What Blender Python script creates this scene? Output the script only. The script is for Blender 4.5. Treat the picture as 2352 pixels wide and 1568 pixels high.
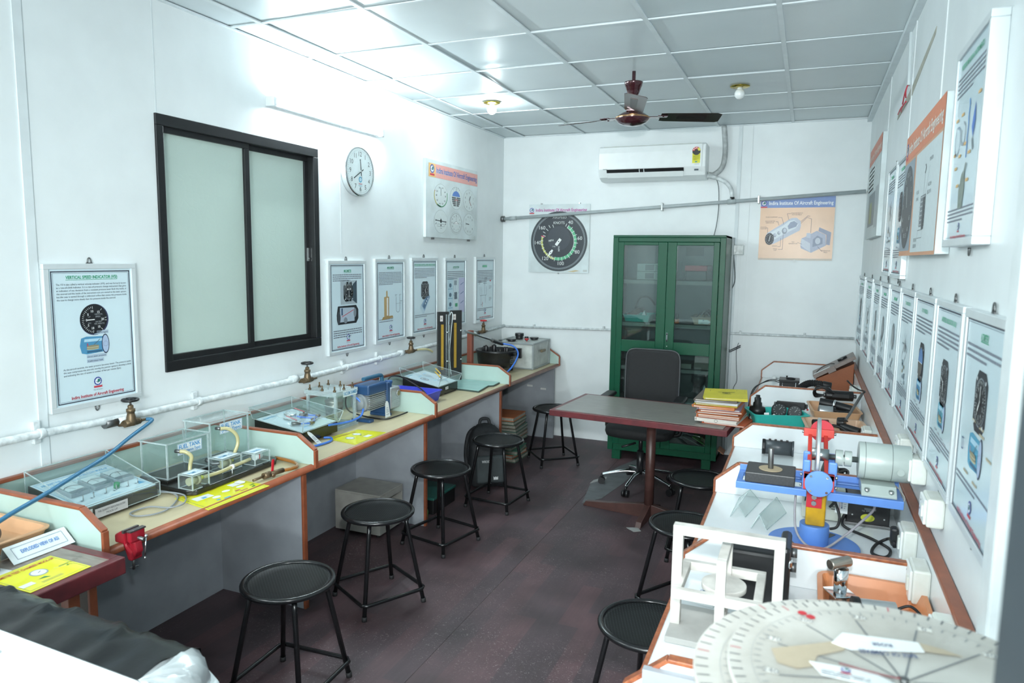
import bpy, math, random
from mathutils import Vector, Matrix
for _o in list(bpy.data.objects): bpy.data.objects.remove(_o)
SC = bpy.context.scene
C = SC.collection
R = random.Random(11)
PI = math.pi
W, YB, H = 3.20, 6.515, 2.88            # room: width, back wall, ceiling

# ---------------------------------------------------------------- camera
cam = bpy.data.cameras.new('camera'); co = bpy.data.objects.new('camera', cam); C.objects.link(co)
cam.sensor_width = 36.0; cam.lens = 25.05; cam.clip_start = .02
_y, _p, _r = 0.39161, -0.11913, 0.013555
_f = Vector((-math.sin(_y)*math.cos(_p), math.cos(_y)*math.cos(_p), math.sin(_p)))
_r0 = Vector((math.cos(_y), math.sin(_y), 0)); _u0 = _r0.cross(_f)
_rt = math.cos(_r)*_r0 + math.sin(_r)*_u0; _up = -math.sin(_r)*_r0 + math.cos(_r)*_u0
_m = Matrix((_rt, _up, -_f)).transposed().to_4x4(); _m.translation = (2.8016, 0, 1.7468)
co.matrix_world = _m
cam.dof.use_dof = True; cam.dof.focus_distance = 3.9; cam.dof.aperture_fstop = 4.5
SC.camera = co
# ---------------------------------------------------------------- world, lights, exposure
wd = bpy.data.worlds.new('world'); SC.world = wd; wd.use_nodes = True
wd.node_tree.nodes['Background'].inputs[0].default_value = (.80, .92, .95, 1)
wd.node_tree.nodes['Background'].inputs[1].default_value = .35
SC.view_settings.view_transform = 'Standard'; SC.view_settings.look = 'None'
SC.view_settings.gamma = 1.0; SC.view_settings.use_curve_mapping = False
SC.view_settings.exposure = .66
def light(name, kind, loc, power, col, size=.1, size_y=None, target=None):
    l = bpy.data.lights.new(name, kind); l.energy = power; l.color = col
    if kind == 'AREA':
        l.size = size
        if size_y: l.shape = 'RECTANGLE'; l.size_y = size_y
    else: l.shadow_soft_size = size
    o = bpy.data.objects.new(name, l); C.objects.link(o); o.location = loc
    if target: o.rotation_euler = (Vector(target)-Vector(loc)).to_track_quat('-Z', 'Y').to_euler()
    return o
fl_ = light('camera_flash', 'SPOT', (2.79, .06, 1.975), 165, (.95, .99, 1.0), .04, target=(1.2, 4.2, 1.25)); fl_.data.spot_size = math.radians(84); fl_.data.spot_blend = 1.0
light('hall_lamp', 'POINT', (3.30, -2.0, 1.69), 120, (.94, .99, 1.0), .05)
light('hall_daylight', 'AREA', (2.6, -2.1, 1.5), 85, (.92, .99, 1.0), 1.4, 1.8, (.9, 4.5, 1.0))
light('rear_tube_light', 'AREA', (1.3, -1.2, 2.80), 40, (.91, .99, 1.0), 1.2, .25)
light('front_tube_light', 'AREA', (.12, .5, 2.5), 14, (.91, .99, 1.0), 1.0, .12, (1.6, 1.2, 1.2))

# ---------------------------------------------------------------- materials
def lin(c):
    if isinstance(c, str): c = tuple(int(c[i:i+2], 16) for i in (0, 2, 4))
    return tuple((x/255/12.92 if x/255 <= .04045 else ((x/255+.055)/1.055)**2.4) for x in c)+(1,)
MATS = {}
def M(name, c=None, rough=.5, metal=0., var=.07, ns=14., bump=0., bs=120., emit=0., spec=.5, coat=0., stretch=None, dark=None):
    """principled material with noise-driven colour variation and optional fine bump"""
    if name in MATS: return MATS[name]
    m = bpy.data.materials.new(name); m.use_nodes = True; MATS[name] = m
    nt = m.node_tree; N = nt.nodes; L = nt.links; b = N['Principled BSDF']
    b.inputs['Roughness'].default_value = rough; b.inputs['Metallic'].default_value = metal
    b.inputs['Specular IOR Level'].default_value = spec; b.inputs['Coat Weight'].default_value = coat
    col = lin(c); tc = N.new('ShaderNodeTexCoord'); src = tc.outputs['Object']
    if stretch:
        mp = N.new('ShaderNodeMapping'); mp.inputs['Scale'].default_value = stretch; L.new(src, mp.inputs[0]); src = mp.outputs[0]
    if var > 0:
        n = N.new('ShaderNodeTexNoise'); n.inputs['Scale'].default_value = ns; n.inputs['Detail'].default_value = 5; L.new(src, n.inputs['Vector'])
        rp = N.new('ShaderNodeValToRGB'); L.new(n.outputs[0], rp.inputs[0])
        lo = dark and lin(dark) or tuple(x*(1-var) for x in col[:3])+(1,)
        rp.color_ramp.elements[0].position = .3; rp.color_ramp.elements[0].color = lo
        rp.color_ramp.elements[1].position = .7; rp.color_ramp.elements[1].color = tuple(min(1, x*(1+var)) for x in col[:3])+(1,)
        L.new(rp.outputs[0], b.inputs['Base Color'])
    else: b.inputs['Base Color'].default_value = col
    if bump > 0:
        n2 = N.new('ShaderNodeTexNoise'); n2.inputs['Scale'].default_value = bs; n2.inputs['Detail'].default_value = 4; L.new(src, n2.inputs['Vector'])
        bp = N.new('ShaderNodeBump'); bp.inputs['Strength'].default_value = bump; bp.inputs['Distance'].default_value = .004
        L.new(n2.outputs[0], bp.inputs['Height']); L.new(bp.outputs[0], b.inputs['Normal'])
    if emit: b.inputs['Emission Color'].default_value = col; b.inputs['Emission Strength'].default_value = emit
    return m
def ink(c):                                    # flat print colours
    k = 'ink_'+(c if isinstance(c, str) else '%02x%02x%02x' % c)
    return M(k, c, .45, var=.03, ns=60)
def clear(name, tint, gloss=.03, haze=0., ior=1.45):
    """thin clear sheet: see-through, with a Fresnel reflection and a trace of haze"""
    if name in MATS: return MATS[name]
    m = bpy.data.materials.new(name); m.use_nodes = True; MATS[name] = m
    nt = m.node_tree; N = nt.nodes; L = nt.links; N.remove(N['Principled BSDF'])
    t = N.new('ShaderNodeBsdfTransparent'); t.inputs[0].default_value = lin(tint)
    g = N.new('ShaderNodeBsdfGlossy'); g.inputs['Roughness'].default_value = gloss; g.inputs[0].default_value = (.95, 1, 1, 1)
    d = N.new('ShaderNodeBsdfDiffuse'); d.inputs[0].default_value = (.8, .88, .9, 1)
    ns = N.new('ShaderNodeTexNoise'); ns.inputs['Scale'].default_value = 9; ns.inputs['Detail'].default_value = 1
    mm = N.new('ShaderNodeMapRange'); mm.inputs[3].default_value = haze*.7; mm.inputs[4].default_value = haze*1.3; L.new(ns.outputs[0], mm.inputs[0])
    h = N.new('ShaderNodeMixShader'); L.new(mm.outputs[0], h.inputs[0]); L.new(t.outputs[0], h.inputs[1]); L.new(d.outputs[0], h.inputs[2])
    lw = N.new('ShaderNodeLayerWeight'); lw.inputs[0].default_value = .5
    pw = N.new('ShaderNodeMath'); pw.operation = 'POWER'; pw.inputs[1].default_value = 5; L.new(lw.outputs['Facing'], pw.inputs[0])
    fr = N.new('ShaderNodeMath'); fr.operation = 'MULTIPLY_ADD'; fr.inputs[1].default_value = .85; fr.inputs[2].default_value = .05; L.new(pw.outputs[0], fr.inputs[0])
    x = N.new('ShaderNodeMixShader'); L.new(fr.outputs[0], x.inputs[0]); L.new(h.outputs[0], x.inputs[1]); L.new(g.outputs[0], x.inputs[2])
    L.new(x.outputs[0], N['Material Output'].inputs[0])
    return m
ACR = clear('clear_acrylic', (243, 249, 249), .03, .05)
ACE = clear('acrylic_edge', (222, 234, 232), .1, .34)
GLS = clear('cabinet_glass', (214, 226, 224), .02, .008)
WHT = M('white_paint', (226, 233, 234), .42, var=.03, ns=5, bump=.06, bs=40)
MET = M('brushed_metal', (175, 180, 180), .32, 1.0, var=.08)
CHR = M('chrome', (225, 228, 230), .08, 1.0, var=.03)
STL = M('dull_steel', (120, 122, 122), .42, .9, var=.15)
BRS = M('aged_brass', (108, 92, 70), .42, .6, var=.25, ns=40)
BLK = M('black_paint', (26, 27, 29), .35, var=.2)
BLP = M('black_plastic', (24, 25, 27), .42, var=.2, bump=.05)
BLM = M('black_matte_rubber', (30, 31, 33), .7, var=.2)
BRN = M('brown_edge_band', (140, 78, 52), .38, var=.18, ns=20)
MAR = M('maroon_paint', (98, 40, 44), .4, var=.18, ns=20, dark='54262a')
RED = M('red_paint', (190, 40, 45), .4, var=.1)
PAP = M('white_paper', (225, 230, 230), .6, var=.03)
GRN = M('pale_green_laminate', (172, 196, 188), .45, var=.05, ns=6)
ALU = M('aluminium_frame', (214, 222, 224), .38, .25, var=.04)
BLU = M('blue_tube', (64, 118, 210), .3, var=.05)
WIR = M('black_cable', (22, 22, 24), .45, var=.1)

# ---------------------------------------------------------------- mesh building
INV = {}
class G:
    def __init__(s, T=None): s.V, s.F, s.I, s.S = [], [], [], []; s.m = 0; s.T = T
    def add(s, vs, fs, sm=False):
        n = len(s.V)
        for v in vs:
            v = Vector(v)
            if s.T is not None: v = s.T @ v
            s.V.append(v)
        for f in fs:
            s.F.append(tuple(i+n for i in f)); s.I.append(s.m); s.S.append(sm)
        return s
    def box(s, x0, x1, y0, y1, z0, z1):
        return s.add([(x0,y0,z0),(x1,y0,z0),(x1,y1,z0),(x0,y1,z0),(x0,y0,z1),(x1,y0,z1),(x1,y1,z1),(x0,y1,z1)],
                     [(3,2,1,0),(4,5,6,7),(0,1,5,4),(1,2,6,5),(2,3,7,6),(3,0,4,7)])
    def bar(s, a, b, w, h, up=(0,0,1)):
        a, b = Vector(a), Vector(b); d = (b-a).normalized(); u = Vector(up); x = d.cross(u)
        if x.length < 1e-5: x = d.cross(Vector((1,0,0)))
        x.normalize(); u = x.cross(d)
        o = [x*(-w/2)+u*(-h/2), x*(w/2)+u*(-h/2), x*(w/2)+u*(h/2), x*(-w/2)+u*(h/2)]
        return s.add([a+q for q in o]+[b+q for q in o], [(0,1,2,3),(7,6,5,4),(1,0,4,5),(2,1,5,6),(3,2,6,7),(0,3,7,4)])
    def cyl(s, a, b, r, r2=None, n=16, cap=True):
        a, b = Vector(a), Vector(b); r2 = r if r2 is None else r2; d = (b-a).normalized()
        u = d.orthogonal().normalized(); v = d.cross(u); vs = []
        for c, q in ((a, r), (b, r2)):
            for i in range(n):
                t = 2*PI*i/n; vs.append(c+(u*math.cos(t)+v*math.sin(t))*q)
        s.add(vs, [(i, (i+1) % n, n+(i+1) % n, n+i) for i in range(n)], True)
        if cap: 
            k = len(s.V)-2*n
            s.F += [tuple(k+i for i in reversed(range(n))), tuple(k+n+i for i in range(n))]; s.I += [s.m]*2; s.S += [False]*2
        return s
    def tube(s, pts, r, n=8, sub=0, closed=False):
        P = [Vector(p) for p in pts]
        if sub: P = smooth(P, sub, closed)
        m = len(P); vs = []; u = None
        for i, p in enumerate(P):
            d = (P[(i+1) % m]-P[i-1]) if closed else (P[min(i+1, m-1)]-P[max(i-1, 0)])
            d.normalize()
            u = d.orthogonal().normalized() if u is None else (u-d*u.dot(d)).normalized()
            v = d.cross(u)
            for k in range(n):
                t = 2*PI*k/n; vs.append(p+(u*math.cos(t)+v*math.sin(t))*r)
        fs = [(i*n+k, i*n+(k+1) % n, ((i+1) % m)*n+(k+1) % n, ((i+1) % m)*n+k) for i in range(m if closed else m-1) for k in range(n)]
        s.add(vs, fs, True)
        if not closed:
            k = len(s.V)-m*n
            s.F += [tuple(k+i for i in reversed(range(n))), tuple(k+(m-1)*n+i for i in range(n))]; s.I += [s.m]*2; s.S += [False]*2
        return s
    def lathe(s, prof, c=(0,0,0), axis=(0,0,1), n=24, sm=True):
        c = Vector(c); d = Vector(axis).normalized(); u = d.orthogonal().normalized(); v = d.cross(u); vs = []
        for r, z in prof:
            for k in range(n):
                t = 2*PI*k/n; vs.append(c+d*z+(u*math.cos(t)+v*math.sin(t))*max(r, 1e-5))
        m = len(prof)
        s.add(vs, [(i*n+k, i*n+(k+1) % n, (i+1)*n+(k+1) % n, (i+1)*n+k) for i in range(m-1) for k in range(n)], sm)
        return s
    def ball(s, c, r, n=16, sz=1.0):
        m = n//2
        return s.lathe([(r*math.sin(PI*i/m), -r*sz*math.cos(PI*i/m)) for i in range(m+1)], c, n=n)
    def prism(s, poly, a, b, plane='xy'):
        f = {'xy': lambda p, q: (p[0], p[1], q), 'xz': lambda p, q: (p[0], q, p[1]), 'yz': lambda p, q: (q, p[0], p[1])}[plane]
        n = len(poly)
        return s.add([f(p, a) for p in poly]+[f(p, b) for p in poly],
                     [tuple(reversed(range(n))), tuple(range(n, 2*n))]+[(i, (i+1) % n, n+(i+1) % n, n+i) for i in range(n)])
    def face(s, pts): return s.add(pts, [tuple(range(len(pts)))])
    def tray(s, x0, x1, y0, y1, z0, z1, t=.006, flare=.02, r=.03, lip=.008):
        """open plastic tray with rounded corners, flared walls and a rolled rim"""
        def loop(e, z):
            out = []
            for cx, cy, a0 in ((x1-r, y1-r, 0), (x0+r, y1-r, 90), (x0+r, y0+r, 180), (x1-r, y0+r, 270)):
                for k in range(5):
                    a = math.radians(a0+22.5*k); out.append((cx+(r+e)*math.cos(a), cy+(r+e)*math.sin(a), z))
            return out
        L = [loop(-flare, z0), loop(0, z1-.004), loop(lip, z1-.004), loop(lip, z1), loop(-t, z1), loop(-flare-t, z0+t)]
        n = 20; vs = [p for l in L for p in l]
        fs = [(i*n+k, i*n+(k+1) % n, (i+1)*n+(k+1) % n, (i+1)*n+k) for i in range(5) for k in range(n)]
        fs += [tuple(reversed(range(n))), tuple(range(5*n, 6*n))]
        return s.add(vs, fs)
    def obj(s, name, mats, parent=None, bev=0, seg=2, w=True, kind=None, label=None):
        me = bpy.data.meshes.new(name)
        V = s.V
        if parent is not None and w:
            iv = INV[parent.name]; V = [iv @ v for v in V]
        me.from_pydata([tuple(v) for v in V], [], s.F)
        if not isinstance(mats, (list, tuple)): mats = [mats]
        for m in mats: me.materials.append(m)
        me.polygons.foreach_set('material_index', s.I); me.polygons.foreach_set('use_smooth', s.S); me.update()
        o = bpy.data.objects.new(name, me); C.objects.link(o)
        if parent is not None:
            o.parent = parent; INV[o.name] = INV[parent.name]
        else: INV[o.name] = Matrix.Identity(4)
        if bev:
            b = o.modifiers.new('bevel', 'BEVEL'); b.width = bev; b.segments = seg; b.limit_method = 'ANGLE'; b.angle_limit = math.radians(40)
        if kind: o['kind'] = kind
        if label: o['label'] = label
        return o
def smooth(P, sub, closed=False):
    out = []; n = len(P)
    for i in range(n if closed else n-1):
        p0, p1, p2, p3 = (P[(i-1) % n], P[i], P[(i+1) % n], P[(i+2) % n]) if closed else (P[max(i-1, 0)], P[i], P[i+1], P[min(i+2, n-1)])
        for k in range(sub):
            t = k/sub
            out.append(.5*((2*p1)+(p2-p0)*t+(2*p0-5*p1+4*p2-p3)*t*t+(3*p1-p0-3*p2+p3)*t**3))
    if not closed: out.append(P[-1])
    return out
def thing(name, label, cat, loc=(0,0,0), rz=0, group=None):
    o = bpy.data.objects.new(name, None); C.objects.link(o); o.location = loc; o.rotation_euler = (0, 0, rz); o.empty_display_size = .05
    INV[o.name] = (Matrix.Translation(loc) @ Matrix.Rotation(rz, 4, 'Z')).inverted()
    return tag(o, label, cat, group)
def tag(o, label, cat, group=None):
    o['label'] = label; o['category'] = cat
    if group: o['group'] = group
    return o
def pbox(name, mat, parent, x0, x1, y0, y1, z0, z1, bev=0, w=True, kind=None):
    return G().box(x0, x1, y0, y1, z0, z1).obj(name, mat, parent, bev, w=w, kind=kind)
def dup(o, loc=None, rz=None, label=None, parent=None):
    c = o.copy(); C.objects.link(c)
    if parent is not None: c.parent = parent
    if loc is not None: c.location = loc
    if rz is not None: c.rotation_euler = (0, 0, rz)
    if label: c['label'] = label
    for ch in list(o.children): dup(ch, parent=c)
    return c

# ---------------------------------------------------------------- flat print (lettering, diagrams) as thin coloured faces
TXT = {}
def tmesh(s, bold):
    k = (s, bold)
    if k not in TXT:
        cu = bpy.data.curves.new('t', 'FONT'); cu.body = s; cu.size = 1; cu.resolution_u = 2; cu.offset = .018 if bold else 0
        o = bpy.data.objects.new('t', cu); me = o.to_mesh()
        vs = [(v.co.x, v.co.y) for v in me.vertices]; fs = [tuple(p.vertices) for p in me.polygons]
        o.to_mesh_clear(); bpy.data.objects.remove(o); bpy.data.curves.remove(cu)
        xs = [v[0] for v in vs] or [0]
        TXT[k] = (vs, fs, min(xs), max(xs))
    return TXT[k]
class P:
    """a sheet of print; f maps (u, v, height) on the sheet to a point"""
    def __init__(s, f, eps=.0004): s.f = f; s.eps = eps; s.g = G(); s.mats = []
    def mi(s, c):
        m = c if isinstance(c, bpy.types.Material) else ink(c)
        if m not in s.mats: s.mats.append(m)
        s.g.m = s.mats.index(m)
    def poly(s, pts, c, l=1): s.mi(c); s.g.add([s.f(u, v, l*s.eps) for u, v in pts], [tuple(range(len(pts)))])
    def rect(s, u0, v0, u1, v1, c, l=1): s.poly([(u0,v0),(u1,v0),(u1,v1),(u0,v1)], c, l)
    def rim(s, u0, v0, u1, v1, t, c, l=1):
        s.rect(u0,v0,u1,v0+t,c,l); s.rect(u0,v1-t,u1,v1,c,l); s.rect(u0,v0,u0+t,v1,c,l); s.rect(u1-t,v0,u1,v1,c,l)
    def line(s, a, b, t, c, l=2):
        d = Vector((b[0]-a[0], b[1]-a[1])); 
        if d.length < 1e-7: return
        d.normalize(); n = Vector((-d.y, d.x))*t/2
        s.poly([(a[0]+n.x,a[1]+n.y),(a[0]-n.x,a[1]-n.y),(b[0]-n.x,b[1]-n.y),(b[0]+n.x,b[1]+n.y)], c, l)
    def path(s, pts, t, c, l=2):
        for a, b in zip(pts, pts[1:]): s.line(a, b, t, c, l)
    def disc(s, u, v, r, c, l=1, ry=None, n=28): 
        ry = ry or r; s.poly([(u+r*math.cos(2*PI*i/n), v+ry*math.sin(2*PI*i/n)) for i in range(n)], c, l)
    def arc(s, u, v, r0, r1, a0, a1, c, l=2, n=None):
        n = n or max(3, int(abs(a1-a0)/9)); s.mi(c)
        for i in range(n):
            p, q = [math.radians(90-(a0+(a1-a0)*(i+j)/n)) for j in (0, 1)]
            s.g.add([s.f(u+r*math.cos(a), v+r*math.sin(a), l*s.eps) for r, a in ((r0,p),(r1,p),(r1,q),(r0,q))], [(0,1,2,3)])
    def tick(s, u, v, r0, r1, a, t, c, l=3):
        a = math.radians(90-a); s.line((u+r0*math.cos(a), v+r0*math.sin(a)), (u+r1*math.cos(a), v+r1*math.sin(a)), t, c, l)
    def text(s, st, u, v, h, c, align='c', bold=False, width=None, l=3, rot=0, italic=0):
        vs, fs, x0, x1 = tmesh(st, bold)
        sx = h/.7
        if width: sx = width/max(x1-x0, 1e-6)
        off = {'l': x0, 'c': (x0+x1)/2, 'r': x1}[align]; s.mi(c); cr, sr = math.cos(rot), math.sin(rot); sy = h/.7
        out = []
        for x, y in vs:
            X, Y = (x-off)*sx+italic*y*sy, y*sy; out.append(s.f(u+X*cr-Y*sr, v+X*sr+Y*cr, l*s.eps))
        s.g.add(out, fs)
    def para(s, u0, v, w, n, lh, c, t=.35, last=.6, rnd=None):
        """rows of word-sized marks: print too small to read"""
        rr = rnd or R
        for i in range(n):
            x = u0; e = u0+w*(last if i == n-1 else 1)
            while x < e-.004:
                k = min(rr.uniform(.006, .026), e-x); s.rect(x, v-i*lh, x+k*.86, v-i*lh+lh*t, c); x += k
    def logo(s, u, v, r, l=2):
        """round institute emblem: blue ring, globe and bird, red ribbon"""
        s.disc(u, v, r, '2f3f9a', l); s.disc(u, v, r*.72, 'dfe8ee', l+1)
        s.disc(u+r*.22, v+r*.12, r*.36, '2d7d74', l+2); s.arc(u+r*.22, v+r*.12, r*.3, r*.4, -60, 60, '1c3f63', l+3)
        s.poly([(u-r*.62,v+r*.1),(u-r*.1,v-r*.08),(u+r*.2,v-r*.34),(u-r*.2,v-r*.3)], '5d6a78', l+3)
        for i in range(10): s.tick(u, v, r*.79, r*.93, i*36, r*.07, 'cfd8ee', l+1)
        y = v-r*1.35
        s.poly([(u-r*1.2,y-r*.14),(u-r,y+r*.1),(u-r*1.2,y+r*.3),(u-r*.6,y+r*.26),(u+r*.6,y+r*.26),(u+r*1.2,y+r*.3),(u+r,y+r*.1),(u+r*1.2,y-r*.14),(u+r*.6,y-r*.18),(u-r*.6,y-r*.18)], 'c43a48', l)
    def obj(s, name, parent, w=True, label=None):
        return s.g.obj(name, s.mats, parent, w=w, label=label)
# ================================================================ THE ROOM
def floor_material():
    m = bpy.data.materials.new('dark_vinyl_planks'); m.use_nodes = True; nt = m.node_tree; N = nt.nodes; L = nt.links; b = N['Principled BSDF']
    tc = N.new('ShaderNodeTexCoord'); mp = N.new('ShaderNodeMapping'); mp.inputs['Rotation'].default_value = (0, 0, PI/2); L.new(tc.outputs['Object'], mp.inputs[0])
    br = N.new('ShaderNodeTexBrick'); L.new(mp.outputs[0], br.inputs[0]); br.offset = .37
    br.inputs['Scale'].default_value = 1; br.inputs['Brick Width'].default_value = .44; br.inputs['Row Height'].default_value = .105
    br.inputs['Mortar Size'].default_value = .0; br.inputs['Bias'].default_value = -.35
    br.inputs['Color1'].default_value = lin('463b3f'); br.inputs['Color2'].default_value = lin('5c4447'); br.inputs['Mortar'].default_value = lin('332b2e')
    n = N.new('ShaderNodeTexNoise'); n.inputs['Scale'].default_value = 3; n.inputs['Detail'].default_value = 8; L.new(tc.outputs['Object'], n.inputs['Vector'])
    mp2 = N.new('ShaderNodeMapping'); mp2.inputs['Scale'].default_value = (60, 5, 1); L.new(tc.outputs['Object'], mp2.inputs[0])
    g = N.new('ShaderNodeTexNoise'); g.inputs['Scale'].default_value = 1; g.inputs['Detail'].default_value = 6; L.new(mp2.outputs[0], g.inputs['Vector'])
    r1 = N.new('ShaderNodeValToRGB'); L.new(n.outputs[0], r1.inputs[0]); r1.color_ramp.elements[0].color = (.55,.55,.55,1); r1.color_ramp.elements[1].color = (1.5,1.45,1.45,1)
    r1.color_ramp.elements[0].position = .3; r1.color_ramp.elements[1].position = .75
    r2 = N.new('ShaderNodeValToRGB'); L.new(g.outputs[0], r2.inputs[0]); r2.color_ramp.elements[0].color = (.8,.8,.8,1); r2.color_ramp.elements[1].color = (1.2,1.2,1.2,1)
    x1 = N.new('ShaderNodeMix'); x1.data_type = 'RGBA'; x1.blend_type = 'MULTIPLY'; x1.inputs[0].default_value = 1; L.new(br.outputs[0], x1.inputs[6]); L.new(r1.outputs[0], x1.inputs[7])
    x2 = N.new('ShaderNodeMix'); x2.data_type = 'RGBA'; x2.blend_type = 'MULTIPLY'; x2.inputs[0].default_value = 1; L.new(x1.outputs[2], x2.inputs[6]); L.new(r2.outputs[0], x2.inputs[7])
    # pale scuffs
    s = N.new('ShaderNodeTexNoise'); s.inputs['Scale'].default_value = 38; s.inputs['Detail'].default_value = 3; s.inputs['Distortion'].default_value = 3.5; L.new(tc.outputs['Object'], s.inputs['Vector'])
    rs = N.new('ShaderNodeValToRGB'); L.new(s.outputs[0], rs.inputs[0]); rs.color_ramp.elements[0].position = .60; rs.color_ramp.elements[1].position = .68
    x3 = N.new('ShaderNodeMix'); x3.data_type = 'RGBA'; L.new(x2.outputs[2], x3.inputs[6]); x3.inputs[7].default_value = lin('9a8f92')
    mu = N.new('ShaderNodeMath'); mu.operation = 'MULTIPLY'; mu.inputs[1].default_value = 1; L.new(rs.outputs[0], mu.inputs[0]); mk = N.new('ShaderNodeTexNoise'); mk.inputs['Scale'].default_value = 1.7; L.new(tc.outputs['Object'], mk.inputs['Vector']); mr = N.new('ShaderNodeMapRange'); mr.inputs[1].default_value = .42; mr.inputs[2].default_value = .68; mr.inputs[4].default_value = .55; L.new(mk.outputs[0], mr.inputs[0]); L.new(mr.outputs[0], mu.inputs[1]); L.new(mu.outputs[0], x3.inputs[0])
    L.new(x3.outputs[2], b.inputs['Base Color'])
    rr = N.new('ShaderNodeMapRange'); rr.inputs[3].default_value = .42; rr.inputs[4].default_value = .7; L.new(n.outputs[0], rr.inputs[0]); L.new(rr.outputs[0], b.inputs['Roughness'])
    return m
FLM = floor_material()
fl = G().box(-.15, W+.15, -2.3, YB+.1, -.06, -.002).obj('floor', M('screed', (90, 82, 80), .8), kind='structure')
G().box(0, 1.3635, -2.2, YB, -.002, 0).obj('vinyl_sheet', FLM, fl); G().box(1.3665, W, -2.2, YB, -.002, 0).obj('vinyl_sheet', FLM, fl)
pm = M('torn_vinyl_underside', (92, 96, 98), .6, var=.2)
G().prism([(1.40,4.75),(1.33,5.2),(1.42,5.75),(1.52,6.05),(1.60,5.85),(1.56,5.3),(1.50,4.9)], .0, .0015).obj('torn_patch', pm, fl)
G().prism([(1.325,5.20),(1.33,5.29),(1.40,5.42),(1.415,5.36),(1.37,5.28)], .0015, .004).obj('torn_patch', M('torn_vinyl_back', (150, 152, 150), .6, var=.15), fl)
G().prism([(1.80,4.42),(1.87,4.45),(1.90,4.40),(1.86,4.37)], .0, .003).obj('torn_patch', MATS['torn_vinyl_back'], fl)

WY0, WY1, WZ0, WZ1 = 2.465, 3.635, 1.175, 2.375         # window opening
g = G(); g.box(-.12, 0, -2.3, WY0, 0, H+.05); g.box(-.12, 0, WY1, YB+.12, 0, H+.05); g.box(-.12, 0, WY0, WY1, 0, WZ0); g.box(-.12, 0, WY0, WY1, WZ1, H+.05)
g.obj('wall_left', WHT, kind='structure')
G().box(W, W+.12, -.35, YB+.12, 0, H+.05).obj('wall_right', WHT, kind='structure')
G().box(-.0, W, YB, YB+.12, 0, H+.05).obj('wall_back', WHT, kind='structure')
G().box(-.0, W, -2.32, -2.2, 0, H+.05).obj('wall_front', WHT, kind='structure')
# dusty joint strips between the wall panels
TRM = M('wall_joint_strip', (214, 223, 225), .5, var=.05, ns=9)
for i, (y, wd_) in enumerate(((1.868, .036), (2.478, .006), (3.87, .008))):
    z0 = .74 if y < 2 else (2.38 if y < 3 else 1.75)
    G().box(.0005, .005 if wd_ > .01 else .0015, y-wd_/2, y+wd_/2, z0, H).obj('trim_%d' % (i+1), TRM, kind='structure')
g = G(); g.box(2.185, 2.215, YB-.014, YB, .02, 2.87); g.obj('trim_4', TRM, bev=.002, kind='structure')
g = G(); g.box(2.13, 2.30, YB-.006, YB, .02, 2.87); g.box(2.235, 2.25, YB-.012, YB-.006, .75, 1.80); g.obj('trim_5', WHT, kind='structure')
for i, y in enumerate((3.0, 3.9, 5.0)): G().box(W-.004, W, y-.008, y+.008, 2.27, H).obj('trim_%d' % (6+i), WHT, kind='structure')
G().box(W-.028, W, 1.62, 1.70, .0, 2.75).obj('trim_9', M('white_wall_post', (222, 230, 231), .4, var=.06), bev=.006, kind='structure')

# ---------------------------------------------------------------- window
wn = bpy.data.objects.new('window_1', None); C.objects.link(wn); wn['kind'] = 'structure'; INV['window_1'] = Matrix.Identity(4)
wf = M('black_window_aluminium', (30, 32, 34), .34, .2, var=.15)
g = G(); t = .052
for a in ((WY0, WY1, WZ0, WZ0+t), (WY0, WY1, WZ1-t, WZ1), (WY0, WY0+.04, WZ0+t, WZ1-t), (WY1-.045, WY1, WZ0+t, WZ1-t)): g.box(-.06, .012, *a)
g.obj('window_frame', wf, wn, .003)
def frosted():
    m = bpy.data.materials.new('frosted_window_glass'); m.use_nodes = True; nt = m.node_tree; N = nt.nodes; L = nt.links; b = N['Principled BSDF']
    tc = N.new('ShaderNodeTexCoord'); n = N.new('ShaderNodeTexNoise'); n.inputs['Scale'].default_value = 1.6; n.inputs['Detail'].default_value = 3; L.new(tc.outputs['Object'], n.inputs['Vector'])
    r = N.new('ShaderNodeValToRGB'); r.color_ramp.elements[0].color = lin('a9bdb5'); r.color_ramp.elements[1].color = lin('c0d2ca'); L.new(n.outputs[0], r.inputs[0]); L.new(r.outputs[0], b.inputs['Base Color'])
    v = N.new('ShaderNodeTexVoronoi'); v.feature = 'DISTANCE_TO_EDGE'; v.inputs['Scale'].default_value = 26; L.new(tc.outputs['Object'], v.inputs['Vector'])
    r2 = N.new('ShaderNodeValToRGB'); r2.color_ramp.elements[1].position = .05; L.new(v.outputs[0], r2.inputs[0])
    bp = N.new('ShaderNodeBump'); bp.inputs['Strength'].default_value = .12; bp.inputs['Distance'].default_value = .003; L.new(r2.outputs[0], bp.inputs['Height']); L.new(bp.outputs[0], b.inputs['Normal'])
    b.inputs['Roughness'].default_value = .34; b.inputs['Transmission Weight'].default_value = .0
    return m
FRO = frosted(); ym = 3.06
for k, (a, b_, x) in enumerate(((WY0+.035, ym+.012, -.022), (ym-.035, WY1-.04, -.044))):
    s = G(); z0, z1, q = WZ0+.045, WZ1-.045, .034
    for bb in ((a, b_, z0, z0+q), (a, b_, z1-q, z1), (a, a+q*(.5 if k == 0 else 1), z0+q, z1-q), (b_-q, b_, z0+q, z1-q)): s.box(x-.016, x+.010+.006*(1-k), *bb)
    so = s.obj('sash', wf, wn, .002)
    G().box(x-.006, x-.001, a+q*.5, b_-q*.8, z0+q*.8, z1-q*.8).obj('pane', FRO, so)
    if k:
        h = G(); h.box(x+.010, x+.016, b_-.026, b_-.010, 1.70, 1.78); h.cyl((x+.016, b_-.018, 1.715), (x+.022, b_-.018, 1.715), .005, n=10); h.obj('latch', MET, so, .001)
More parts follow.
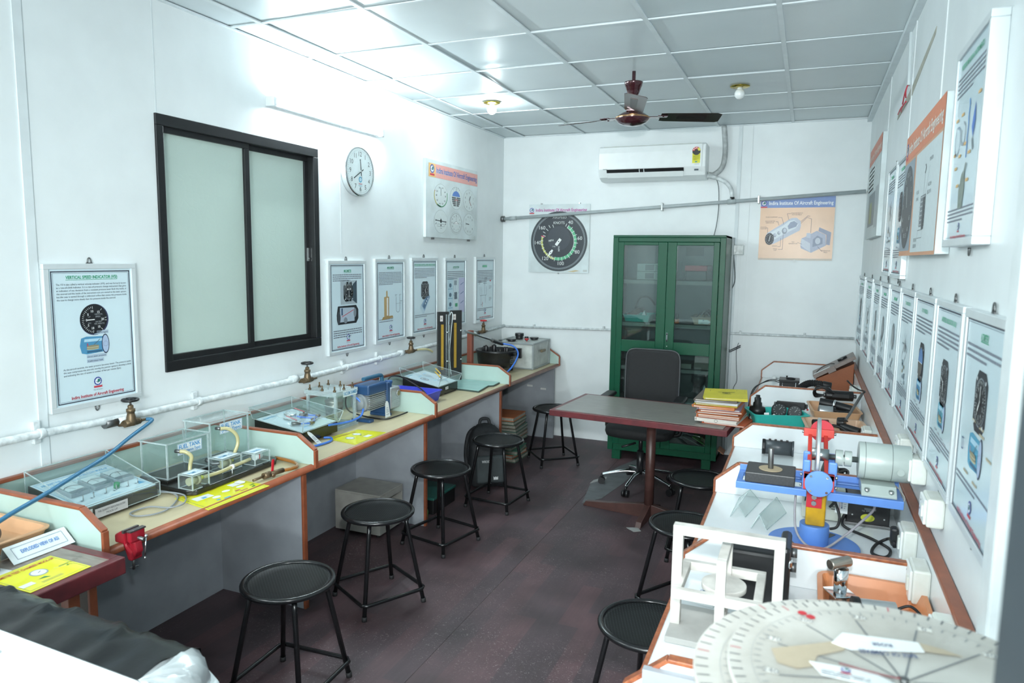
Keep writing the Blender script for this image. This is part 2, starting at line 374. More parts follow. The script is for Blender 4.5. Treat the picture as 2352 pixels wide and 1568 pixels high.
# dark grey leaf of the door by the camera, opened back along the right-hand wall
T = Matrix.Translation((2.9465, .605, 0)) @ Matrix.Rotation(math.radians(7), 4, 'Z')
d = G(T); d.box(0, .036, -.80, 0, .01, 2.05); do = d.obj('door_1', M('grey_door_paint', (66, 75, 80), .5, var=.06), bev=.004, kind='structure')
G(T).cyl((-.03, -.08, 1.0), (.066, -.08, 1.0), .011).obj('door_handle', MET, do)

# ---------------------------------------------------------------- false ceiling of 60 cm panels
ce = G().box(-.12, W+.12, -2.3, YB+.12, H+.03, H+.09).obj('ceiling', M('ceiling_void', (70, 74, 76), .9), kind='structure')
CX = [0, .211, .811, 1.411, 2.011, 2.611, W]; CY = [.5289-.604*k for k in range(4, 0, -1)]+[.5289+.6039*k for k in range(10)]+[YB]
ctm = [M('ceiling_panel_%d' % i, c, .38, var=.03, ns=3, bump=.04, bs=200) for i, c in enumerate(((206, 217, 220), (200, 212, 215), (211, 221, 223)))]
for i in range(6):
    for j in range(len(CY)-1):
        if CY[j+1] < -.7: 
            continue
        z = H+.004+R.uniform(0, .006); x0, x1, y0, y1 = CX[i]+.004, CX[i+1]-.004, CY[j]+.004, CY[j+1]-.004
        a, b_ = R.uniform(-.002, .003), R.uniform(-.002, .003)
        t = G().add([(x0,y0,z+a),(x1,y0,z),(x1,y1,z+b_),(x0,y1,z),(x0,y0,z+.012),(x1,y0,z+.012),(x1,y1,z+.012),(x0,y1,z+.012)], [(0,3,2,1),(4,5,6,7),(0,1,5,4),(1,2,6,5),(2,3,7,6),(3,0,4,7)])
        t.obj('ceiling_tile', ctm[R.randrange(3)], ce)
G().box(-.0, W, -2.2, CY[3], H+.004, H+.02).obj('ceiling_tile', ctm[0], ce)
tb = M('ceiling_grid', (214, 224, 227), .4, var=.05)
for x in CX[1:-1]: G().box(x-.012, x+.012, CY[3], YB, H-.003, H+.003).obj('grid_bar', tb, ce)
for y in CY[3:-1]:
    for i in range(6): G().box(CX[i]+.012*(i > 0), CX[i+1]-.012*(i < 5), y-.009, y+.009, H-.0015, H+.003).obj('grid_bar', tb, ce)
for x0, x1 in ((0, .02), (W-.034, W)): G().box(x0, x1, CY[3], YB, H-.004 if x0 == 0 else H-.028, H+.003).obj('edge_angle', tb, ce)
G().box(.02, W-.03, YB-.018, YB, H-.004, H+.003).obj('edge_angle', tb, ce)

# ================================================================ LIGHT FITTINGS
tl = thing('tube_light', 'lit white tube light batten high on the wall above the black window', 'light', (0, 3.75, 2.57))
G().box(.0, .035, 3.22, 4.28, 2.55, 2.59).obj('batten', M('batten_white', (230, 236, 238), .4), tl, .004)
g = G(); g.box(.0, .06, 3.20, 3.225, 2.545, 2.595); g.box(.0, .06, 4.275, 4.30, 2.545, 2.595); g.obj('end_cap', M('cap_white', (215, 222, 225), .4), tl, .004)
G().cyl((.048, 3.225, 2.57), (.048, 4.275, 2.57), .013, n=12).obj('tube', M('tube_glow', (235, 250, 255), emit=130, var=0), tl)
def bulb(name, label, x, y, mat):
    t = thing(name, label, 'ceiling light', (x, y, H))
    G().lathe([(.0, -.006), (.045, -.006), (.062, -.002), (.064, .002), (.03, .003)][::-1], (x, y, H-.006), n=28).obj('brass_ring', M('polished_brass', (170, 150, 60), .22, 1.0, var=.1), t)
    G().cyl((x, y, H-.03), (x, y, H-.01), .016).obj('socket', M('cap_white', (215, 222, 225)), t)
    G().ball((x, y, H-.052), .033, 20, 1.05).obj('bulb', mat, t)
bulb('ceiling_bulb', 'unlit white bulb in a brass ring on the ceiling beyond the fan', 2.313, 5.057, M('opal_bulb', (235, 240, 240), .2, var=.01))
bulb('ceiling_bulb', 'glowing bulb on the ceiling near the coloured gauges poster', .552, 4.993, M('lit_bulb', (240, 252, 255), emit=200, var=0))

# ================================================================ CEILING FAN
fx, fy = 1.74, 4.475; FB = M('fan_brown_enamel', (70, 34, 40), .16, .3, var=.08, coat=.6); FBL = M('fan_blade_brown', (72, 62, 60), .22, .55, var=.1)
fan = thing('ceiling_fan', 'brown three-bladed ceiling fan hanging by the air conditioner', 'fan', (fx, fy, H))
G().cyl((fx, fy, 2.62), (fx, fy, H+.003), .0115).obj('down_rod', FB, fan)
g = G(); g.lathe([(.012, 2.722), (.024, 2.725), (.038, 2.757), (.042, 2.772), (.0445, 2.773), (.0445, 2.781), (.047, 2.782), (.048, 2.79), (.051, 2.791), (.056, 2.812), (.057, 2.818), (.012, 2.818)], (fx, fy, 0), n=32); g.obj('canopy', FB, fan)
g = G(); g.lathe([(.0, 2.556), (.05, 2.561), (.085, 2.575), (.102, 2.593), (.105, 2.603), (.1, 2.612), (.07, 2.632), (.03, 2.65), (.02, 2.69), (.0, 2.695)], (fx, fy, 0), n=40); g.obj('motor', FB, fan)
G().lathe([(.104, 2.600), (.1075, 2.604), (.104, 2.609)], (fx, fy, 0), n=40).obj('trim_ring', M('gold_trim', (190, 150, 110), .25, .9), fan)
for ang in (22, 285, 165):
    T = Matrix.Translation((fx, fy, 2.612)) @ Matrix.Rotation(math.radians(ang), 4, 'Z')
    tilt = Matrix.Rotation(math.radians(-13), 4, 'X'); r1 = .54 if ang == 22 else (.52 if ang != 285 else .60)
    g = G(T @ tilt); g.prism([(.17, -.052), (.20, -.056), (r1-.03, -.066), (r1, -.05), (r1, .05), (r1-.02, .062), (.2, .056), (.17, .05)], -.0015, .0015); bl = g.obj('blade', FBL, fan)
    g = G(T @ tilt); g.prism([(.27, -.024), (r1-.09, -.03), (r1-.09, .012), (.27, .012)], -.0035, -.001); g.obj('blade_panel', M('blade_inset', (44, 33, 33), .3, .5), bl)
    g = G(T); g.bar((.085, 0, -.003), (.2, 0, 0), .05, .004); g.bar((.15, 0, 0), (.21, 0, 0), .085, .005)
    for q in (-.025, .025): g.cyl((.185, q, -.006), (.185, q, .006), .006, n=8)
    g.obj('blade_arm', FB, bl)
# ================================================================ WORKBENCHES ALONG THE WALLS
LZ, RZ = .73, .74
GRY = M('grey_laminate_panel', (150, 156, 162), .5, var=.08, ns=4, dark='848a90')
SOCM = M('holder_grey', (205, 208, 206), .4)
TOP = M('beige_laminate_top', (196, 184, 150), .36, var=.06, ns=5, bump=.02, stretch=(3, .6, 3))
wb = thing('workbench', 'long wall bench with beige top, pale green dividers and brown edging under the window', 'workbench', (.3, 4.0, 0))
G().box(.003, .625, 1.63, 6.46, LZ-.03, LZ-.0008).obj('worktop', TOP, wb)
g = G(); g.tube([(.628, 1.63, LZ-.014), (.628, 6.46, LZ-.014)], .017, 12); g.obj('front_edging', BRN, wb)
pbox('back_board', GRN, wb, .003, .02, 1.63, 6.46, LZ-.0008, LZ+.135)
pbox('back_edging', BRN, wb, .003, .028, 1.63, 6.46, LZ+.135, LZ+.150, .003)
for y in (1.62, 2.745, 3.955, 5.185, 6.41):
    pz = [(.02, LZ), (.02, LZ+.135), (.545, LZ+.135), (.645, LZ+.07), (.645, LZ)]
    dv = G().prism(pz, y-.009, y+.009, 'xz').obj('divider', GRN, wb)
    e = G(); pp = [(.02, y, LZ+.139), (.546, y, LZ+.139), (.649, y, LZ+.073), (.649, y, LZ-.015)]
    for a, b in zip(pp, pp[1:]): e.bar(a, b, .024, .012, (1, 0, .8))
    e.obj('divider_edging', BRN, dv, .003)
for y in (1.60, 2.715, 3.91, 5.12, 6.40):
    s = G().box(.07, .59, y-.009, y+.009, 0, LZ-.03).obj('side_panel', GRY if y > 1.61 else M('dark_brown_panel', (72, 62, 52), .5, var=.2), wb)
    G().box(.59, .604, y-.014, y+.014, 0, LZ-.03).obj('panel_edging', BRN if y < 6 else GRY, s, .003)
g = G(); g.box(.052, .07, 1.63, 6.42, 0, LZ-.03); g.obj('back_panel', GRY, wb)
for x, z in ((.33, .49), (.47, .47)):
    g = G(); g.box(x, x+.055, 6.385, 6.392, z, z+.018); g.obj('label_holder', SOCM, wb, .001)
G().box(.05, .06, 1.63, 6.42, -.0, .03).obj('dust_line', M('floor_dust', (120, 105, 88), .9), wb)

WLT = M('white_laminate', (226, 232, 234), .22, var=.03, ns=6, bump=.02)
rb = thing('workbench', 'long white-topped bench with brown edged white dividers below the row of framed posters', 'workbench', (2.8, 4.0, 0))
G().box(2.487, W-.012, 1.462, 6.47, RZ-.03, RZ-.0008).obj('worktop', WLT, rb)
CHP = M('chipped_brown_edging', (150, 92, 60), .3, var=.35, ns=60, dark='7d4430')
G().box(2.475, 2.487, 1.462, 6.47, RZ-.032, RZ+.001).obj('front_edging', CHP, rb)
pbox('back_board', WLT, rb, W-.03, W-.012, 1.462, 6.47, RZ-.0008, .905)
pbox('back_edging', BRN, rb, W-.034, W-.002, 1.462, 6.47, .905, .92, .003)
for y, zt in ((1.47, .885), (2.30, .862), (3.13, .872), (3.96, .868), (5.17, .876), (6.45, .876)):
    pz = [(2.48, RZ), (2.48, zt-.08), (2.572, zt), (W-.03, zt), (W-.03, RZ)]
    dv = G().prism(pz, y-.009, y+.009, 'xz').obj('divider', WLT, rb)
    e = G(); pp = [(2.476, y, RZ-.005), (2.476, y, zt-.076), (2.570, y, zt+.004), (W-.03, y, zt+.004)]
    for a, b in zip(pp, pp[1:]): e.bar(a, b, .026 if y < 3.5 else .022, .010, (-1, 0, .8))
    e.obj('divider_edging', CHP, dv, .002)
    if y in (3.96,): G().box(2.575, W-.03, y+.016, y+.034, RZ, zt).obj('divider', WLT, rb)
G().box(2.52, W-.012, 1.442, 1.460, .0, .868).obj('end_panel', GRY, rb)
for y in (2.30, 3.96, 5.17, 6.40): G().box(2.66, W-.02, y-.009, y+.009, 0, RZ-.03).obj('side_panel', GRY, rb)
pbox('back_panel', GRY, rb, W-.05, W-.03, 1.462, 6.45, 0, RZ-.03)

# white switch and socket boxes along the back of the white bench
SOC = M('switch_white', (232, 236, 232), .35, var=.03, dark='d8dcd2')
def socket(y, z, x, wy, h, dpt, label):
    t = thing('socket_box', label, 'socket', (x, y, z), group='socket boxes behind the white bench')
    G().box(x-dpt, x, y-wy/2, y+wy/2, z-h/2, z+h/2).obj('back_box', SOC, t, .006)
    f = G().box(x-dpt-.008, x-dpt, y-wy/2+.006, y+wy/2-.006, z-h/2+.006, z+h/2-.006).obj('face_plate', M('switch_plate', (236, 240, 238), .3, var=.02), t, .003)
    g = G(); g.box(x-dpt-.013, x-dpt-.007, y-wy*.32, y-wy*.08, z-h*.2, z+h*.2); g.obj('rocker', SOC, f, .002)
    g = G()
    for q, r in ((0, .22), (-.1, -.12), (.1, -.12)): g.cyl((x-dpt-.0085, y+wy*(.2+q), z+h*r), (x-dpt-.005, y+wy*(.2+q), z+h*r), .003, n=8)
    g.obj('socket_hole', BLK, f)
for a in ((3.02, 1.045, W, .10, .085, .045, 'white socket box on the wall under the posters, beyond the grey motor'),
          (2.68, 1.055, W, .10, .085, .045, 'white socket box on the wall just behind the grey motor end'),
          (2.33, 1.03, W, .10, .085, .045, 'white socket box on the wall between bench edging and near posters'),
          (2.55, .845, W-.03, .11, .10, .04, 'white socket box holding the black plug beside the black unit'),
          (2.30+.12, .80, W-.03, .001, .001, .001, '') ,
          (2.27, .83, W-.03, .11, .10, .045, 'low white socket box behind the blue stand base, by the divider'),
          (3.55, .82, W-.03, .12, .07, .04, 'white socket box behind the black cylinder bay'),
          (4.30, .80, W-.03, .12, .07, .04, 'white socket box at the end of the peach trays'),
          (5.60, .82, W-.03, .10, .07, .04, 'white socket box beside the brown wedge stand'),
          (1.83, .855, W-.03, .16, .105, .045, 'large white socket box beside the orange tray')):
    if a[6]: socket(*a)
# ================================================================ LEFT WALL: PIPE, VALVES, HOSES
def sheet(O, U, V):
    O, U, V = Vector(O), Vector(U).normalized(), Vector(V).normalized(); Nn = U.cross(V)
    return lambda u, v, h: O+U*u+V*v+Nn*h
PIP = M('white_painted_pipe', (222, 229, 230), .4, var=.1, ns=30, dark='b4bcbe', bump=.1, bs=60)
wp = thing('wall_pipe', 'white painted air pipe running along the wall under the window and framed posters', 'pipe', (.04, 3.6, 1.02))
G().tube([(.042, .9, 1.035), (.042, 1.8, 1.028), (.042, 2.3, 1.014), (.042, 3.4, 1.005), (.042, 4.2, 1.016), (.042, 5.0, 1.03), (.042, 5.9, 1.047), (.042, 6.47, 1.06)], .0165, 10).obj('pipe', PIP, wp)
for y, z in ((1.83, 1.028), (2.62, 1.011), (3.85, 1.011), (4.25, 1.017), (5.35, 1.037)):
    g = G(); g.cyl((.042, y-.012, z), (.042, y+.012, z), .021, n=12); g.box(.0, .02, y-.014, y+.014, z-.045, z+.045); g.obj('clip', PIP, wp, .003)
for y in (2.13, 2.19, 3.33, 4.53, 5.84): 
    z = 1.018-.006*(y < 3)+.01*(y > 4.5)+.02*(y > 5.5); G().cyl((.042, y-.028, z-.005), (.042, y+.028, z-.005), .022, n=10).obj('coupling', STL if y in (2.13, 5.84) else PIP, wp)
bp_ = thing('wall_pipe', 'thin white pipe along the far wall behind the green cabinet', 'pipe', (1.6, YB-.02, 1.07))
g = G(); g.tube([(.05, YB-.016, 1.052), (1.3, YB-.016, 1.078), (2.18, YB-.016, 1.098), (3.18, YB-.016, 1.108)], .011, 8); g.obj('pipe', PIP, bp_)
for x in (.35, 1.05, 2.28, 2.8): G().box(x-.01, x+.01, YB-.03, YB, 1.058+.018*x-.005, 1.09+.018*x-.005).obj('clip', PIP, bp_, .003)
def valve(y, z, wheel, label, rw=.034, hose=True):
    t = thing('gate_valve', label, 'valve', (.085, y, z), group='valves on the air pipe'); c = (.085, y)
    g = G(); g.cyl((.045, y-.03, z-.01), (.085, y-.012, z-.006), .013, n=8); g.cyl((.085, y-.035, z-.005), (.085, y+.03, z-.005), .017, n=8)
    g.lathe([(.0, -.02), (.018, -.018), (.021, 0), (.019, .02), (.0155, .034), (.0155, .042), (.0185, .043), (.0185, .056), (.012, .058), (.012, .07), (.008, .074), (.0, .074)], (*c, z), n=12); g.obj('body', BRS, t)
    g = G(); g.cyl((.085, y+.03, z-.006), (.085, y+.045, z-.006), .0135, n=6); g.cyl((.085, y+.045, z-.006), (.085, y+.085, z-.006), .006, n=10); g.obj('outlet', BRS if hose else STL, t)
    G().cyl((*c, z+.07), (*c, z+.098), .0045, n=8).obj('stem', STL, t)
    g = G(); g.tube([(.085+rw*.9*math.cos(a), y+rw*.9*math.sin(a), z+.096) for a in [2*PI*i/20 for i in range(20)]], .0065, 8, closed=True)
    for k in range(5): a = 2*PI*k/5+.3; g.bar((*c, z+.098), (.085+rw*.9*math.cos(a), y+rw*.9*math.sin(a), z+.096), .007, .005)
    g.cyl((*c, z+.09), (*c, z+.104), .010, n=10); g.obj('handwheel', wheel, t)
valve(2.20, 1.003, BLK, 'brass gate valve with black handwheel feeding the blue hose')
valve(3.40, 1.005, BLK, 'brass gate valve with black handwheel and bare nozzle under the window corner')
valve(4.60, 1.036, BLK, 'brass gate valve with a short clear hose under the manometer poster', .03)
valve(5.89, 1.064, RED, 'brass gate valve with a red handwheel by the far corner', .03)
def hose(name, label, pts, r, mat, sub=6, n=8, cat='hose'):
    return tag(G().tube(pts, r, n, sub).obj(name, mat), label, cat)
hose('air_hose', 'long blue rubber hose drooping from the first valve across the fuel panel', [(.085, 2.275, .997), (.105, 2.29, .995), (.125, 2.255, .987), (.16, 2.128, .956), (.22, 1.971, .923), (.29, 1.787, .905), (.36, 1.62, .892), (.42, 1.45, .878), (.46, 1.32, .855), (.47, 1.20, .830)], .0078, M('teal_blue_hose', (48, 112, 150), .4, var=.06))
hose('clear_hose', 'short yellowed clear hose hanging from the third valve', [(.085, 4.685, 1.03), (.10, 4.74, 1.03), (.12, 4.80, 1.022), (.13, 4.85, 1.0)], .008, M('yellowed_hose', (176, 168, 130), .3, var=.1))
# ---------------------------------------------------------------- wall clock
ck = thing('wall_clock', 'round white wall clock with silver rim between the window and gauges poster', 'clock', (0, 4.03, 2.285)); cc = (0, 4.03, 2.285)
G().lathe([(.0, .0), (.158, .0), (.161, .012), (.161, .03), (.156, .042), (.0, .042)], cc, (1, 0, 0), 48).obj('case', M('clock_silver_case', (205, 212, 214), .3, .4), ck)
G().lathe([(.146, .040), (.156, .047), (.161, .040)], cc, (1, 0, 0), 48).obj('rim', CHR, ck)
p = P(sheet((.0425, 4.03, 2.285), (0, 1, 0), (0, 0, 1)), .0006); p.disc(0, 0, .147, 'd6e3e4', 1, n=48); k2 = '4c5354'
for i in range(12):
    a = math.radians(90-30*(i+1)); p.text(str(i+1), .112*math.cos(a), .112*math.sin(a)-.015, .030, k2, l=3)
for i in range(60): p.tick(0, 0, .133, .14, i*6, .0016 if i % 5 else .003, '8e9798')
p.disc(0, -.052, .019, '4f9fc0', 2); p.disc(0, -.052, .012, 'bcd6e0', 3); p.rect(-.02, -.083, .02, -.078, 'b86a78', 2); p.disc(0, -.092, .024, 'b4ccd2', 1.5, .007); p.text('mf', 0, .068, .011, '8a9496')
p.obj('dial', ck)
f = sheet((.049, 4.03, 2.285), (0, 1, 0), (0, 0, 1))
for nm, ang, ln, w_ in (('minute_hand', 239, .098, .007), ('hour_hand', 354, .078, .009), ('second_hand', 174, .045, .004)):
    h = P(f, .001); h.tick(0, 0, -.028, ln, ang, w_, '3f4a4d', 1+len(nm) % 3); h.obj(nm, ck)
G().cyl((.046, 4.03, 2.285), (.053, 4.03, 2.285), .006, n=12).obj('hub', MET, ck)

# ================================================================ SIDE TABLE AT THE NEAR END
LAM = M('greybrown_wood_laminate', (140, 132, 124), .32, var=.18, ns=4, stretch=(3, 14, 3), dark='6f675f')
LAM2 = M('greybrown_wood_laminate_x', (126, 124, 118), .30, var=.16, ns=4, stretch=(2.2, 20, 3), dark='6c6964')
st = thing('side_table', 'maroon-edged table with wood laminate top at the near end of the bench', 'table', (.4, 1.25, 0))
G().box(.004, .755, 1.29, 1.55, .735, .75).obj('top', LAM, st)
g = G(); g.box(.755, .787, 1.29, 1.585, .695, .752); g.box(.004, .755, 1.55, 1.585, .695, .752); g.box(.004, .755, 1.29, 1.55, .70, .735); g.obj('edging', MAR, st, .004)
for x, y in ((.05, 1.32), (.60, 1.32), (.05, 1.52), (.60, 1.52)): G().box(x-.02, x+.02, y-.02, y+.02, 0, .70).obj('leg', MATS['dark_brown_panel'] if x < .5 else BRN, st, .003)
p = P(sheet((.67, 1.50, .7525), (0, 1, 0), (-1, 0, 0)), .0004); p.text('( 1 1 )', 0, 0, .018, '5c5550', rot=.5); p.obj('pen_mark', st)
PEA = M('peach_plastic', (206, 160, 120), .42, var=.05)
tr = thing('plastic_tray', 'peach plastic tray holding a small motor on the side table', 'tray', (.27, 1.44, .7525))
G().tray(.08, .43, 1.30, 1.585, .7525, .80, r=.03).obj('tray', PEA, tr)
mt = thing('small_motor', 'dark grey motor with red and green wires in the side table tray', 'motor', (.33, 1.38, .757))
G().cyl((.36, 1.35, .795), (.30, 1.47, .795), .034, n=20).obj('body', M('dark_grey_enamel', (62, 68, 76), .35), mt, .004)
for c_, d in (('b8383f', 0), ('3f8a4c', .02), ('c84a50', .035)): G().tube([(.37, 1.36, .80), (.41, 1.35+d*.5, .83), (.44, 1.33, .83+d*.5), (.47, 1.305+d*.3, .80)], .0028, 6, 6).obj('wire', ink(c_), mt)
bd = thing('black_instrument', 'black instrument case at the table edge, half out of view', 'instrument', (.50, 1.32, .7525))
g = G(); g.box(.47, .545, 1.292, 1.345, .754, .835); g.obj('case', BLP, bd, .006); G().cyl((.545, 1.318, .80), (.552, 1.318, .80), .024, n=24).obj('bezel', STL, bd)
cd = tag(G().prism([(.50, 1.295), (.60, 1.30), (.59, 1.37), (.49, 1.36)], .7525, .7535).obj('paper_card', PAP), 'white paper card beneath the black instrument on the side table', 'paper')
ts = thing('tent_sign', 'folded white name sign in front of the peach tray', 'sign', (.49, 1.50, .7525))
g = G(); g.prism([(.528, .7525), (.474, .798), (.455, .7525), (.456, .7525), (.474, .796), (.5265, .7525)], 1.395, 1.60, 'xz'); g.obj('card', M('laminated_card', (214, 224, 226), .15, var=.02), ts)
p = P(sheet((.5275, 1.395, .754), (0, 1, 0), (-.762, 0, .648))); p.rim(.018, .012, .187, .058, .0012, '4a5a78'); p.text('EXPLODED VIEW OF ASI', .1025, .029, .0135, '4f7fc2', bold=True, width=.125); p.obj('lettering', ts)
YEL = M('yellow_laminated_sheet', (222, 220, 42), .12, var=.03)
def ysheet(label, quad, z, draw):
    """laminated yellow diagram lying flat; quad = back-left, front-left, front-right, back-right"""
    a, b, c_, d = [Vector((*q, 0)) for q in quad]
    t = thing('diagram_sheet', label, 'diagram', (*((a+c_)/2)[:2], z), group='yellow diagram sheets')
    G().prism([tuple(q)[:2] for q in (a, b, c_, d)], z, z+.0012).obj('sheet', YEL, t)
    def f(u, v, h):      # u 0..1 along the length, v 0..1 towards the wall
        q = (b*(1-u)+c_*u)*(1-v)+(a*(1-u)+d*u)*v; return (q.x, q.y, z+.0013+h)
    p = P(f, .0003); draw(p); p.obj('print', t)
def yborder(p): p.rim(.03, .05, .97, .95, .006, '6d7d60')
def y_alt(p):
    yborder(p); p.text('TIMETER TEST CHAMBER MOCK-UP', .5, .82, .08, 'b03c3a', bold=True, width=.9)
    p.disc(.5, .55, .13, '8f9a9a', 1, .14); p.disc(.5, .55, .105, 'dfe8ea', 2, .115); p.tick(.5, .55, -.02, .06, 60, .012, '30383a')
    p.poly([(.34, .32), (.45, .34), (.5, .25)], '2f7a44', 2); p.rect(.04, .22, .24, .34, 'dfe4e2', 2)
    for v in (.14, .18): p.para(.3, v, .55, 1, .02, 'a8a860', 1); 
    p.rect(.78, .46, .95, .49, '8a9a4a', 2); p.rect(.86, .38, .89, .42, '2f7a44', 2); p.line((.7, .48), (.86, .40), .006, 'e8e8d0')
ysheet('yellow laminated diagram headed altimeter test chamber on the side table', [(.565, 1.292), (.76, 1.292), (.755, 1.488), (.562, 1.489)], .7525, y_alt)
# bench vice
VR = M('vice_red', (146, 26, 40), .3, var=.12)
VT = Matrix.Translation((.676, 1.70, .738)) @ Matrix.Scale(.70, 4) @ Matrix.Translation((-.665, -1.70, -.735))
vs = thing('bench_vice', 'small red bench vice clamped to the bench edge', 'vice', (.66, 1.70, .73))
g = G(VT); g.prism([(.585, .735), (.585, .775), (.63, .80), (.66, .80), (.66, .73), (.70, .70), (.70, .655), (.672, .655), (.660, .69), (.64, .735)], 1.665, 1.73, 'xz'); g.obj('fixed_body', VR, vs, .006)
g = G(VT); g.box(.685, .712, 1.655, 1.74, .752, .812); g.prism([(.67, .752), (.712, .752), (.722, .70), (.70, .665), (.685, .69)], 1.675, 1.72, 'xz'); g.obj('moving_jaw', VR, vs, .005)
g = G(VT); g.box(.655, .668, 1.652, 1.742, .796, .812); g.box(.690, .716, 1.652, 1.742, .806, .815); g.obj('jaw_plate', M('jaw_steel', (110, 104, 104), .35, .8), vs, .001)
g = G(VT); g.cyl((.66, 1.70, .772), (.75, 1.70, .765), .009, n=10); g.obj('screw', STL, vs)
g = G(VT); g.cyl((.745, 1.715, .775), (.748, 1.702, .672), .0035, n=8); g.ball((.748, 1.702, .67), .006, 8); g.ball((.745, 1.715, .777), .009, 10); g.obj('handle', CHR, vs)
g = G(VT); g.cyl((.675, 1.695, .665), (.675, 1.695, .60), .007, n=10); g.cyl((.665, 1.675, .612), (.685, 1.715, .612), .003, n=6); g.cyl((.66, 1.695, .70), (.66, 1.695, .69), .014, n=10); g.obj('clamp_screw', STL, vs)

# ================================================================ FUEL QUANTITY PANEL
MB = M('mockup_black_laminate', (34, 34, 32), .25, var=.15)
SHE = M('panel_white_sheet', (206, 224, 230), .25, var=.02)
fq = thing('fuel_trainer', 'black desk panel with three meters and sloping clear cover at the near bay', 'training panel', (.21, 1.92, .73))
y0, y1 = 1.752, 2.085
G().prism([(.36, .735), (.36, .788), (.06, .838), (.06, .735)], y0, y1, 'xz').obj('housing', MB, fq, .002)
for x in (.09, .33):
    for y in (y0+.03, y1-.03): G().cyl((x, y, .73), (x, y, .737), .010, n=10).obj('foot', BLM, fq)
Vd = Vector((-.30, 0, .05)); Lv = Vd.length; F = sheet((.36, y0, .7885), (0, 1, 0), Vd); hd = 'a'
pp = P(F, .0005); wv = y1-y0; b1 = '4c9ac4'; pp.rect(.004, .004, wv-.004, Lv-.004, SHE, 1); pp.rim(.012, .012, wv-.012, Lv-.012, .0014, b1, 2); pp.rim(.016, .016, wv-.016, Lv-.016, .0008, b1, 2)
pp.text('AIRCRAFT FUEL QUANTITY & FUEL FLOW MOCK-UP', wv/2, Lv-.048, .017, '4f9fcb', bold=True, width=wv-.05)
for k in range(3):
    u = .025+k*.098; pp.rim(u, .03, u+.088, Lv-.056, .001, '7fb2cf', 2); pp.rect(u+.012, Lv-.067, u+.076, Lv-.061, '8fbcd8', 2)
    for q in (.02, .06): pp.disc(u+q, .062, .007, 'aebfc8', 2); pp.disc(u+q, .062, .004, '5f6d78', 3)
pp.poly([(.285, .05), (.305, .078), (.315, .05)], '4f9fcb', 3); pp.rect(.15, .035, .19, .039, '7fb2cf', 2)
pp.obj('panel_print', fq)
def meterbox(k):
    u = .033+k*.098; T = lambda a, b, h: F(a, b, h)
    def hexa(u0, u1, v0, v1, h0, h1): return [T(u0,v0,h0), T(u1,v0,h0), T(u1,v1,h0), T(u0,v1,h0), T(u0,v0,h1), T(u1,v0,h1), T(u1,v1,h1), T(u0,v1,h1)]
    FS = [(3,2,1,0),(4,5,6,7),(0,1,5,4),(1,2,6,5),(2,3,7,6),(3,0,4,7)]
    g = G(); g.add(hexa(u, u+.078, .105, .205, .001, .018), FS); m = g.obj('meter', M('meter_grey', (150, 162, 168), .3, var=.06), fq, .002)
    g = G(); g.add(hexa(u-.001, u+.079, .103, .206, .0185, .0265), FS); g.obj('meter_window', ACR, m)
    q = P(F, .0005); q.rect(u+.006, .13, u+.072, .2, 'd5dee0', 38); q.arc(u+.039, .13, .04, .043, -55, 55, '3a4448', 40); q.tick(u+.039, .135, 0, .042, -30+25*k, .0016, '222222', 41); q.rect(u+.005, .107, u+.073, .126, '6a7880', 38); q.obj('meter_scale', m)
    g = G(); 
    for d in (.018, .062): g.cyl(T(u+d, .062, .001), T(u+d+.002, .062+.008, .020), .0022, n=6)
    g.obj('toggle', MET, fq)
for k in range(3): meterbox(k)
g = G(); g.cyl(F(.205, .078, .0), F(.205, .078, .022), .011, n=14); g.obj('green_knob', M('green_knob', (46, 140, 92), .35), fq, label='green knob')
g = G(); x0, x1 = .056, .366; ya, yb = y0-.006, y1+.006; zt = .898
for q in ([(x0,ya,.79),(x0,yb,.79),(x0,yb,zt),(x0,ya,zt)], [(x0,ya,.79),(x0,ya,zt),(x1,ya,.80),(x1,ya,.745)], [(x0,yb,.79),(x0,yb,zt),(x1,yb,.80),(x1,yb,.745)], [(x1,ya,.745),(x1,yb,.745),(x1,yb,.80),(x1,ya,.80)], [(x0,ya,zt),(x0,yb,zt),(x1,yb,.80),(x1,ya,.80)]): g.face(q)
g.m = 1
for a, b in (((x0,ya,.79),(x0,ya,zt)), ((x0,yb,.79),(x0,yb,zt)), ((x0,ya,zt),(x0,yb,zt)), ((x0,ya,zt),(x1,ya,.80)), ((x0,yb,zt),(x1,yb,.80)), ((x1,ya,.80),(x1,yb,.80)), ((x1,ya,.745),(x1,yb,.745)), ((x1,yb,.745),(x1,yb,.80)), ((x1,ya,.745),(x1,ya,.80)), ((x0,ya,.79),(x1,ya,.745))): g.bar(a, b, .0032, .0032)
g.obj('clear_cover', [ACR, ACE], fq)
p = P(sheet((.3675, y0, .737), (0, 1, 0), (0, 0, 1))); p.rect(.045, .003, .185, .040, 'd3d3d6'); p.text('FUEL QUANTITY INDICATING SYSTEM', .115, .024, .0075, '50505a', width=.115); p.text('MOCK-UP', .115, .011, .0075, '50505a'); p.rect(.012, .032, .035, .047, 'cfd4d4'); p.obj('front_label', fq)
hose('grey_cable', 'loops of grey cable on the bench beside the fuel panel', [(.30, 2.095, .742), (.33, 2.14, .738), (.43, 2.12, .736), (.51, 2.01, .736), (.515, 1.935, .736), (.47, 1.89, .736), (.42, 1.905, .736), (.43, 1.98, .737), (.52, 2.0, .741), (.53, 2.06, .741), (.46, 2.13, .741), (.38, 2.13, .743), (.32, 2.10, .744)], .0035, M('grey_cable', (140, 146, 150), .45), 8, 6, 'cable')
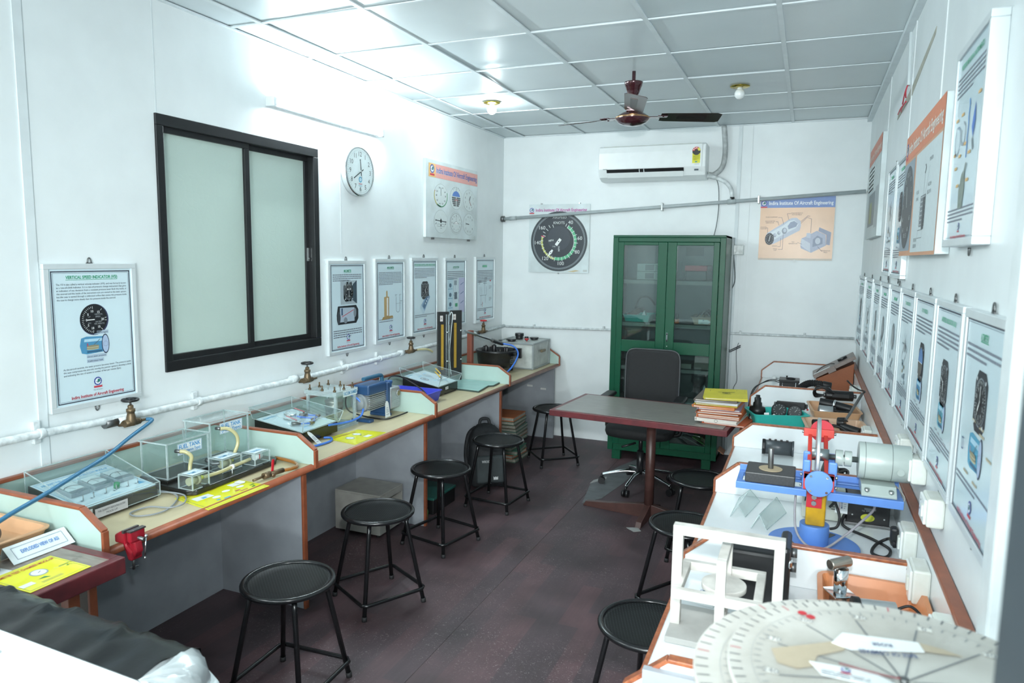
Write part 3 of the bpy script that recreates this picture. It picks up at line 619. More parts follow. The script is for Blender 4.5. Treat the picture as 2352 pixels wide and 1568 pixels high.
# ================================================================ FUEL TANK RIG
ft = thing('fuel_tank_rig', 'clear acrylic twin tank rig with pumps and hoses on a black base', 'training rig', (.3, 2.44, .73))
G().prism([(.13, 2.17), (.45, 2.145), (.485, 2.17), (.478, 2.66), (.45, 2.70), (.13, 2.70)], .7325, .756, 'xy').obj('base', MB, ft, .004)
def acrylic_box(parent, x0, x1, y0, y1, z0, z1, name='tank', lid=.008, e=.004):
    g = G()
    for q in ([(x0,y0,z0),(x1,y0,z0),(x1,y0,z1),(x0,y0,z1)], [(x0,y1,z0),(x1,y1,z0),(x1,y1,z1),(x0,y1,z1)], [(x0,y0,z0),(x0,y1,z0),(x0,y1,z1),(x0,y0,z1)], [(x1,y0,z0),(x1,y1,z0),(x1,y1,z1),(x1,y0,z1)], [(x0-lid,y0-lid,z1),(x1+lid,y0-lid,z1),(x1+lid,y1+lid,z1),(x0-lid,y1+lid,z1)]): g.face(q)
    g.m = 1
    for x in (x0, x1):
        for y in (y0, y1): g.bar((x,y,z0),(x,y,z1), e*1.6, e*1.6, (1, 0, 0))
        g.bar((x,y0,z0+.002),(x,y1,z0+.002), e, e)
    for y in (y0, y1): g.bar((x0,y,z0+.002),(x1,y,z0+.002), e, e)
    a, b, c_, d = (x0-lid,y0-lid,z1),(x1+lid,y0-lid,z1),(x1+lid,y1+lid,z1),(x0-lid,y1+lid,z1)
    for q, r in ((a,b),(b,c_),(c_,d),(d,a)): g.bar(q, r, e, e*1.4)
    return g.obj(name, [ACR, ACE], parent)
pl = G(); pl.box(.145, .31, 2.178, 2.425, .756, .768); pl.obj('plinth', MB, ft, .002)
TY = ((2.19, 2.418, .768, .925, '(Capacitance Type)'), (2.432, 2.672, .757, .965, '(Float Type)'))
for ya, yb, za, zb, s2 in TY:
    tk = acrylic_box(ft, .15, .30, ya, yb, za, zb)
    w_ = yb-ya; p = P(sheet((.3025, ya, 0), (0, 1, 0), (0, 0, 1))); a, b, v0, v1 = w_*.24, w_*.83, zb-.064, zb-.014
    p.rect(a, v0, b, v1, 'dfe8ea'); p.rim(a+.002, v0+.002, b-.002, v1-.002, .0012, '3f96cc', 2); p.text('FUEL TANK', (a+b)/2, v0+.026, .018, '2f8cc8', bold=True, width=(b-a)*.88); p.text(s2, (a+b)/2, v0+.008, .012, '2f8cc8', width=(b-a)*.86, bold=True); p.obj('tank_label', ft)
HOC = M('fuel_hose_clear_yellow', (178, 172, 128), .18, var=.1, coat=.4)
def fitting(a, b, r): G().cyl(a, b, r, n=10).obj('fitting', STL, ft)
fitting((.30, 2.235, .885), (.325, 2.24, .885), .008); G().tube([(.322, 2.24, .885), (.345, 2.25, .882), (.36, 2.265, .86), (.355, 2.262, .825), (.36, 2.255, .795), (.385, 2.25, .785), (.41, 2.235, .786)], .0085, 10, 6).obj('fuel_hose', HOC, ft)
fitting((.30, 2.468, .935), (.325, 2.472, .935), .008); G().tube([(.322, 2.473, .935), (.345, 2.50, .93), (.365, 2.525, .90), (.37, 2.53, .86), (.37, 2.51, .82), (.375, 2.49, .80)], .0085, 10, 6).obj('fuel_hose', HOC, ft)
fitting((.30, 2.405, .80), (.325, 2.40, .798), .009); G().tube([(.32, 2.40, .798), (.345, 2.40, .79), (.37, 2.415, .792)], .0085, 10, 5).obj('fuel_hose', STL, ft)
def pumpbox(x0, x1, y0, y1, zt, txt, inner):
    b = acrylic_box(ft, x0, x1, y0, y1, .757, zt, 'pump_box', 0, .003)
    p = P(lambda u, v, h: (x1-v, y0+u, zt+.0015+h)); w_, d = y1-y0, x1-x0; p.rect(.008, .008, w_-.008, d-.008, 'd4e2e8'); p.text(txt, w_/2, d*.36, d*.26, '5aa6cf', bold=True, width=w_*.6); p.obj('box_label', b)
    inner(b, (x0+x1)/2, (y0+y1)/2)
def pin(b, x, y):
    g = G(); g.cyl((x, y-.03, .785), (x, y+.01, .785), .017, n=14); g.cyl((x, y+.01, .785), (x, y+.022, .785), .022, n=14); g.obj('pump', M('pump_grey_plastic', (168, 168, 140), .3), b)
    G().cyl((x, y+.022, .786), (x, y+.045, .786), .009, n=10).obj('yellow_tube', M('lime_tube', (205, 208, 60), .3), b)
def fin(b, x, y):
    G().cyl((x, y-.01, .785), (x, y+.03, .785), .017, n=14).obj('filter', PAP, b); G().box(x+.016, x+.0175, y+.005, y+.011, .775, .797).obj('red_band', RED, b)
pumpbox(.405, .482, 2.152, 2.24, .818, 'PUMP - 1', pin); pumpbox(.335, .415, 2.385, 2.50, .818, 'PUMP - 2', pin); pumpbox(.385, .465, 2.535, 2.632, .812, 'FLOW METER', fin)
G().tube([(.443, 2.245, .784), (.452, 2.33, .784), (.452, 2.42, .789), (.44, 2.50, .787), (.43, 2.54, .785)], .0085, 10, 5).obj('fuel_hose', HOC, ft)
g = G(); g.cyl((.452, 2.398, .787), (.452, 2.412, .787), .0115, n=12); g.cyl((.452, 2.405, .757), (.452, 2.405, .78), .002, n=6); g.obj('hose_clip', PAP, ft)
for y in (2.235, 2.60): g = G(); g.box(.478, .49, y-.03, y, .757, .764); g.obj('latch', BLK, ft, .001)
g = G(); g.prism([(.505, 2.36), (.54, 2.36), (.55, 2.375), (.54, 2.39), (.505, 2.39)], .736, .737); g.obj('paper_tag', PAP, ft)
hv = thing('drain_hose', 'brown hose with a brass tap and red lever on the bench', 'hose', (.58, 2.55, .73))
G().tube([(.43, 2.712, .747), (.49, 2.717, .742), (.56, 2.70, .741), (.605, 2.66, .741), (.615, 2.60, .745), (.60, 2.555, .748)], .0085, 10, 6).obj('hose', M('amber_hose', (150, 98, 44), .2, coat=.4), hv)
g = G(); g.cyl((.602, 2.565, .748), (.59, 2.49, .748), .0115, n=10); g.cyl((.59, 2.49, .748), (.585, 2.455, .747), .0155, n=8); g.cyl((.585, 2.455, .747), (.580, 2.395, .744), .006, n=8); g.cyl((.592, 2.50, .748), (.61, 2.495, .741), .009, n=8); g.obj('tap', BRS, hv)
g = G(); g.bar((.592, 2.505, .758), (.592, 2.512, .812), .016, .004, (1, 0, 0)); g.obj('lever', M('red_lever', (200, 40, 52), .3), hv, .002)
def y_blk(p):
    yborder(p); p.text('BLOCK DIAGRAM OF FUEL QUANTITY', .32, .84, .06, 'a8863a', bold=True, width=.5)
    for a in ((.10, .52, .36, .72), (.72, .66, .93, .86)): p.rect(*a, 'dfe4e2', 2)
    for u, v in ((.34, .42), (.56, .56), (.78, .54)): p.disc(u, v, .06, 'e6ecea', 2, .06)
    for k in range(14): p.rect(.16+k*.05, .40+k*.018, .18+k*.05, .42+k*.018, 'b9bb6c', 1.5)
    p.rect(.2, .55, .27, .62, '4f9fcb', 3); p.rect(.27, .24, .32, .3, '4f9fcb', 2); p.rect(.36, .2, .46, .25, '4f9fcb', 2); p.rect(.62, .36, .70, .41, 'b04a5c', 2); p.rect(.66, .28, .78, .31, 'c05a5a', 2)
    p.poly([(.84, .3), (.92, .36), (.9, .26)], '2f7a44', 2); p.rect(.88, .40, .95, .44, '2f7a44', 2)
ysheet('yellow laminated block diagram under the edge of the fuel tank rig', [(.43, 2.105), (.658, 2.062), (.668, 2.40), (.485, 2.41)], .7305, y_blk)
# ================================================================ PRESSURE PANEL, VACUUM CHAMBER, PUMP
ap = thing('pressure_panel', 'black wedge panel with gauge, blue tubes and clear lid beside the vacuum chamber', 'training panel', (.2, 3.16, .73))
y0, y1 = 2.985, 3.292
G().prism([(.375, .742), (.375, .803), (.055, .845), (.055, .742)], y0, y1, 'xz').obj('housing', MB, ap, .002)
for x in (.09, .34):
    for y in (y0+.03, y1-.03): G().cyl((x, y, .73), (x, y, .744), .011, n=10).obj('foot', BLM, ap)
Vd = Vector((-.320, 0, .042)); Lv = Vd.length; F = sheet((.375, y0, .8035), (0, 1, 0), Vd); wv = y1-y0
p = P(F, .0005); p.rect(.005, .005, wv-.005, Lv-.005, SHE, 1); p.text('ALTIMETER TEST', .085, Lv-.045, .016, '6fb0d0', bold=True, width=.12)
for u, v in ((.2, Lv-.03), (.07, .05), (.16, .16), (.25, .19)): p.rect(u, v, u+.05, v+.008, '7fb8d6', 2)
p.obj('panel_print', ap)
g = G(); g.cyl(F(.14, .20, .006), F(.14, .20, .034), .034, n=28); gg = g.obj('gauge', CHR, ap, .003)
p = P(F, .0005); p.disc(.14, .20, .030, 'cfdadc', 70); p.arc(.14, .20, .023, .025, -120, 120, '3b4446', 72); p.tick(.14, .20, -.006, .022, 40, .0018, '222222', 73); p.obj('gauge_dial', gg)
for pts in ([F(.155, .165, .02), F(.175, .12, .02), F(.195, .09, .02)], [F(.085, .085, .014), F(.12, .055, .014), F(.14, .048, .014)], [F(.14, .048, .014), F(.17, .06, .014), F(.20, .08, .016), F(.24, .095, .016)], [F(.235, .15, .014), F(.26, .12, .014), F(.275, .105, .014)]): G().tube(pts, .0052, 8, 5).obj('air_tube', BLU, ap)
for u, v in ((.14, .048), (.20, .085), (.265, .105)):
    g = G(); g.cyl(F(u-.015, v, .014), F(u+.015, v, .014), .008, n=8); g.cyl(F(u, v, .014), F(u, v+.016, .014), .007, n=8); g.obj('tee_fitting', BRS, ap)
for u, v in ((.07, .10), (.22, .17)):
    g = G(); g.cyl(F(u-.022, v+.01, .014), F(u+.018, v-.014, .014), .010, n=10); g.cyl(F(u, v, .014), F(u, v, .03), .006, n=8); tv = g.obj('ball_valve', STL, ap); g = G(); g.bar(F(u+.004, v-.002, .032), F(u-.018, v+.055, .046), .012, .003); g.obj('lever', M('pink_red_lever', (205, 80, 92), .35), tv, .002)
g = G(); x0, x1 = .048, .383; ya, yb = y0-.008, y1+.008
B4 = [(x0, ya, .85), (x1, ya, .806), (x1, yb, .806), (x0, yb, .85)]; T4 = [(x0-.012, ya-.012, .912), (x1+.018, ya-.012, .862), (x1+.018, yb+.012, .862), (x0-.012, yb+.012, .912)]
for i in range(4): g.face([B4[i], B4[(i+1) % 4], T4[(i+1) % 4], T4[i]])
g.face(T4); g.m = 1
for i in range(4): g.bar(B4[i], B4[(i+1) % 4], .0028, .0028); g.bar(T4[i], T4[(i+1) % 4], .0028, .0028); g.bar(B4[i], T4[i], .0045, .0045)
g.obj('clear_cover', [ACR, ACE], ap)
def hangtag(parent, quad, nm='paper_tag'):
    a, b, c_, d = [Vector(q) for q in quad]
    tip = (a+b)/2; g = G(); g.face([tip+(a-tip)*.45, tip+(b-tip)*.45, b+(c_-b)*.16, c_, d, a+(d-a)*.16]); o = g.obj(nm, PAP, parent)
    p = P(lambda u, v, h: (a*(1-u)+b*u)*(1-v)+(d*(1-u)+c_*u)*v+(b-a).cross(a-d).normalized()*(h+.0006)); 
    for v in (.4, .5, .58, .66, .8): p.rect(.2, v, .8, v+.035, '8d97a0')
    p.obj('tag_print', o)
hangtag(ap, [(.388, 3.00, .803), (.388, 3.03, .803), (.430, 3.075, .735), (.430, 3.04, .735)])
hose('air_tube', 'blue air tube curling out from under the pressure panel', [(.385, 3.15, .740), (.42, 3.17, .738), (.455, 3.12, .737), (.45, 3.03, .737), (.42, 2.95, .737), (.36, 2.88, .737)], .0062, BLU)
vc = thing('vacuum_chamber', 'square clear acrylic vacuum chamber with bolted lid and metal canister inside', 'vacuum chamber', (.23, 3.44, .73))
acrylic_box(vc, .13, .325, 3.345, 3.53, .742, .93, 'chamber_wall', 0, .009)
for z_ in ((.73, .742), (.935, .955)): G().box(.115, .34, 3.33, 3.545, *z_).obj('end_plate', clear('thick_acrylic', (228, 238, 238), .05, .3), vc)
for x, y in ((.14, 3.35), (.14, 3.44), (.14, 3.525), (.228, 3.35), (.228, 3.525), (.315, 3.35), (.315, 3.44), (.315, 3.525)):
    g = G(); g.cyl((x, y, .953), (x, y, .963), .009, n=6); g.cyl((x, y, .96), (x, y, .985), .0045, n=8); g.obj('bolt', BRS, vc)
g = G(); g.lathe([(.0, .78), (.04, .782), (.05, .80), (.05, .84), (.054, .842), (.054, .85), (.049, .855), (.055, .875), (.055, .885), (.0, .89)], (.24, 3.445, 0), n=24); g.obj('canister', M('canister_metal', (150, 150, 142), .35, .6, var=.2), vc)
G().cyl((.24, 3.445, .745), (.24, 3.445, .785), .01, n=10).obj('canister_stem', STL, vc)
p = P(sheet((.3445, 3.33, .918), (0, 1, 0), (0, 0, 1))); p.rect(.06, .0, .2, .036, 'd8e6ea'); p.text('VACUUM CHAMBER', .13, .008, .021, '3f93c4', bold=True, width=.13); p.obj('chamber_label', vc)
hose('air_tube', 'blue air tube looping from the pressure panel through the vacuum chamber', [(.385, 3.20, .80), (.38, 3.31, .785), (.375, 3.43, .775), (.37, 3.53, .785), (.355, 3.575, .82), (.345, 3.565, .86), (.30, 3.552, .895), (.24, 3.55, .905)], .0065, BLU)
vp = thing('vacuum_pump', 'blue and silver vacuum pump with carrying handle and paper tag', 'pump', (.33, 3.72, .73))
NVY = M('navy_blue_enamel', (38, 72, 112), .38, var=.08); SIL = M('cast_silver', (170, 176, 178), .35, .55, var=.08)
g = G(); g.cyl((.325, 3.575, .845), (.325, 3.80, .845), .058, n=28)
for k in range(9): z = .80+k*.0115; g.box(.27, .387, 3.60, 3.79, z, z+.005)
g.obj('motor', SIL, vp, .001)
G().lathe([(.0, 3.556), (.035, 3.560), (.044, 3.570), (.046, 3.585)], (.325, 0, .845), (0, 1, 0), 28).obj('fan_cowl', M('cowl_grey', (120, 128, 132), .5), vp)
G().box(.275, .39, 3.585, 3.785, .895, .957).obj('terminal_box', NVY, vp, .010)
G().box(.262, .395, 3.785, 3.82, .745, .945).obj('mounting_plate', NVY, vp, .006)
g = G(); g.box(.265, .398, 3.82, 3.935, .765, .905); cs = g.obj('oil_case', SIL, vp, .012)
g = G()
for k in range(6): z = .785+k*.012; g.box(.398, .4005, 3.83, 3.925, z, z+.004)
g.cyl((.398, 3.905, .86), (.404, 3.905, .86), .022, n=20); g.obj('case_rib', SIL, cs); G().cyl((.404, 3.905, .86), (.4055, 3.905, .86), .016, n=18).obj('sight_glass', M('oil_glass', (120, 112, 70), .1), cs)
g = G(); g.cyl((.35, 3.87, .905), (.35, 3.87, .928), .020, n=14); g.cyl((.35, 3.87, .928), (.35, 3.87, .945), .025, n=8); g.obj('oil_cap', M('blue_cap', (42, 86, 140), .35), vp)
G().tube([(.34, 3.60, .992), (.34, 3.70, .992), (.34, 3.79, .990), (.34, 3.806, .97), (.34, 3.806, .94)], .0125, 10, 5).obj('handle', M('handle_teal', (44, 92, 120), .45), vp)
g = G(); g.cyl((.31, 3.835, .905), (.31, 3.835, .965), .006, n=8); g.obj('inlet', CHR, vp)
for y in (3.60, 3.80): G().box(.265, .40, y-.02, y+.025, .73, .748).obj('foot_bar', NVY, vp, .004)
hangtag(vp, [(.412, 3.73, .838), (.412, 3.765, .838), (.422, 3.775, .737), (.422, 3.715, .737)])
hose('power_cable', 'black cable looping from the blue vacuum pump across the bench', [(.30, 3.59, .93), (.25, 3.56, .90), (.22, 3.60, .80), (.24, 3.70, .742), (.43, 3.68, .738), (.46, 3.78, .738), (.47, 3.90, .742)], .0048, WIR, 8, cat='cable')
hose('power_cable', 'black lead arching over the divider behind the vacuum pump', [(.33, 3.88, .93), (.30, 3.99, .95), (.33, 4.10, .92), (.47, 4.14, .82), (.48, 4.06, .745), (.47, 3.99, .742)], .0045, WIR, 8, cat='cable')
def y_sm(p):
    yborder(p); p.rect(.08, .82, .78, .87, 'a8863a', 2)
    for u, v in ((.3, .5), (.62, .62)): p.disc(u, v, .085, '8f9a9a', 1, .13); p.disc(u, v, .07, 'dfe8ea', 2, .105); p.tick(u, v, -.02, .05, 80, .01, '30383a')
    p.poly([(.55, .42), (.59, .47), (.62, .42)], '2f7a44', 2); p.rect(.52, .15, .7, .3, 'dfe4e2', 2)
    for k in range(9): p.rect(.66+k*.03, .55-k*.02, .675+k*.03, .56-k*.02, 'b9bb6c', 1.5)
    p.line((.5, .3), (.8, .42), .006, '8a9a4a')
ysheet('small yellow laminated diagram lying in front of the vacuum chamber', [(.385, 3.17), (.605, 3.13), (.61, 3.43), (.425, 3.415)], .7305, y_sm)
# ================================================================ FAR LEFT BAYS
bt = thing('plastic_tray', 'blue plastic tray behind the divider in the third bay', 'tray', (.28, 4.2, .73))
G().tray(.10, .455, 4.03, 4.40, .7305, .805, r=.02).obj('tray', M('cobalt_plastic', (62, 70, 190), .4), bt)
lp = thing('leak_panel', 'black wedge panel with a dial and two yellow levers under clear lid', 'training panel', (.25, 4.62, .73))
y0, y1 = 4.47, 4.78
G().prism([(.385, .738), (.385, .802), (.09, .862), (.09, .738)], y0, y1, 'xz').obj('housing', MB, lp, .002); G().box(.36, .38, 4.60, 4.76, .73, .738).obj('foot', BLM, lp)
Vd = Vector((-.295, 0, .06)); Lv = Vd.length; F = sheet((.385, y0, .8025), (0, 1, 0), Vd); wv = y1-y0
p = P(F, .0005); p.rect(.005, .005, wv-.005, Lv-.005, SHE, 1); p.text('MOCK-UP', .06, Lv-.035, .014, '6fb0d0', bold=True, width=.07)
for u, v in ((.12, .10), (.1, .22), (.2, .24), (.2, .06)): p.rect(u, v, u+.05, v+.007, '7fb8d6', 2)
p.disc(.09, .165, .034, '7d888a', 1.5); p.disc(.09, .165, .026, 'b9c4c6', 2); p.disc(.09, .165, .013, '8d989a', 3); p.disc(.19, .20, .04, '9fb0b8', 1.5); p.obj('panel_print', lp)
for u, v in ((.155, .075), (.245, .12)):
    g = G(); g.cyl(F(u-.015, v, .012), F(u+.02, v, .012), .011, n=10); g.cyl(F(u, v, .012), F(u, v, .03), .008, n=8); b = g.obj('ball_valve', CHR, lp); g = G(); g.bar(F(u, v, .032), F(u+.02, v+.06, .055), .012, .003); g.obj('lever', M('yellow_lever', (196, 164, 70), .4), b, .001)
p = P(sheet((.3865, y0, .74), (0, 1, 0), (0, 0, 1))); p.rect(.11, .026, .155, .046, 'd8dede'); p.rect(.12, .033, .145, .039, '7d868c', 2); p.obj('front_label', lp)
g = G(); x0, x1 = .083, .392; ya, yb = y0-.007, y1+.007
B4 = [(x0, ya, .865), (x1, ya, .805), (x1, yb, .805), (x0, yb, .865)]; T4 = [(x0-.01, ya-.01, .925), (x1+.02, ya-.01, .858), (x1+.02, yb+.01, .858), (x0-.01, yb+.01, .925)]
for i in range(4): g.face([B4[i], B4[(i+1) % 4], T4[(i+1) % 4], T4[i]])
g.m = 1
for i in range(4): g.bar(B4[i], B4[(i+1) % 4], .0028, .0028); g.bar(T4[i], T4[(i+1) % 4], .0028, .0028); g.bar(B4[i], T4[i], .004, .004)
g.obj('clear_cover', [ACR, ACE], lp)
ab = thing('notched_board', 'flat aqua board with notched dark edge lying before the tall manometers', 'board', (.4, 4.95, .73))
g = G(); g.prism([(.20, 4.80), (.575, 4.755), (.545, 5.00), (.575, 5.03), (.565, 5.17), (.20, 5.17)], .7305, .742); g.obj('base', M('dark_green_edge', (58, 74, 70), .45), ab)
g = G(); g.prism([(.20, 4.802), (.573, 4.758), (.543, 5.00), (.573, 5.032), (.563, 5.168), (.20, 5.168)], .742, .7445); g.obj('top', M('aqua_laminate', (150, 190, 184), .25, var=.05), ab)
p = P(lambda u, v, h: (u, v, .7448+h), .0003)
for a, b in (((.28, 4.9), (.45, 4.88)), ((.3, 5.0), (.3, 5.12)), ((.42, 4.95), (.42, 5.02)), ((.3, 5.06), (.5, 5.05)), ((.48, 4.86), (.5, 4.92))): p.line(a, b, .003, '5c7672')
p.obj('scribe_lines', ab)
def manometer(x, y, zt, label, tubes):
    rz = math.radians(47); t = thing('manometer', label, 'manometer', (x, y, .73), rz, 'tall black manometer boards')
    h = zt-.73; k = dict(w=False)
    G().box(-.048, .048, -.010, .010, .0, h).obj('board', M('manometer_black', (36, 37, 37), .35, var=.1), t, .0015, **k)
    G().box(-.048, .048, -.035, .035, .0005, .012).obj('foot', BLK, t, .002, **k)
    p = P(lambda u, v, q: (u, -.011-q, v), .0006); p.rect(-.020, h*.2, .002, h-.10, 'a8862c'); 
    for i in range(int((h*.8-.1)/.008)): p.rect(-.020, h*.2+i*.008, -.020+(.010 if i % 5 == 0 else .006), h*.2+i*.008+.001, '4a3a10', 2)
    p.rect(-.028, h-.075, -.004, h-.03, 'c9c4c0'); p.rect(-.022, h-.06, -.010, h-.045, '9a9490', 2); p.obj('scale', t, **k)
    if tubes:
        for q in (.022, .038): G().cyl((q, -.018, .06), (q, -.018, h-.02), .004, n=8).obj('glass_tube', M('tube_glass', (140, 150, 152), .1, .2), t, **k)
    g = G()
    for z in (h*.32, h*.72): g.cyl((.018 if tubes else .03, -.022, z), (.044, -.022, z), .006, n=8); g.cyl((.036, -.010, z), (.036, -.026, z), .004, n=8)
    g.obj('tube_clip', CHR, t, **k)
manometer(.160, 4.965, 1.305, 'tall black manometer board with glass tubes behind the yellow lever panel', True)
manometer(.205, 5.10, 1.31, 'tall black manometer board standing by the divider next to the one with glass tubes', False)
hose('clear_hose', 'thin clear hose hanging down between the two manometer boards', [(.19, 5.02, 1.27), (.20, 5.035, 1.30), (.21, 5.03, 1.26), (.20, 5.02, 1.1), (.19, 5.02, .95), (.20, 5.03, .80)], .0035, M('clear_hose_grey', (190, 200, 200), .2), 5)
rp = thing('rod_post', 'reddish brown square post holding a steel rod over the divider', 'stand', (.21, 5.36, .73))
G().box(.188, .232, 5.338, 5.382, .73, 1.125).obj('post', M('red_oxide', (132, 74, 58), .5), rp, .004)
G().cyl((.235, 5.20, 1.135), (.295, 5.66, 1.012), .0095, n=12).obj('rod', MET, rp)
g = G(); g.cyl((.290, 5.62, 1.02), (.315, 5.80, .970), .017, n=12); g.cyl((.305, 5.73, .99), (.33, 5.75, .985), .012, n=8); g.obj('gun_grip', STL, rp, .002)
dr = thing('gyro_drum', 'large black drum instrument crowded with gear on its top', 'instrument', (.285, 5.745, .73)); c_ = (.285, 5.745)
g = G(); g.lathe([(.0, .79), (.15, .79), (.165, .80), (.172, .83), (.176, .90), (.187, .905), (.19, .915), (.187, .925), (.172, .925), (.168, .88), (.0, .88)], (*c_, 0), n=40); g.obj('drum', M('drum_black_enamel', (28, 29, 30), .3, var=.2), dr)
for k in range(4): a = PI/4+k*PI/2; G().cyl((c_[0]+.14*math.cos(a), c_[1]+.14*math.sin(a), .73), (c_[0]+.14*math.cos(a), c_[1]+.14*math.sin(a), .795), .014, n=8).obj('leg', BLK, dr)
G().box(.455, .478, 5.66, 5.74, .86, .885).obj('bracket', BLK, dr, .003); G().box(.39, .47, 5.86, 5.885, .84, .93).obj('bracket', BLK, dr, .003)
for i in range(9):
    a = R.uniform(0, 6.28); r = R.uniform(.02, .13); x, y = c_[0]+r*math.cos(a), c_[1]+r*math.sin(a); h = R.uniform(.925, .965)
    g = G(); g.cyl((x, y, .88), (x, y, h), R.uniform(.012, .028), n=12); g.cyl((x, y, h), (x, y, h+.008), .009, n=8); g.obj('gear_unit', (STL, BLK, BLP)[i % 3], dr, .002)
p = P(sheet((.4615, 5.60, .82), (.25, .97, 0), (0, 0, 1))); p.rim(.02, .005, .1, .04, .003, '8c9294'); p.rect(.03, .015, .08, .03, '50585a', 2); p.obj('badge', dr)
hose('air_tube', 'blue air tube bending from the rod grip down past the drum', [(.325, 5.79, .972), (.42, 5.80, .955), (.49, 5.74, .90), (.50, 5.62, .82), (.47, 5.52, .76), (.42, 5.44, .738)], .0075, BLU)
ib = thing('instrument_case', 'off-white metal instrument case with dials on its top in the far corner', 'instrument', (.36, 6.17, .73))
ICW = M('case_offwhite', (198, 204, 200), .45, var=.06, dark='aab0ac'); IC2 = M('case_edge_grey', (150, 158, 158), .4, .2)
G().box(.175, .545, 5.955, 6.38, .735, .962).obj('case', ICW, ib, .003)
g = G()
for x in (.175, .552):
    for y in (5.95, 6.385): g.box(x-.010, x+.006, y-.006, y+.010, .732, .968)
for y in (5.95, 6.385): g.box(.168, .556, y-.008, y+.008, .955, .970); g.box(.168, .556, y-.008, y+.008, .731, .742)
for x in (.172, .549): g.box(x-.006, x+.010, 5.95, 6.385, .955, .970); g.box(x-.006, x+.010, 5.95, 6.385, .731, .742)
g.obj('corner_trim', IC2, ib, .002)
G().box(.552, .575, 6.13, 6.23, .868, .892).obj('handle', M('wood_handle', (120, 108, 84), .5), ib, .006)
for x, y, r, h, m in ((.30, 6.05, .045, .02, BLK), (.30, 6.24, .042, .055, BLP), (.44, 6.27, .042, .02, BLK), (.20, 6.02, .02, .008, BLK), (.24, 6.10, .018, .008, BLK), (.40, 6.17, .018, .035, BLP)):
    g = G(); g.cyl((x, y, .968), (x, y, .968+h*.5), r*.85, n=24); g.cyl((x, y, .968+h*.5), (x, y, .968+h), r, n=24); g.obj('dial_unit', m, ib, .002)
g = G(); g.cyl((.43, 6.10, .968), (.43, 6.10, .985), .005, n=8); g.cyl((.43, 6.10, .985), (.43, 6.10, .993), .022, n=14); g.obj('red_knob', RED, ib, label='red knob')
# ================================================================ UNDER THE LEFT BENCH
cr = thing('metal_box', 'grey metal box with an open side on the floor under the bench', 'box', (.29, 3.74, 0))
CG = M('grey_metal_box', (150, 150, 144), .5, var=.12, dark='8c8c86'); rzb = 0
g = G(); g.box(.12, .45, 3.60, 3.87, .265, .275); g.box(.12, .45, 3.60, 3.607, .02, .265); g.box(.12, .13, 3.607, 3.87, .02, .265); g.box(.12, .45, 3.607, 3.87, .02, .03); g.box(.13, .45, 3.862, 3.87, .03, .265); g.box(.44, .45, 3.607, 3.66, .03, .265); g.box(.44, .45, 3.66, 3.862, .03, .06); g.box(.44, .45, 3.66, 3.862, .23, .265); g.obj('casing', CG, cr, .002)
for x in (.15, .42):
    for y in (3.63, 3.84): G().cyl((x, y, 0), (x, y, .022), .015, n=10).obj('foot', BLM, cr)
bg = thing('backpack', 'black backpack slumped under the bench behind a stool', 'backpack', (.62, 4.83, 0)); BGM = M('black_nylon', (34, 37, 40), .7, var=.25, ns=30, bump=.3, bs=90)
T = Matrix.Translation((.62, 4.83, 0)) @ Matrix.Rotation(math.radians(38), 4, 'Z') @ Matrix.Rotation(math.radians(-8), 4, 'X')
g = G(T); prof = [(.0, .80, .0), (.02, .95, .0), (.12, 1.0, .0), (.26, .97, .0), (.36, .88, .01), (.43, .68, .03), (.465, .38, .05), (.475, .0, .05)]; n = 20; vs_ = []
for z, s_, o_ in prof:
    for k in range(n):
        a = 2*PI*k/n; cx, sx = math.cos(a), math.sin(a); e = .55; vs_.append((.145*s_*math.copysign(abs(cx)**e, cx), o_+.085*s_*math.copysign(abs(sx)**e, sx), z))
g.add(vs_, [(i*n+k, i*n+(k+1) % n, (i+1)*n+(k+1) % n, (i+1)*n+k) for i in range(len(prof)-1) for k in range(n)]+[tuple(reversed(range(n)))], True); g.obj('body', BGM, bg)
g = G(T); g.box(-.11, .11, -.115, -.075, .03, .24); g.obj('front_pocket', M('pocket_grey', (52, 60, 62), .7, var=.2), bg, .02, 3)
g = G(T); g.tube([(-.04, .05, .44), (-.03, .055, .50), (.03, .055, .50), (.04, .05, .44)], .012, 8, 5); g.obj('grab_handle', BGM, bg)
for s_ in (-1, 1): g = G(T); g.tube([(.07*s_, .06, .44), (.12*s_, .10, .38), (.14*s_, .12, .22), (.12*s_, .09, .06)], .016, 8, 5); g.obj('strap', BGM, bg)
p = P(lambda u, v, h: T @ Vector((u, -.118-h, v)), .001); p.text('WROGN', -.03, .19, .018, 'c8cece', bold=True, width=.075)
p.poly([(.02, .06), (.055, .06), (.055, .085), (.0375, .07), (.02, .085)], 'd0d4d4'); p.disc(.0375, .075, .008, 'd0d4d4'); p.obj('logo', bg)
fcols = ['4a5f52', '9a5a3c', '3f6f5c', '55705f', '355a4c', '4f6a5c', '7a5240', '3f5f52', '46665a', '5a4a3c', '44604f', 'a4603c']
ORD = ('lowest', 'second', 'third', 'fourth', 'fifth', 'sixth', 'seventh', 'eighth', 'ninth', 'tenth', 'eleventh', 'topmost')
z = 0
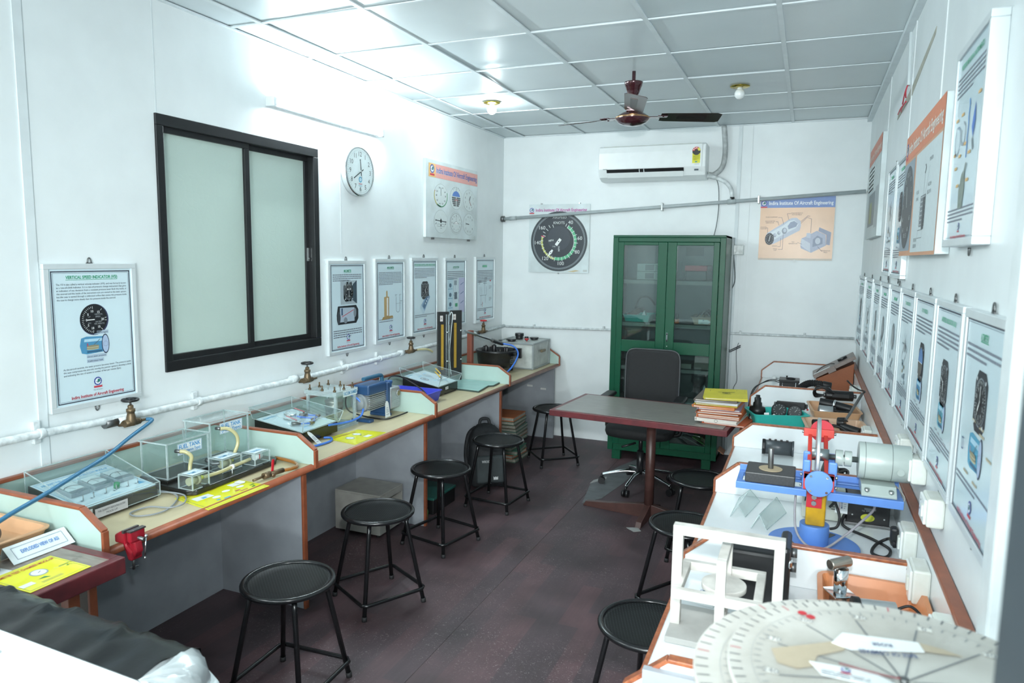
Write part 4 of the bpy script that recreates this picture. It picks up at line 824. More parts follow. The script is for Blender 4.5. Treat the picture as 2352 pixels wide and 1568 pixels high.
for i, c_ in enumerate(fcols):
    h = R.uniform(.028, .037); a = R.uniform(-.12, .12); x, y = .47+R.uniform(-.015, .015), 5.60+R.uniform(-.02, .02)
    T = Matrix.Translation((x, y, z)) @ Matrix.Rotation(a, 4, 'Z'); g = G(T); g.box(-.11, .11, -.15, .15, 0, h*.18); g.box(-.11, .11, -.15, .15, h*.82, h); g.box(-.11, -.105, -.15, .15, h*.18, h*.82)
    kind = 'brown' if c_ in ('9a5a3c', '7a5240', '5a4a3c', 'a4603c') else 'green'
    t = thing('file_binder', '%s paper file, %s from the floor in the under-bench stack' % (kind, ORD[i]) if i < 11 else 'orange-brown paper file topmost on the stack under the bench', 'file', (x, y, z), a, 'files stacked under the bench')
    g.obj('cover', M('file_'+c_, c_, .6, var=.15), t); q = G(T); q.box(-.104, .105, -.145, .145, h*.18, h*.82); q.obj('pages', M('file_pages', (150, 150, 138), .8, var=.15, ns=80), t); z += h+.0006
tb_ = thing('storage_box', 'flat black box with a teal lid on the floor beside the backpack', 'box', (.45, 4.28, 0)); G().box(.30, .55, 4.10, 4.42, 0, .10).obj('base', BLP, tb_, .004); G().box(.295, .555, 4.095, 4.425, .10, .118).obj('lid', M('dark_teal_lid', (38, 92, 84), .4), tb_, .004)
cl = thing('cloth_bag', 'crumpled bright green carry bag under the bench by the panel', 'bag', (.50, 4.02, 0))
g = G(); n = 14; vs_ = [(.48+(.07+.02*math.sin(3*k))*s_*math.cos(2*PI*k/n), 4.01+(.05+.012*math.cos(4*k))*s_*math.sin(2*PI*k/n), z_) for z_, s_ in ((0, 1), (.05, 1.1), (.10, .8), (.14, .45), (.15, .0)) for k in range(n)]
g.add(vs_, [(i*n+k, i*n+(k+1) % n, (i+1)*n+(k+1) % n, (i+1)*n+k) for i in range(4) for k in range(n)], True); g.obj('body', M('lime_cloth', (70, 150, 74), .6, var=.2), cl)
G().tube([(.45, 4.01, .13), (.46, 4.0, .19), (.50, 4.0, .19), (.51, 4.01, .13)], .005, 6, 5).obj('handle', MATS['lime_cloth'], cl)
# ================================================================ STOOLS
def perforated():
    m = bpy.data.materials.new('perforated_black_seat'); m.use_nodes = True; nt = m.node_tree; N = nt.nodes; L = nt.links; b = N['Principled BSDF']
    tc = N.new('ShaderNodeTexCoord'); mp = N.new('ShaderNodeMapping'); mp.inputs['Scale'].default_value = (95, 95, 0); L.new(tc.outputs['Object'], mp.inputs[0])
    v = N.new('ShaderNodeTexVoronoi'); v.inputs['Randomness'].default_value = 0; v.inputs['Scale'].default_value = 1; L.new(mp.outputs[0], v.inputs['Vector'])
    r = N.new('ShaderNodeValToRGB'); r.color_ramp.elements[0].position = .16; r.color_ramp.elements[0].color = lin('383d3f'); r.color_ramp.elements[1].position = .24; r.color_ramp.elements[1].color = lin('0f1112')
    L.new(v.outputs[0], r.inputs[0]); L.new(r.outputs[0], b.inputs['Base Color']); b.inputs['Roughness'].default_value = .36; b.inputs['Specular IOR Level'].default_value = .22
    bp = N.new('ShaderNodeBump'); bp.inputs['Strength'].default_value = .25; bp.inputs['Distance'].default_value = .002; L.new(r.outputs[0], bp.inputs['Height']); L.new(bp.outputs[0], b.inputs['Normal'])
    return m
STK = M('stool_black_enamel', (22, 23, 25), .22, var=.15)
PRF = perforated()
stool0 = thing('stool', '', 'stool', (0, 0, 0), 0, 'round black stools')
kw = dict(w=False)
G().lathe([(.0, .458), (.10, .459), (.15, .463), (.166, .468), (.166, .464), (.14, .458), (.0, .454)], n=40).obj('seat', PRF, stool0, **kw)
g = G(); g.tube([(.172*math.cos(2*PI*i/48), .172*math.sin(2*PI*i/48), .462) for i in range(48)], .0115, 10, closed=True); g.obj('seat_rim', STK, stool0, **kw)
for k in range(4):
    a = PI/2*k; ca, sa = math.cos(a), math.sin(a)
    g = G(); g.tube([(.138*ca, .138*sa, .455), (.150*ca, .150*sa, .40), (.232*ca, .232*sa, .012)], .0105, 10); g.obj('leg', STK, stool0, **kw)
    G().cyl((.233*ca, .233*sa, 0), (.231*ca, .231*sa, .022), .013, n=10).obj('rubber_tip', BLM, stool0, **kw)
pts = []
for k in range(4):
    a = PI/2*k; b = a+PI/2; A = Vector((math.cos(a), math.sin(a), 0))*.243; B = Vector((math.cos(b), math.sin(b), 0))*.243
    for t in (.06, .12, .5, .88, .94): pts.append(A.lerp(B, t)+Vector((0, 0, .075)))
g = G(); g.tube(pts, .0092, 8, closed=True); g.obj('foot_ring', STK, stool0, **kw)
for i, (x, y, a, lb) in enumerate(((.975, 2.145, 48, 'black perforated stool near the red vice on the bench'), (.868, 2.945, 16, 'black perforated stool in front of the grey metal box'),
        (.812, 3.715, 32, 'black perforated stool between the metal box stool and the backpack stool'), (.853, 4.485, 40, 'black perforated stool standing in front of the backpack'),
        (.865, 5.645, -5, 'black stool half tucked behind the desk corner near the far wall'), (2.355, 2.39, 20, 'black stool tucked under the white bench beside the white wooden frame model'),
        (2.325, 3.41, 12, 'black stool at the white bench beside the clear acrylic tents'), (2.285, 4.18, 50, 'black stool pushed under the desk corner below the file stack'))):
    s = stool0 if i == 0 else dup(stool0)
    s.location = (x, y, 0); s.rotation_euler = (0, 0, math.radians(a)); s['label'] = lb
# ================================================================ DESK, CHAIR
dk = thing('desk', 'pedestal desk with wood laminate top and maroon edge in front of the cabinet', 'table', (1.89, 4.62, 0), math.radians(-4.7)); k0 = dict(w=False)
DX0, DX1, DY0, DY1 = -.585, .555, -.330, .320
G().box(DX0+.03, DX1-.03, DY0+.03, DY1-.03, .715, .752).obj('top', LAM2, dk, **k0)
g = G(); g.box(DX0, DX1, DY0, DY0+.03, .712, .7505); g.box(DX0, DX1, DY1-.03, DY1, .712, .7505); g.box(DX0, DX0+.03, DY0+.03, DY1-.03, .712, .7505); g.box(DX1-.03, DX1, DY0+.03, DY1-.03, .712, .7505); g.obj('edging', MAR, dk, .003, **k0)
PIPB = M('pedestal_brown', (72, 48, 44), .4, var=.2)
G().cyl((.0, .04, .02), (.0, .04, .71), .032, n=24).obj('pedestal', PIPB, dk, **k0)
for a, ln in ((176, .48), (268, .22), (-4, .48), (88, .22)):
    T = Matrix.Translation((0, .04, 0)) @ Matrix.Rotation(math.radians(a), 4, 'Z')
    g = G(T); g.prism([(.02, .0), (.02, .10), (ln*.6, .055), (ln-.02, .035), (ln, .0)], -.02, .02, 'xz'); g.obj('foot', PIPB, dk, .003, **k0)
G().box(-.2, .2, -.15, .22, .69, .715).obj('top_plate', PIPB, dk, .002, **k0)
oc = thing('office_chair', 'black office swivel chair with tall back between desk and cabinet', 'chair', (1.69, 5.30, 0)); FBK = M('chair_black_fabric', (24, 26, 28), .75, var=.12, ns=60, bump=.15, bs=200)
g = G(); n = 28
def rr(w_, d, z, e=.5, ox=0, oy=0): return [(1.69+ox+w_*math.copysign(abs(math.cos(2*PI*k/n))**e, math.cos(2*PI*k/n)), 5.30+oy+d*math.copysign(abs(math.sin(2*PI*k/n))**e, math.sin(2*PI*k/n)), z) for k in range(n)]
L_ = [rr(.20, .18, .405), rr(.245, .225, .42), rr(.255, .235, .45), rr(.252, .232, .478), rr(.23, .21, .495), rr(.12, .11, .503)]
g.add([p for l in L_ for p in l], [(i*n+k, i*n+(k+1) % n, (i+1)*n+(k+1) % n, (i+1)*n+k) for i in range(5) for k in range(n)]+[tuple(reversed(range(n))), tuple(range(5*n, 6*n))], True); g.obj('seat', FBK, oc)
g = G(); n = 28
def br(w_, y, h0, h1, e=.28):
    return [(1.705+w_*math.copysign(abs(math.cos(2*PI*k/n))**e, math.cos(2*PI*k/n)), y+.02*(( (h0+h1)/2+(h1-h0)/2*math.copysign(abs(math.sin(2*PI*k/n))**e, math.sin(2*PI*k/n)))-.8), (h0+h1)/2+(h1-h0)/2*math.copysign(abs(math.sin(2*PI*k/n))**e, math.sin(2*PI*k/n))) for k in range(n)]
L_ = [br(.185, 5.565, .59, 1.01), br(.212, 5.572, .565, 1.03), br(.212, 5.600, .565, 1.03), br(.19, 5.608, .59, 1.01)]
g.add([p for l in L_ for p in l], [(i*n+k, i*n+(k+1) % n, (i+1)*n+(k+1) % n, (i+1)*n+k) for i in range(3) for k in range(n)]+[tuple(reversed(range(n))), tuple(range(3*n, 4*n))]); g.obj('backrest', FBK, oc)
g = G(); g.tube([tuple(Vector(p)+Vector((0, -.004, 0))) for p in br(.214, 5.575, .563, 1.032)], .006, 6, closed=True); g.obj('back_piping', M('dark_grey_piping', (70, 74, 76), .4), oc)
g = G(); g.bar((1.70, 5.60, .80), (1.70, 5.60, .46), .07, .014, (0, 1, 0)); g.bar((1.70, 5.60, .43), (1.70, 5.35, .40), .07, .014); g.obj('back_stem', BLK, oc)
for s in (-1, 1):
    x = 1.69+s*.275; g = G(); g.tube([(x-s*.09, 5.36, .41), (x, 5.36, .42), (x+s*.01, 5.36, .5), (x+s*.01, 5.34, .68)], .014, 8, 5); a_ = g.obj('armrest', BLP, oc); g = G(); g.box(x-.035, x+.045, 5.18, 5.44, .675, .705); g.obj('arm_pad', BLP, a_, .012)
g = G(); g.cyl((1.69, 5.30, .10), (1.69, 5.30, .28), .026, n=16); g.cyl((1.69, 5.30, .28), (1.69, 5.30, .40), .015, n=12); g.box(1.60, 1.78, 5.21, 5.39, .385, .408); g.obj('gas_column', BLK, oc)
G().cyl((1.69, 5.12, .385), (1.60, 5.06, .36), .008, n=8).obj('lever', BLK, oc)
for k in range(5):
    a = math.radians(190+72*k); d = Vector((math.cos(a), math.sin(a), 0)); c0 = Vector((1.69, 5.30, 0)); g = G()
    g.tube([c0+d*.02+Vector((0, 0, .115)), c0+d*.12+Vector((0, 0, .112)), c0+d*.24+Vector((0, 0, .085)), c0+d*.285+Vector((0, 0, .072))], .0135, 8, 4); g.obj('base_arm', CHR, oc)
    e = c0+d*.29; q = Vector((-d.y, d.x, 0)); g = G()
    for s in (-1, 1): g.cyl(e+q*(.006*s)+Vector((0, 0, .026)), e+q*(.024*s)+Vector((0, 0, .026)), .026, n=16)
    g.cyl(e+Vector((0, 0, .045)), e+Vector((0, 0, .075)), .008, n=8); g.obj('caster', BLP, oc)
# ================================================================ FILES ON THE DESK
fz = .7525; FT = [('orange', 'd2653c', .010), ('white', 'd8d2cc', .022), ('orange', 'cc6a3a', .011), ('orange', 'd07a48', .011), ('brown', '9a5638', .010), ('orange', 'd4733c', .012), ('lilac', 'a898b4', .011), ('orange', 'cf7a44', .011), ('olive yellow', 'b8a83a', .009), ('white', 'd0d4d6', .009), ('dark grey', '6a6058', .010), ('bright yellow', 'cfc236', .010)]
seen = {}
for i, (nm, hx, h) in enumerate(FT):
    seen[nm] = seen.get(nm, 0)+1; a = math.radians(R.uniform(-5, 5)-3); x, y = 2.345+R.uniform(-.014, .014), 4.545+R.uniform(-.015, .015)
    if i == 0: x += .05; a = math.radians(-9)
    if i == len(FT)-1: a = math.radians(5); x += .015
    T = Matrix.Translation((x, y, fz)) @ Matrix.Rotation(a, 4, 'Z')
    lab = ('orange-red paper file at the bottom of the desk stack, jutting out', 'white paper file with a round stamp, second from the desk top', 'orange paper file directly on the stamped white one', 'orange paper file directly under the brown one in the desk stack', 'brown paper file halfway up the desk stack', 'orange paper file between the brown and the lilac one', 'lilac paper file in the middle of the desk stack', 'orange paper file directly on the lilac one', 'olive yellow paper file above the highest orange one', 'white paper file third from the top of the desk stack', 'dark grey paper file directly under the bright yellow one', 'bright yellow paper file with a round emblem topping the desk stack')[i]
    t = thing('paper_file', lab, 'file', (x, y, fz), a, 'paper files stacked on the desk corner')
    m = M('file_'+hx, hx, .55, var=.08, ns=10); g = G(T); lift = .006 if i > 6 else .0
    def leaf(z0, z1, ov): g.add([(-.125-ov,-.165,z0),(.125,-.165,z0),(.125,.165,z0),(-.125-ov,.165,z0),(-.125-ov,-.165,z1),(.125,-.165,z1+lift),(.125,.165,z1+lift),(-.125-ov,.165,z1)], [(3,2,1,0),(4,5,6,7),(0,1,5,4),(1,2,6,5),(2,3,7,6),(3,0,4,7)])
    leaf(0, h*.14, R.uniform(0, .012)); leaf(h*.84, h*.98, R.uniform(0, .012)); g.box(-.128, -.124, -.165, .165, 0, h*.9); g.obj('cover', m, t)
    q = G(T); q.box(-.120, .119, -.158, .158, h*.15, h*.83); q.obj('pages', M('file_sheets', (208, 205, 196), .7, var=.12, ns=120, stretch=(1, 1, 400)), t)
    if i == len(FT)-1:
        p = P(lambda u, v, hh: T @ Vector((u, v, h*.98+.0005+lift*(u+.125)/.25+hh)), .0005); p.arc(0, .01, .020, .024, 0, 360, '4a4a20'); p.disc(0, .01, .013, '5f5a22', 1); p.rect(-.05, .036, .05, .044, '4a4a20'); p.rect(-.035, -.03, .03, -.024, '6f6a2a')
        for u, v in ((.11, .10), (.11, .06)): p.disc(u, v, .003, '3a3a1a')
        p.rect(-.10, .06, -.097, .11, '8a822a'); p.rect(.06, .10, .063, .13, '8a822a'); p.obj('cover_print', t)
    if i == 1:
        p = P(lambda u, v, hh: T @ Vector((u, -.1655-hh, v)), .0005); p.arc(0, .011, .008, .010, 0, 360, '6a6a6a'); p.obj('stamp', t)
    fz += h+(.0012 if i < 7 else .004)
# ================================================================ GREEN CABINET
GRE = M('green_enamel', (8, 76, 52), .34, var=.06, ns=4, bump=.04, bs=90, spec=.35)
CIN = M('cabinet_inner_grey', (98, 106, 108), .55, var=.1)
cb = thing('cabinet', 'tall green steel cabinet with glazed double doors against the far wall', 'cabinet', (1.722, 6.18, 0))
X0, X1, Y0, Y1 = 1.262, 2.182, 5.955, 6.40; ZB, ZT = .085, 1.935
g = G(); g.box(X0, X0+.012, Y0, Y1, ZB, ZT); g.box(X1-.012, X1, Y0, Y1, ZB, ZT); g.box(X0, X1, Y0-.012, Y1, ZT-.02, ZT); g.box(X0, X1, Y0, Y1, ZB, ZB+.03)
g.box(X0, X0+.045, Y0-.012, Y0+.02, ZB, ZT-.02); g.box(X1-.045, X1, Y0-.012, Y0+.02, ZB, ZT-.02); g.box(X0+.045, X1-.045, Y0-.004, Y0+.02, ZT-.055, ZT-.02); g.box(X0+.045, X1-.045, Y0-.004, Y0+.02, ZB, ZB+.055); g.obj('body', GRE, cb, .003)
g = G(); g.box(X0+.012, X1-.012, Y1-.008, Y1, ZB+.03, ZT-.02); g.box(X0+.012, X0+.016, Y0+.03, Y1-.008, ZB+.03, ZT-.02); g.box(X1-.016, X1-.012, Y0+.03, Y1-.008, ZB+.03, ZT-.02); g.obj('back_lining', CIN, cb)
for z in (1.565, 1.205, .83, .52, .135):
    g = G(); g.box(X0+.018, X1-.018, Y0+.03, Y1-.01, z-.004, z); g.box(X0+.018, X1-.018, Y0+.03, Y0+.034, z-.034, z); g.obj('shelf', M('shelf_grey', (126, 130, 126), .5, var=.1), cb)
for x in (X0+.035, X1-.12):
    for y in (Y0+.01, Y1-.08): G().box(x, x+.075, y, y+.06, 0, ZB).obj('leg', GRE, cb, .003)
Xm = 1.722
for a, b in ((X0+.047, Xm-.001), (Xm+.001, X1-.047)):
    g = G(); zs = (.145, .20, .955, 1.055, 1.852, 1.878); ya, yb_ = Y0-.022, Y0-.006; s0 = .05 if a < 1.5 else .075; s1 = .075 if a < 1.5 else .045
    g.box(a, a+s0, ya, yb_, zs[0], zs[5]); g.box(b-s1, b, ya, yb_, zs[0], zs[5])
    for p, q in ((zs[0], zs[1]), (zs[2], zs[3]), (zs[4], zs[5])): g.box(a+s0, b-s1, ya, yb_, p, q)
    d = g.obj('door', GRE, cb, .003)
    for p, q in ((zs[1], zs[2]), (zs[3], zs[4])): G().box(a+s0-.01, b-s1+.01, Y0-.005, Y0-.002, p-.01, q+.01).obj('glass_pane', GLS, d)
    if a > 1.5:
        g = G(); g.bar((a+.022, ya-.012, 1.06), (a+.022, ya-.012, 1.13), .014, .008, (0, 1, 0)); g.cyl((a+.022, ya, 1.125), (a+.022, ya-.016, 1.125), .008, n=10); g.obj('handle', CHR, d, .002)
        p = P(lambda u, v, h: (u, ya-.0005-h, v)); p.disc(a+.022, 1.02, .004, 'b8c4c0'); p.obj('keyhole', d)
# contents
def unit(z, lb):
    t = thing('metal_unit', lb, 'electronics', (1.57, 6.12, z)); G().box(1.455, 1.69, 6.02, 6.26, z+.001, z+.066).obj('case', M('unit_grey', (150, 156, 156), .45), t, .002)
    p = P(lambda u, v, h: (u, 6.0195-h, v), .0006); p.rect(1.525, z+.008, 1.60, z+.056, '4a5254')
    for i in range(9):
        for j in range(5): p.disc(1.615+i*.0085+(j % 2)*.004, z+.012+j*.010, .0032, '3d4446', n=8)
    for k in range(4): p.rect(1.485+k*.009, z+.010, 1.488+k*.009, z+.056, '8a9294')
    p.rect(1.462, z+.02, 1.474, z+.04, '9aa2a2'); p.obj('front_holes', t)
unit(1.566, 'grey vented metal unit, lower of two on the top cabinet shelf'); unit(1.634, 'grey vented metal unit stacked on the other in the cabinet')
tbx = thing('tool_box', 'black tool box with a red lid on the top cabinet shelf', 'box', (1.97, 6.12, 1.565))
G().box(1.86, 2.03, 6.02, 6.30, 1.566, 1.645).obj('base', BLP, tbx, .006); G().box(1.855, 2.035, 6.01, 6.31, 1.645, 1.69).obj('lid', M('crate_red', (176, 46, 60), .4), tbx, .006)
g = G()
for k in range(10): g.box(2.03, 2.035, 6.03+k*.027, 6.04+k*.027, 1.57, 1.644)
g.obj('rib', BLP, tbx)
fk = thing('glass_flask', 'clear round-bottom glass flask beside the red-lidded tool box', 'flask', (1.815, 6.04, 1.565))
G().lathe([(.0, 0), (.025, .002), (.038, .02), (.040, .038), (.03, .062), (.013, .085), (.011, .15), (.014, .153)], (1.815, 6.04, 1.566), n=20).obj('body', clear('flask_glass', (215, 225, 225), .02, .1), fk)
t = thing('plastic_tray', 'turquoise plastic tray on the second cabinet shelf', 'tray', (1.47, 6.15, 1.205)); TUR = M('turquoise_plastic', (46, 178, 168), .4, var=.05)
G().tray(1.345, 1.585, 6.0, 6.30, 1.2055, 1.265).obj('tray', TUR, t)
t = thing('part_scrap', 'white folded card standing in the turquoise cabinet tray', 'card', (1.52, 6.1, 1.215)); G().prism([(1.48, 1.22), (1.515, 1.30), (1.545, 1.22)], 6.08, 6.12, 'xz').obj('card', PAP, t)
t = thing('copper_part', 'brownish metal part lying in the turquoise cabinet tray', 'part', (1.41, 6.1, 1.215)); g = G(); g.cyl((1.38, 6.06, 1.255), (1.43, 6.12, 1.265), .022, n=14); g.cyl((1.40, 6.12, 1.25), (1.44, 6.2, 1.29), .026, n=14); g.obj('part', M('copper_brown', (110, 84, 74), .5), t, .002)
t = thing('plastic_tray', 'beige plastic tray with a pointed paper tag on the second cabinet shelf', 'tray', (2.02, 6.12, 1.205)); G().tray(1.925, 2.13, 6.0, 6.28, 1.2055, 1.268).obj('tray', M('beige_plastic', (196, 170, 152), .45), t)
p = P(lambda u, v, h: (1.925+u, 5.999-.012+.014-h-.02*0, 1.2055+v), .001)
p = P(lambda u, v, h: (1.985+u, 5.993-h, 1.213+v), .001); p.poly([(0, 0), (.075, 0), (.10, .018), (.075, .036), (0, .036)], 'd8dedc'); p.para(.02, .012, .05, 2, .008, '8a9294'); p.disc(.04, .03, .005, '8f9ab0', 2); p.obj('paper_tag', t)
for i, c_ in enumerate(('2a2c2e', '9aa0a0', '3a3c3e')):
    tag(G().tube([(1.96+i*.03, 6.05, 1.262), (2.0+i*.02, 6.1, 1.30+i*.012), (2.06, 6.14, 1.27), (2.08-i*.02, 6.2, 1.32), (2.0, 6.22, 1.27)], .004, 6, 6).obj('cable', ink(c_)), 'coil of %s cable in the beige cabinet tray' % ('black', 'pale grey', 'dark grey')[i], 'cable')
t = thing('screwdriver_set', 'orange capped bottle on the second cabinet shelf by the door gap', 'bottle', (1.795, 6.05, 1.205)); G().cyl((1.795, 6.05, 1.206), (1.795, 6.05, 1.24), .026, n=16).obj('body', M('orange_plastic', (214, 112, 40), .4), t, .004); G().cyl((1.80, 6.05, 1.24), (1.80, 6.05, 1.285), .012, n=12).obj('neck', M('dim_glass', (90, 98, 98), .2), t)
t = thing('headphone_coil', 'dark coiled gear on the second shelf behind the turquoise tray', 'equipment', (1.45, 6.32, 1.205)); g = G(); g.cyl((1.42, 6.33, 1.206), (1.42, 6.33, 1.31), .04, n=16); g.tube([(1.38, 6.33, 1.30), (1.42, 6.32, 1.39), (1.50, 6.32, 1.40), (1.56, 6.33, 1.33)], .008, 8, 5); g.obj('body', BLP, t)
t = thing('notice_card', 'small dark label card hanging inside the cabinet top', 'card', (1.88, 6.385, 1.8)); G().box(1.80, 1.95, 6.384, 6.39, 1.77, 1.845).obj('card', M('slate_card', (58, 66, 68), .6), t)
t = thing('carton', 'dim grey carton on the third cabinet shelf', 'box', (2.04, 6.15, .83)); G().box(1.96, 2.12, 6.03, 6.30, .831, .93).obj('carton', M('dim_carton', (128, 124, 116), .7), t, .002)
t = thing('book_pile', 'stack of dusty papers on the third cabinet shelf', 'papers', (1.86, 6.12, .83)); G().box(1.77, 1.94, 6.02, 6.25, .831, .87).obj('papers', M('dusty_paper', (140, 140, 132), .8, stretch=(1, 1, 300)), t)
t = thing('book', 'white-edged book on the lower cabinet shelf', 'book', (1.92, 6.06, .52)); g = G(); g.box(1.80, 1.97, 6.0, 6.2, .521, .545); g.obj('book', PAP, t, .002)
t = thing('plastic_bag', 'yellow and white plastic bag slumped on the lower cabinet shelf', 'bag', (2.05, 6.1, .52)); YBG = M('yellow_bag', (196, 176, 36), .5, var=.2)
g = G(); g.ball((2.06, 6.10, .575), .062, 12, .8); g.ball((2.09, 6.14, .63), .045, 12); g.obj('body', YBG, t); g = G(); g.prism([(2.02, .60), (2.05, .70), (2.08, .62), (2.12, .69), (2.12, .58)], 6.05, 6.09, 'xz'); g.obj('white_film', PAP, t)
t = thing('torch', 'dark domed lamp head on the lower cabinet shelf', 'lamp', (1.98, 6.2, .52)); g = G(); g.cyl((1.97, 6.22, .521), (1.97, 6.22, .66), .028, n=14); g.lathe([(.03, .66), (.06, .70), (.055, .76), (.0, .79)], (1.98, 6.2, 0), n=18); g.obj('body', M('dim_grey_plastic', (84, 90, 92), .4), t)
for i, (x, c_, lb) in enumerate(((1.93, '8a8e8c', 'grey sheet leaning on the bottom cabinet shelf'), (2.0, '6fae4c', 'lime green folder leaning on the bottom cabinet shelf'), (2.07, 'a8785c', 'brown folder leaning on the bottom cabinet shelf'))):
    T = Matrix.Translation((x-.06, 6.12, .152)) @ Matrix.Rotation(math.radians(24+5*i), 4, 'Y'); g = G(T); g.box(-.02, .20, -.09+.02*i, .09, .09+.0*i, .098); 
    t = thing('folder', lb, 'folder', (x, 6.12, .14), group=None); g.obj('cover', M('fold_'+c_, c_, .6), t)
# ================================================================ FAR WALL: AIR CONDITIONER, PIPES, WIRES
acu = thing('air_conditioner', 'white split air conditioner unit on the far wall with a yellow rating label', 'air conditioner', (1.475, YB, 2.42)); ACW = M('ac_white', (232, 238, 238), .3, var=.02)
prof = [(6.512, 2.425), (6.512, 2.715), (6.33, 2.722), (6.305, 2.71), (6.297, 2.66), (6.295, 2.52), (6.33, 2.455), (6.40, 2.425)]
G().prism(prof, 1.012, 1.945, 'yz').obj('body', ACW, acu, .010, 3)
g = G(); g.prism([(6.2945, 2.525), (6.2965, 2.66), (6.303, 2.708), (6.298, 2.712), (6.289, 2.66), (6.287, 2.522)], 1.018, 1.915, 'yz'); g.obj('front_panel', ACW, acu, .003)
g = G(); g.prism([(6.306, 2.492), (6.336, 2.452), (6.331, 2.448), (6.300, 2.490)], 1.09, 1.76, 'yz'); g.obj('louvre', ACW, acu, .002)
g = G(); g.prism([(6.294, 2.519), (6.308, 2.492), (6.303, 2.488), (6.289, 2.515)], 1.09, 1.765, 'yz'); g.obj('outlet_slot', BLK, acu)
for x in (1.38, 1.42): g = G(); g.prism([(6.291, 2.517), (6.309, 2.489), (6.304, 2.486), (6.286, 2.513)], x, x+.006, 'yz'); g.obj('slot_rib', ACW, acu)
g = G(); g.box(1.05, 1.90, 6.32, 6.46, 2.716, 2.722); g.obj('top_grille', M('ac_grille', (190, 196, 190), .5), acu)
p = P(sheet((1.835, 6.2865, 2.55), (1, 0, 0), (0, 0, 1)), .0006); p.rect(0, 0, .065, .10, 'dcd838'); p.disc(.0325, .10, .034, '2a2c2c', 2); p.arc(.0325, .10, .015, .034, -88, 30, 'c83a3a', 3); p.arc(.0325, .10, .015, .034, 30, 88, 'e0dc60', 3); p.rect(.0, .082, .065, .098, '26282a', 4)
for k in range(3): a = -65+k*35; p.disc(.0325+.025*math.sin(math.radians(a)), .10+.025*math.cos(math.radians(a)), .0055, 'f0f0f0', 5, n=5)
p.para(.008, .062, .05, 5, .009, '6a7a2a'); p.rect(.024, .006, .042, .016, '3a8a7a', 2); p.obj('rating_label', acu); p = P(sheet((1.835, 6.2865, 2.55), (1, 0, 0), (0, 0, 1)), .0006); p.text('DAIKIN', -.775, -.045+.012, .008, '5a6468', align='l', bold=True); p.obj('maker_name', acu); p = P(sheet((1.835, 6.2865, 2.55), (1, 0, 0), (0, 0, 1)), .0006); p.text('INVERTER', .04, -.012, .006, '6a7478'); p.obj('inverter_mark', acu); p = P(sheet((1.835, 6.2865, 2.55), (1, 0, 0), (0, 0, 1)), .0006); p.rect(.02, -.062, .055, -.048, '3a4850', 1); p.obj('display', acu)
g = G(); g.tube([(1.945, 6.44, 2.47), (2.0, 6.47, 2.472), (2.065, 6.48, 2.54), (2.08, 6.48, 2.68), (2.062, 6.48, 2.875)], .022, 10, 6); tag(g.obj('pipe_bundle', M('grey_tape_wrap', (172, 178, 178), .5, var=.25, ns=25, bump=.4, bs=40)), 'grey taped pipe bundle rising beside the air conditioner', 'pipe')
dp = thing('drain_pipe', 'white drain pipe curving down from the air conditioner to the grey conduit', 'pipe', (2.1, 6.47, 2.3)); G().tube([(1.94, 6.43, 2.455), (2.02, 6.46, 2.44), (2.10, 6.47, 2.40), (2.145, 6.475, 2.34), (2.158, 6.475, 2.265)], .018, 10, 6).obj('pipe', PIP, dp); G().cyl((2.157, 6.475, 2.275), (2.159, 6.475, 2.255), .0195, n=12).obj('black_sleeve', BLM, dp)
CON = M('grey_conduit', (172, 182, 184), .4, var=.06)
cd_ = thing('conduit', 'grey conduit pipe slanting across the far wall above the posters', 'pipe', (1.6, 6.47, 2.2)); PA, PB = Vector((.02, 6.475, 2.105)), Vector((3.19, 6.475, 2.302))
G().cyl(PA, PB, .0155, n=14).obj('pipe', CON, cd_)
for x, r in ((2.155, .022), (.12, .02)): q = PA.lerp(PB, (x-.02)/3.17); d = (PB-PA).normalized(); g = G(); g.cyl(q-d*.035, q+d*.035, r, n=14); (g.cyl(q, q+Vector((0, 0, .04)), .018, n=12) if x > 1 else None); g.obj('coupling', CON, cd_)
for x in (1.56, 2.375): q = PA.lerp(PB, (x-.02)/3.17); G().box(x-.008, x+.008, 6.456, YB, q.z-.035, q.z+.035).obj('clip', MET, cd_, .003)
G().cyl((0.0, 6.475, 2.104), (.03, 6.475, 2.106), .03, n=12).obj('wall_socket', STL, cd_)
hose('thin_wire', 'thin grey wire hanging from the air conditioner down behind the cabinet', [(2.0, 6.47, 2.46), (2.035, 6.49, 2.38), (2.045, 6.50, 2.2), (2.035, 6.50, 2.05), (2.015, 6.50, 1.94)], .004, ink('6a7274'), 6, 6, 'wire')
hose('black_wire', 'dark looped wire hanging beside the cabinet below the taped pad', [(2.178, 6.44, 1.79), (2.145, 6.44, 1.62), (2.17, 6.44, 1.48), (2.215, 6.45, 1.56), (2.195, 6.45, 1.78)], .0042, ink('4a5254'), 6, 6, 'wire')
hose('thin_wire', 'thin grey wire drooping down the wall by the cabinet to the bench', [(2.27, 6.49, 1.02), (2.255, 6.49, .95), (2.262, 6.49, .80), (2.27, 6.49, .68), (2.24, 6.49, .58), (2.22, 6.49, .2)], .003, ink('6a7274'), 6, 6, 'wire')
g = G()
for o in (0, .014): g.tube([(2.12, 6.44, 1.005-o), (2.205, 6.44, .955-o), (2.29, 6.46, 1.002-o)], .0045, 6)
tag(g.obj('cable_pair', ink('303638')), 'pair of black cables bent in a shallow V beside the cabinet', 'cable')
t = thing('junction_pad', 'plastic-wrapped junction box on the wall beside the cabinet top', 'box', (2.22, 6.48, 1.83)); G().box(2.17, 2.275, 6.44, 6.51, 1.785, 1.868).obj('box', M('wrapped_pad', (196, 204, 202), .22, var=.2, ns=30, bump=.4, bs=40), t, .004)
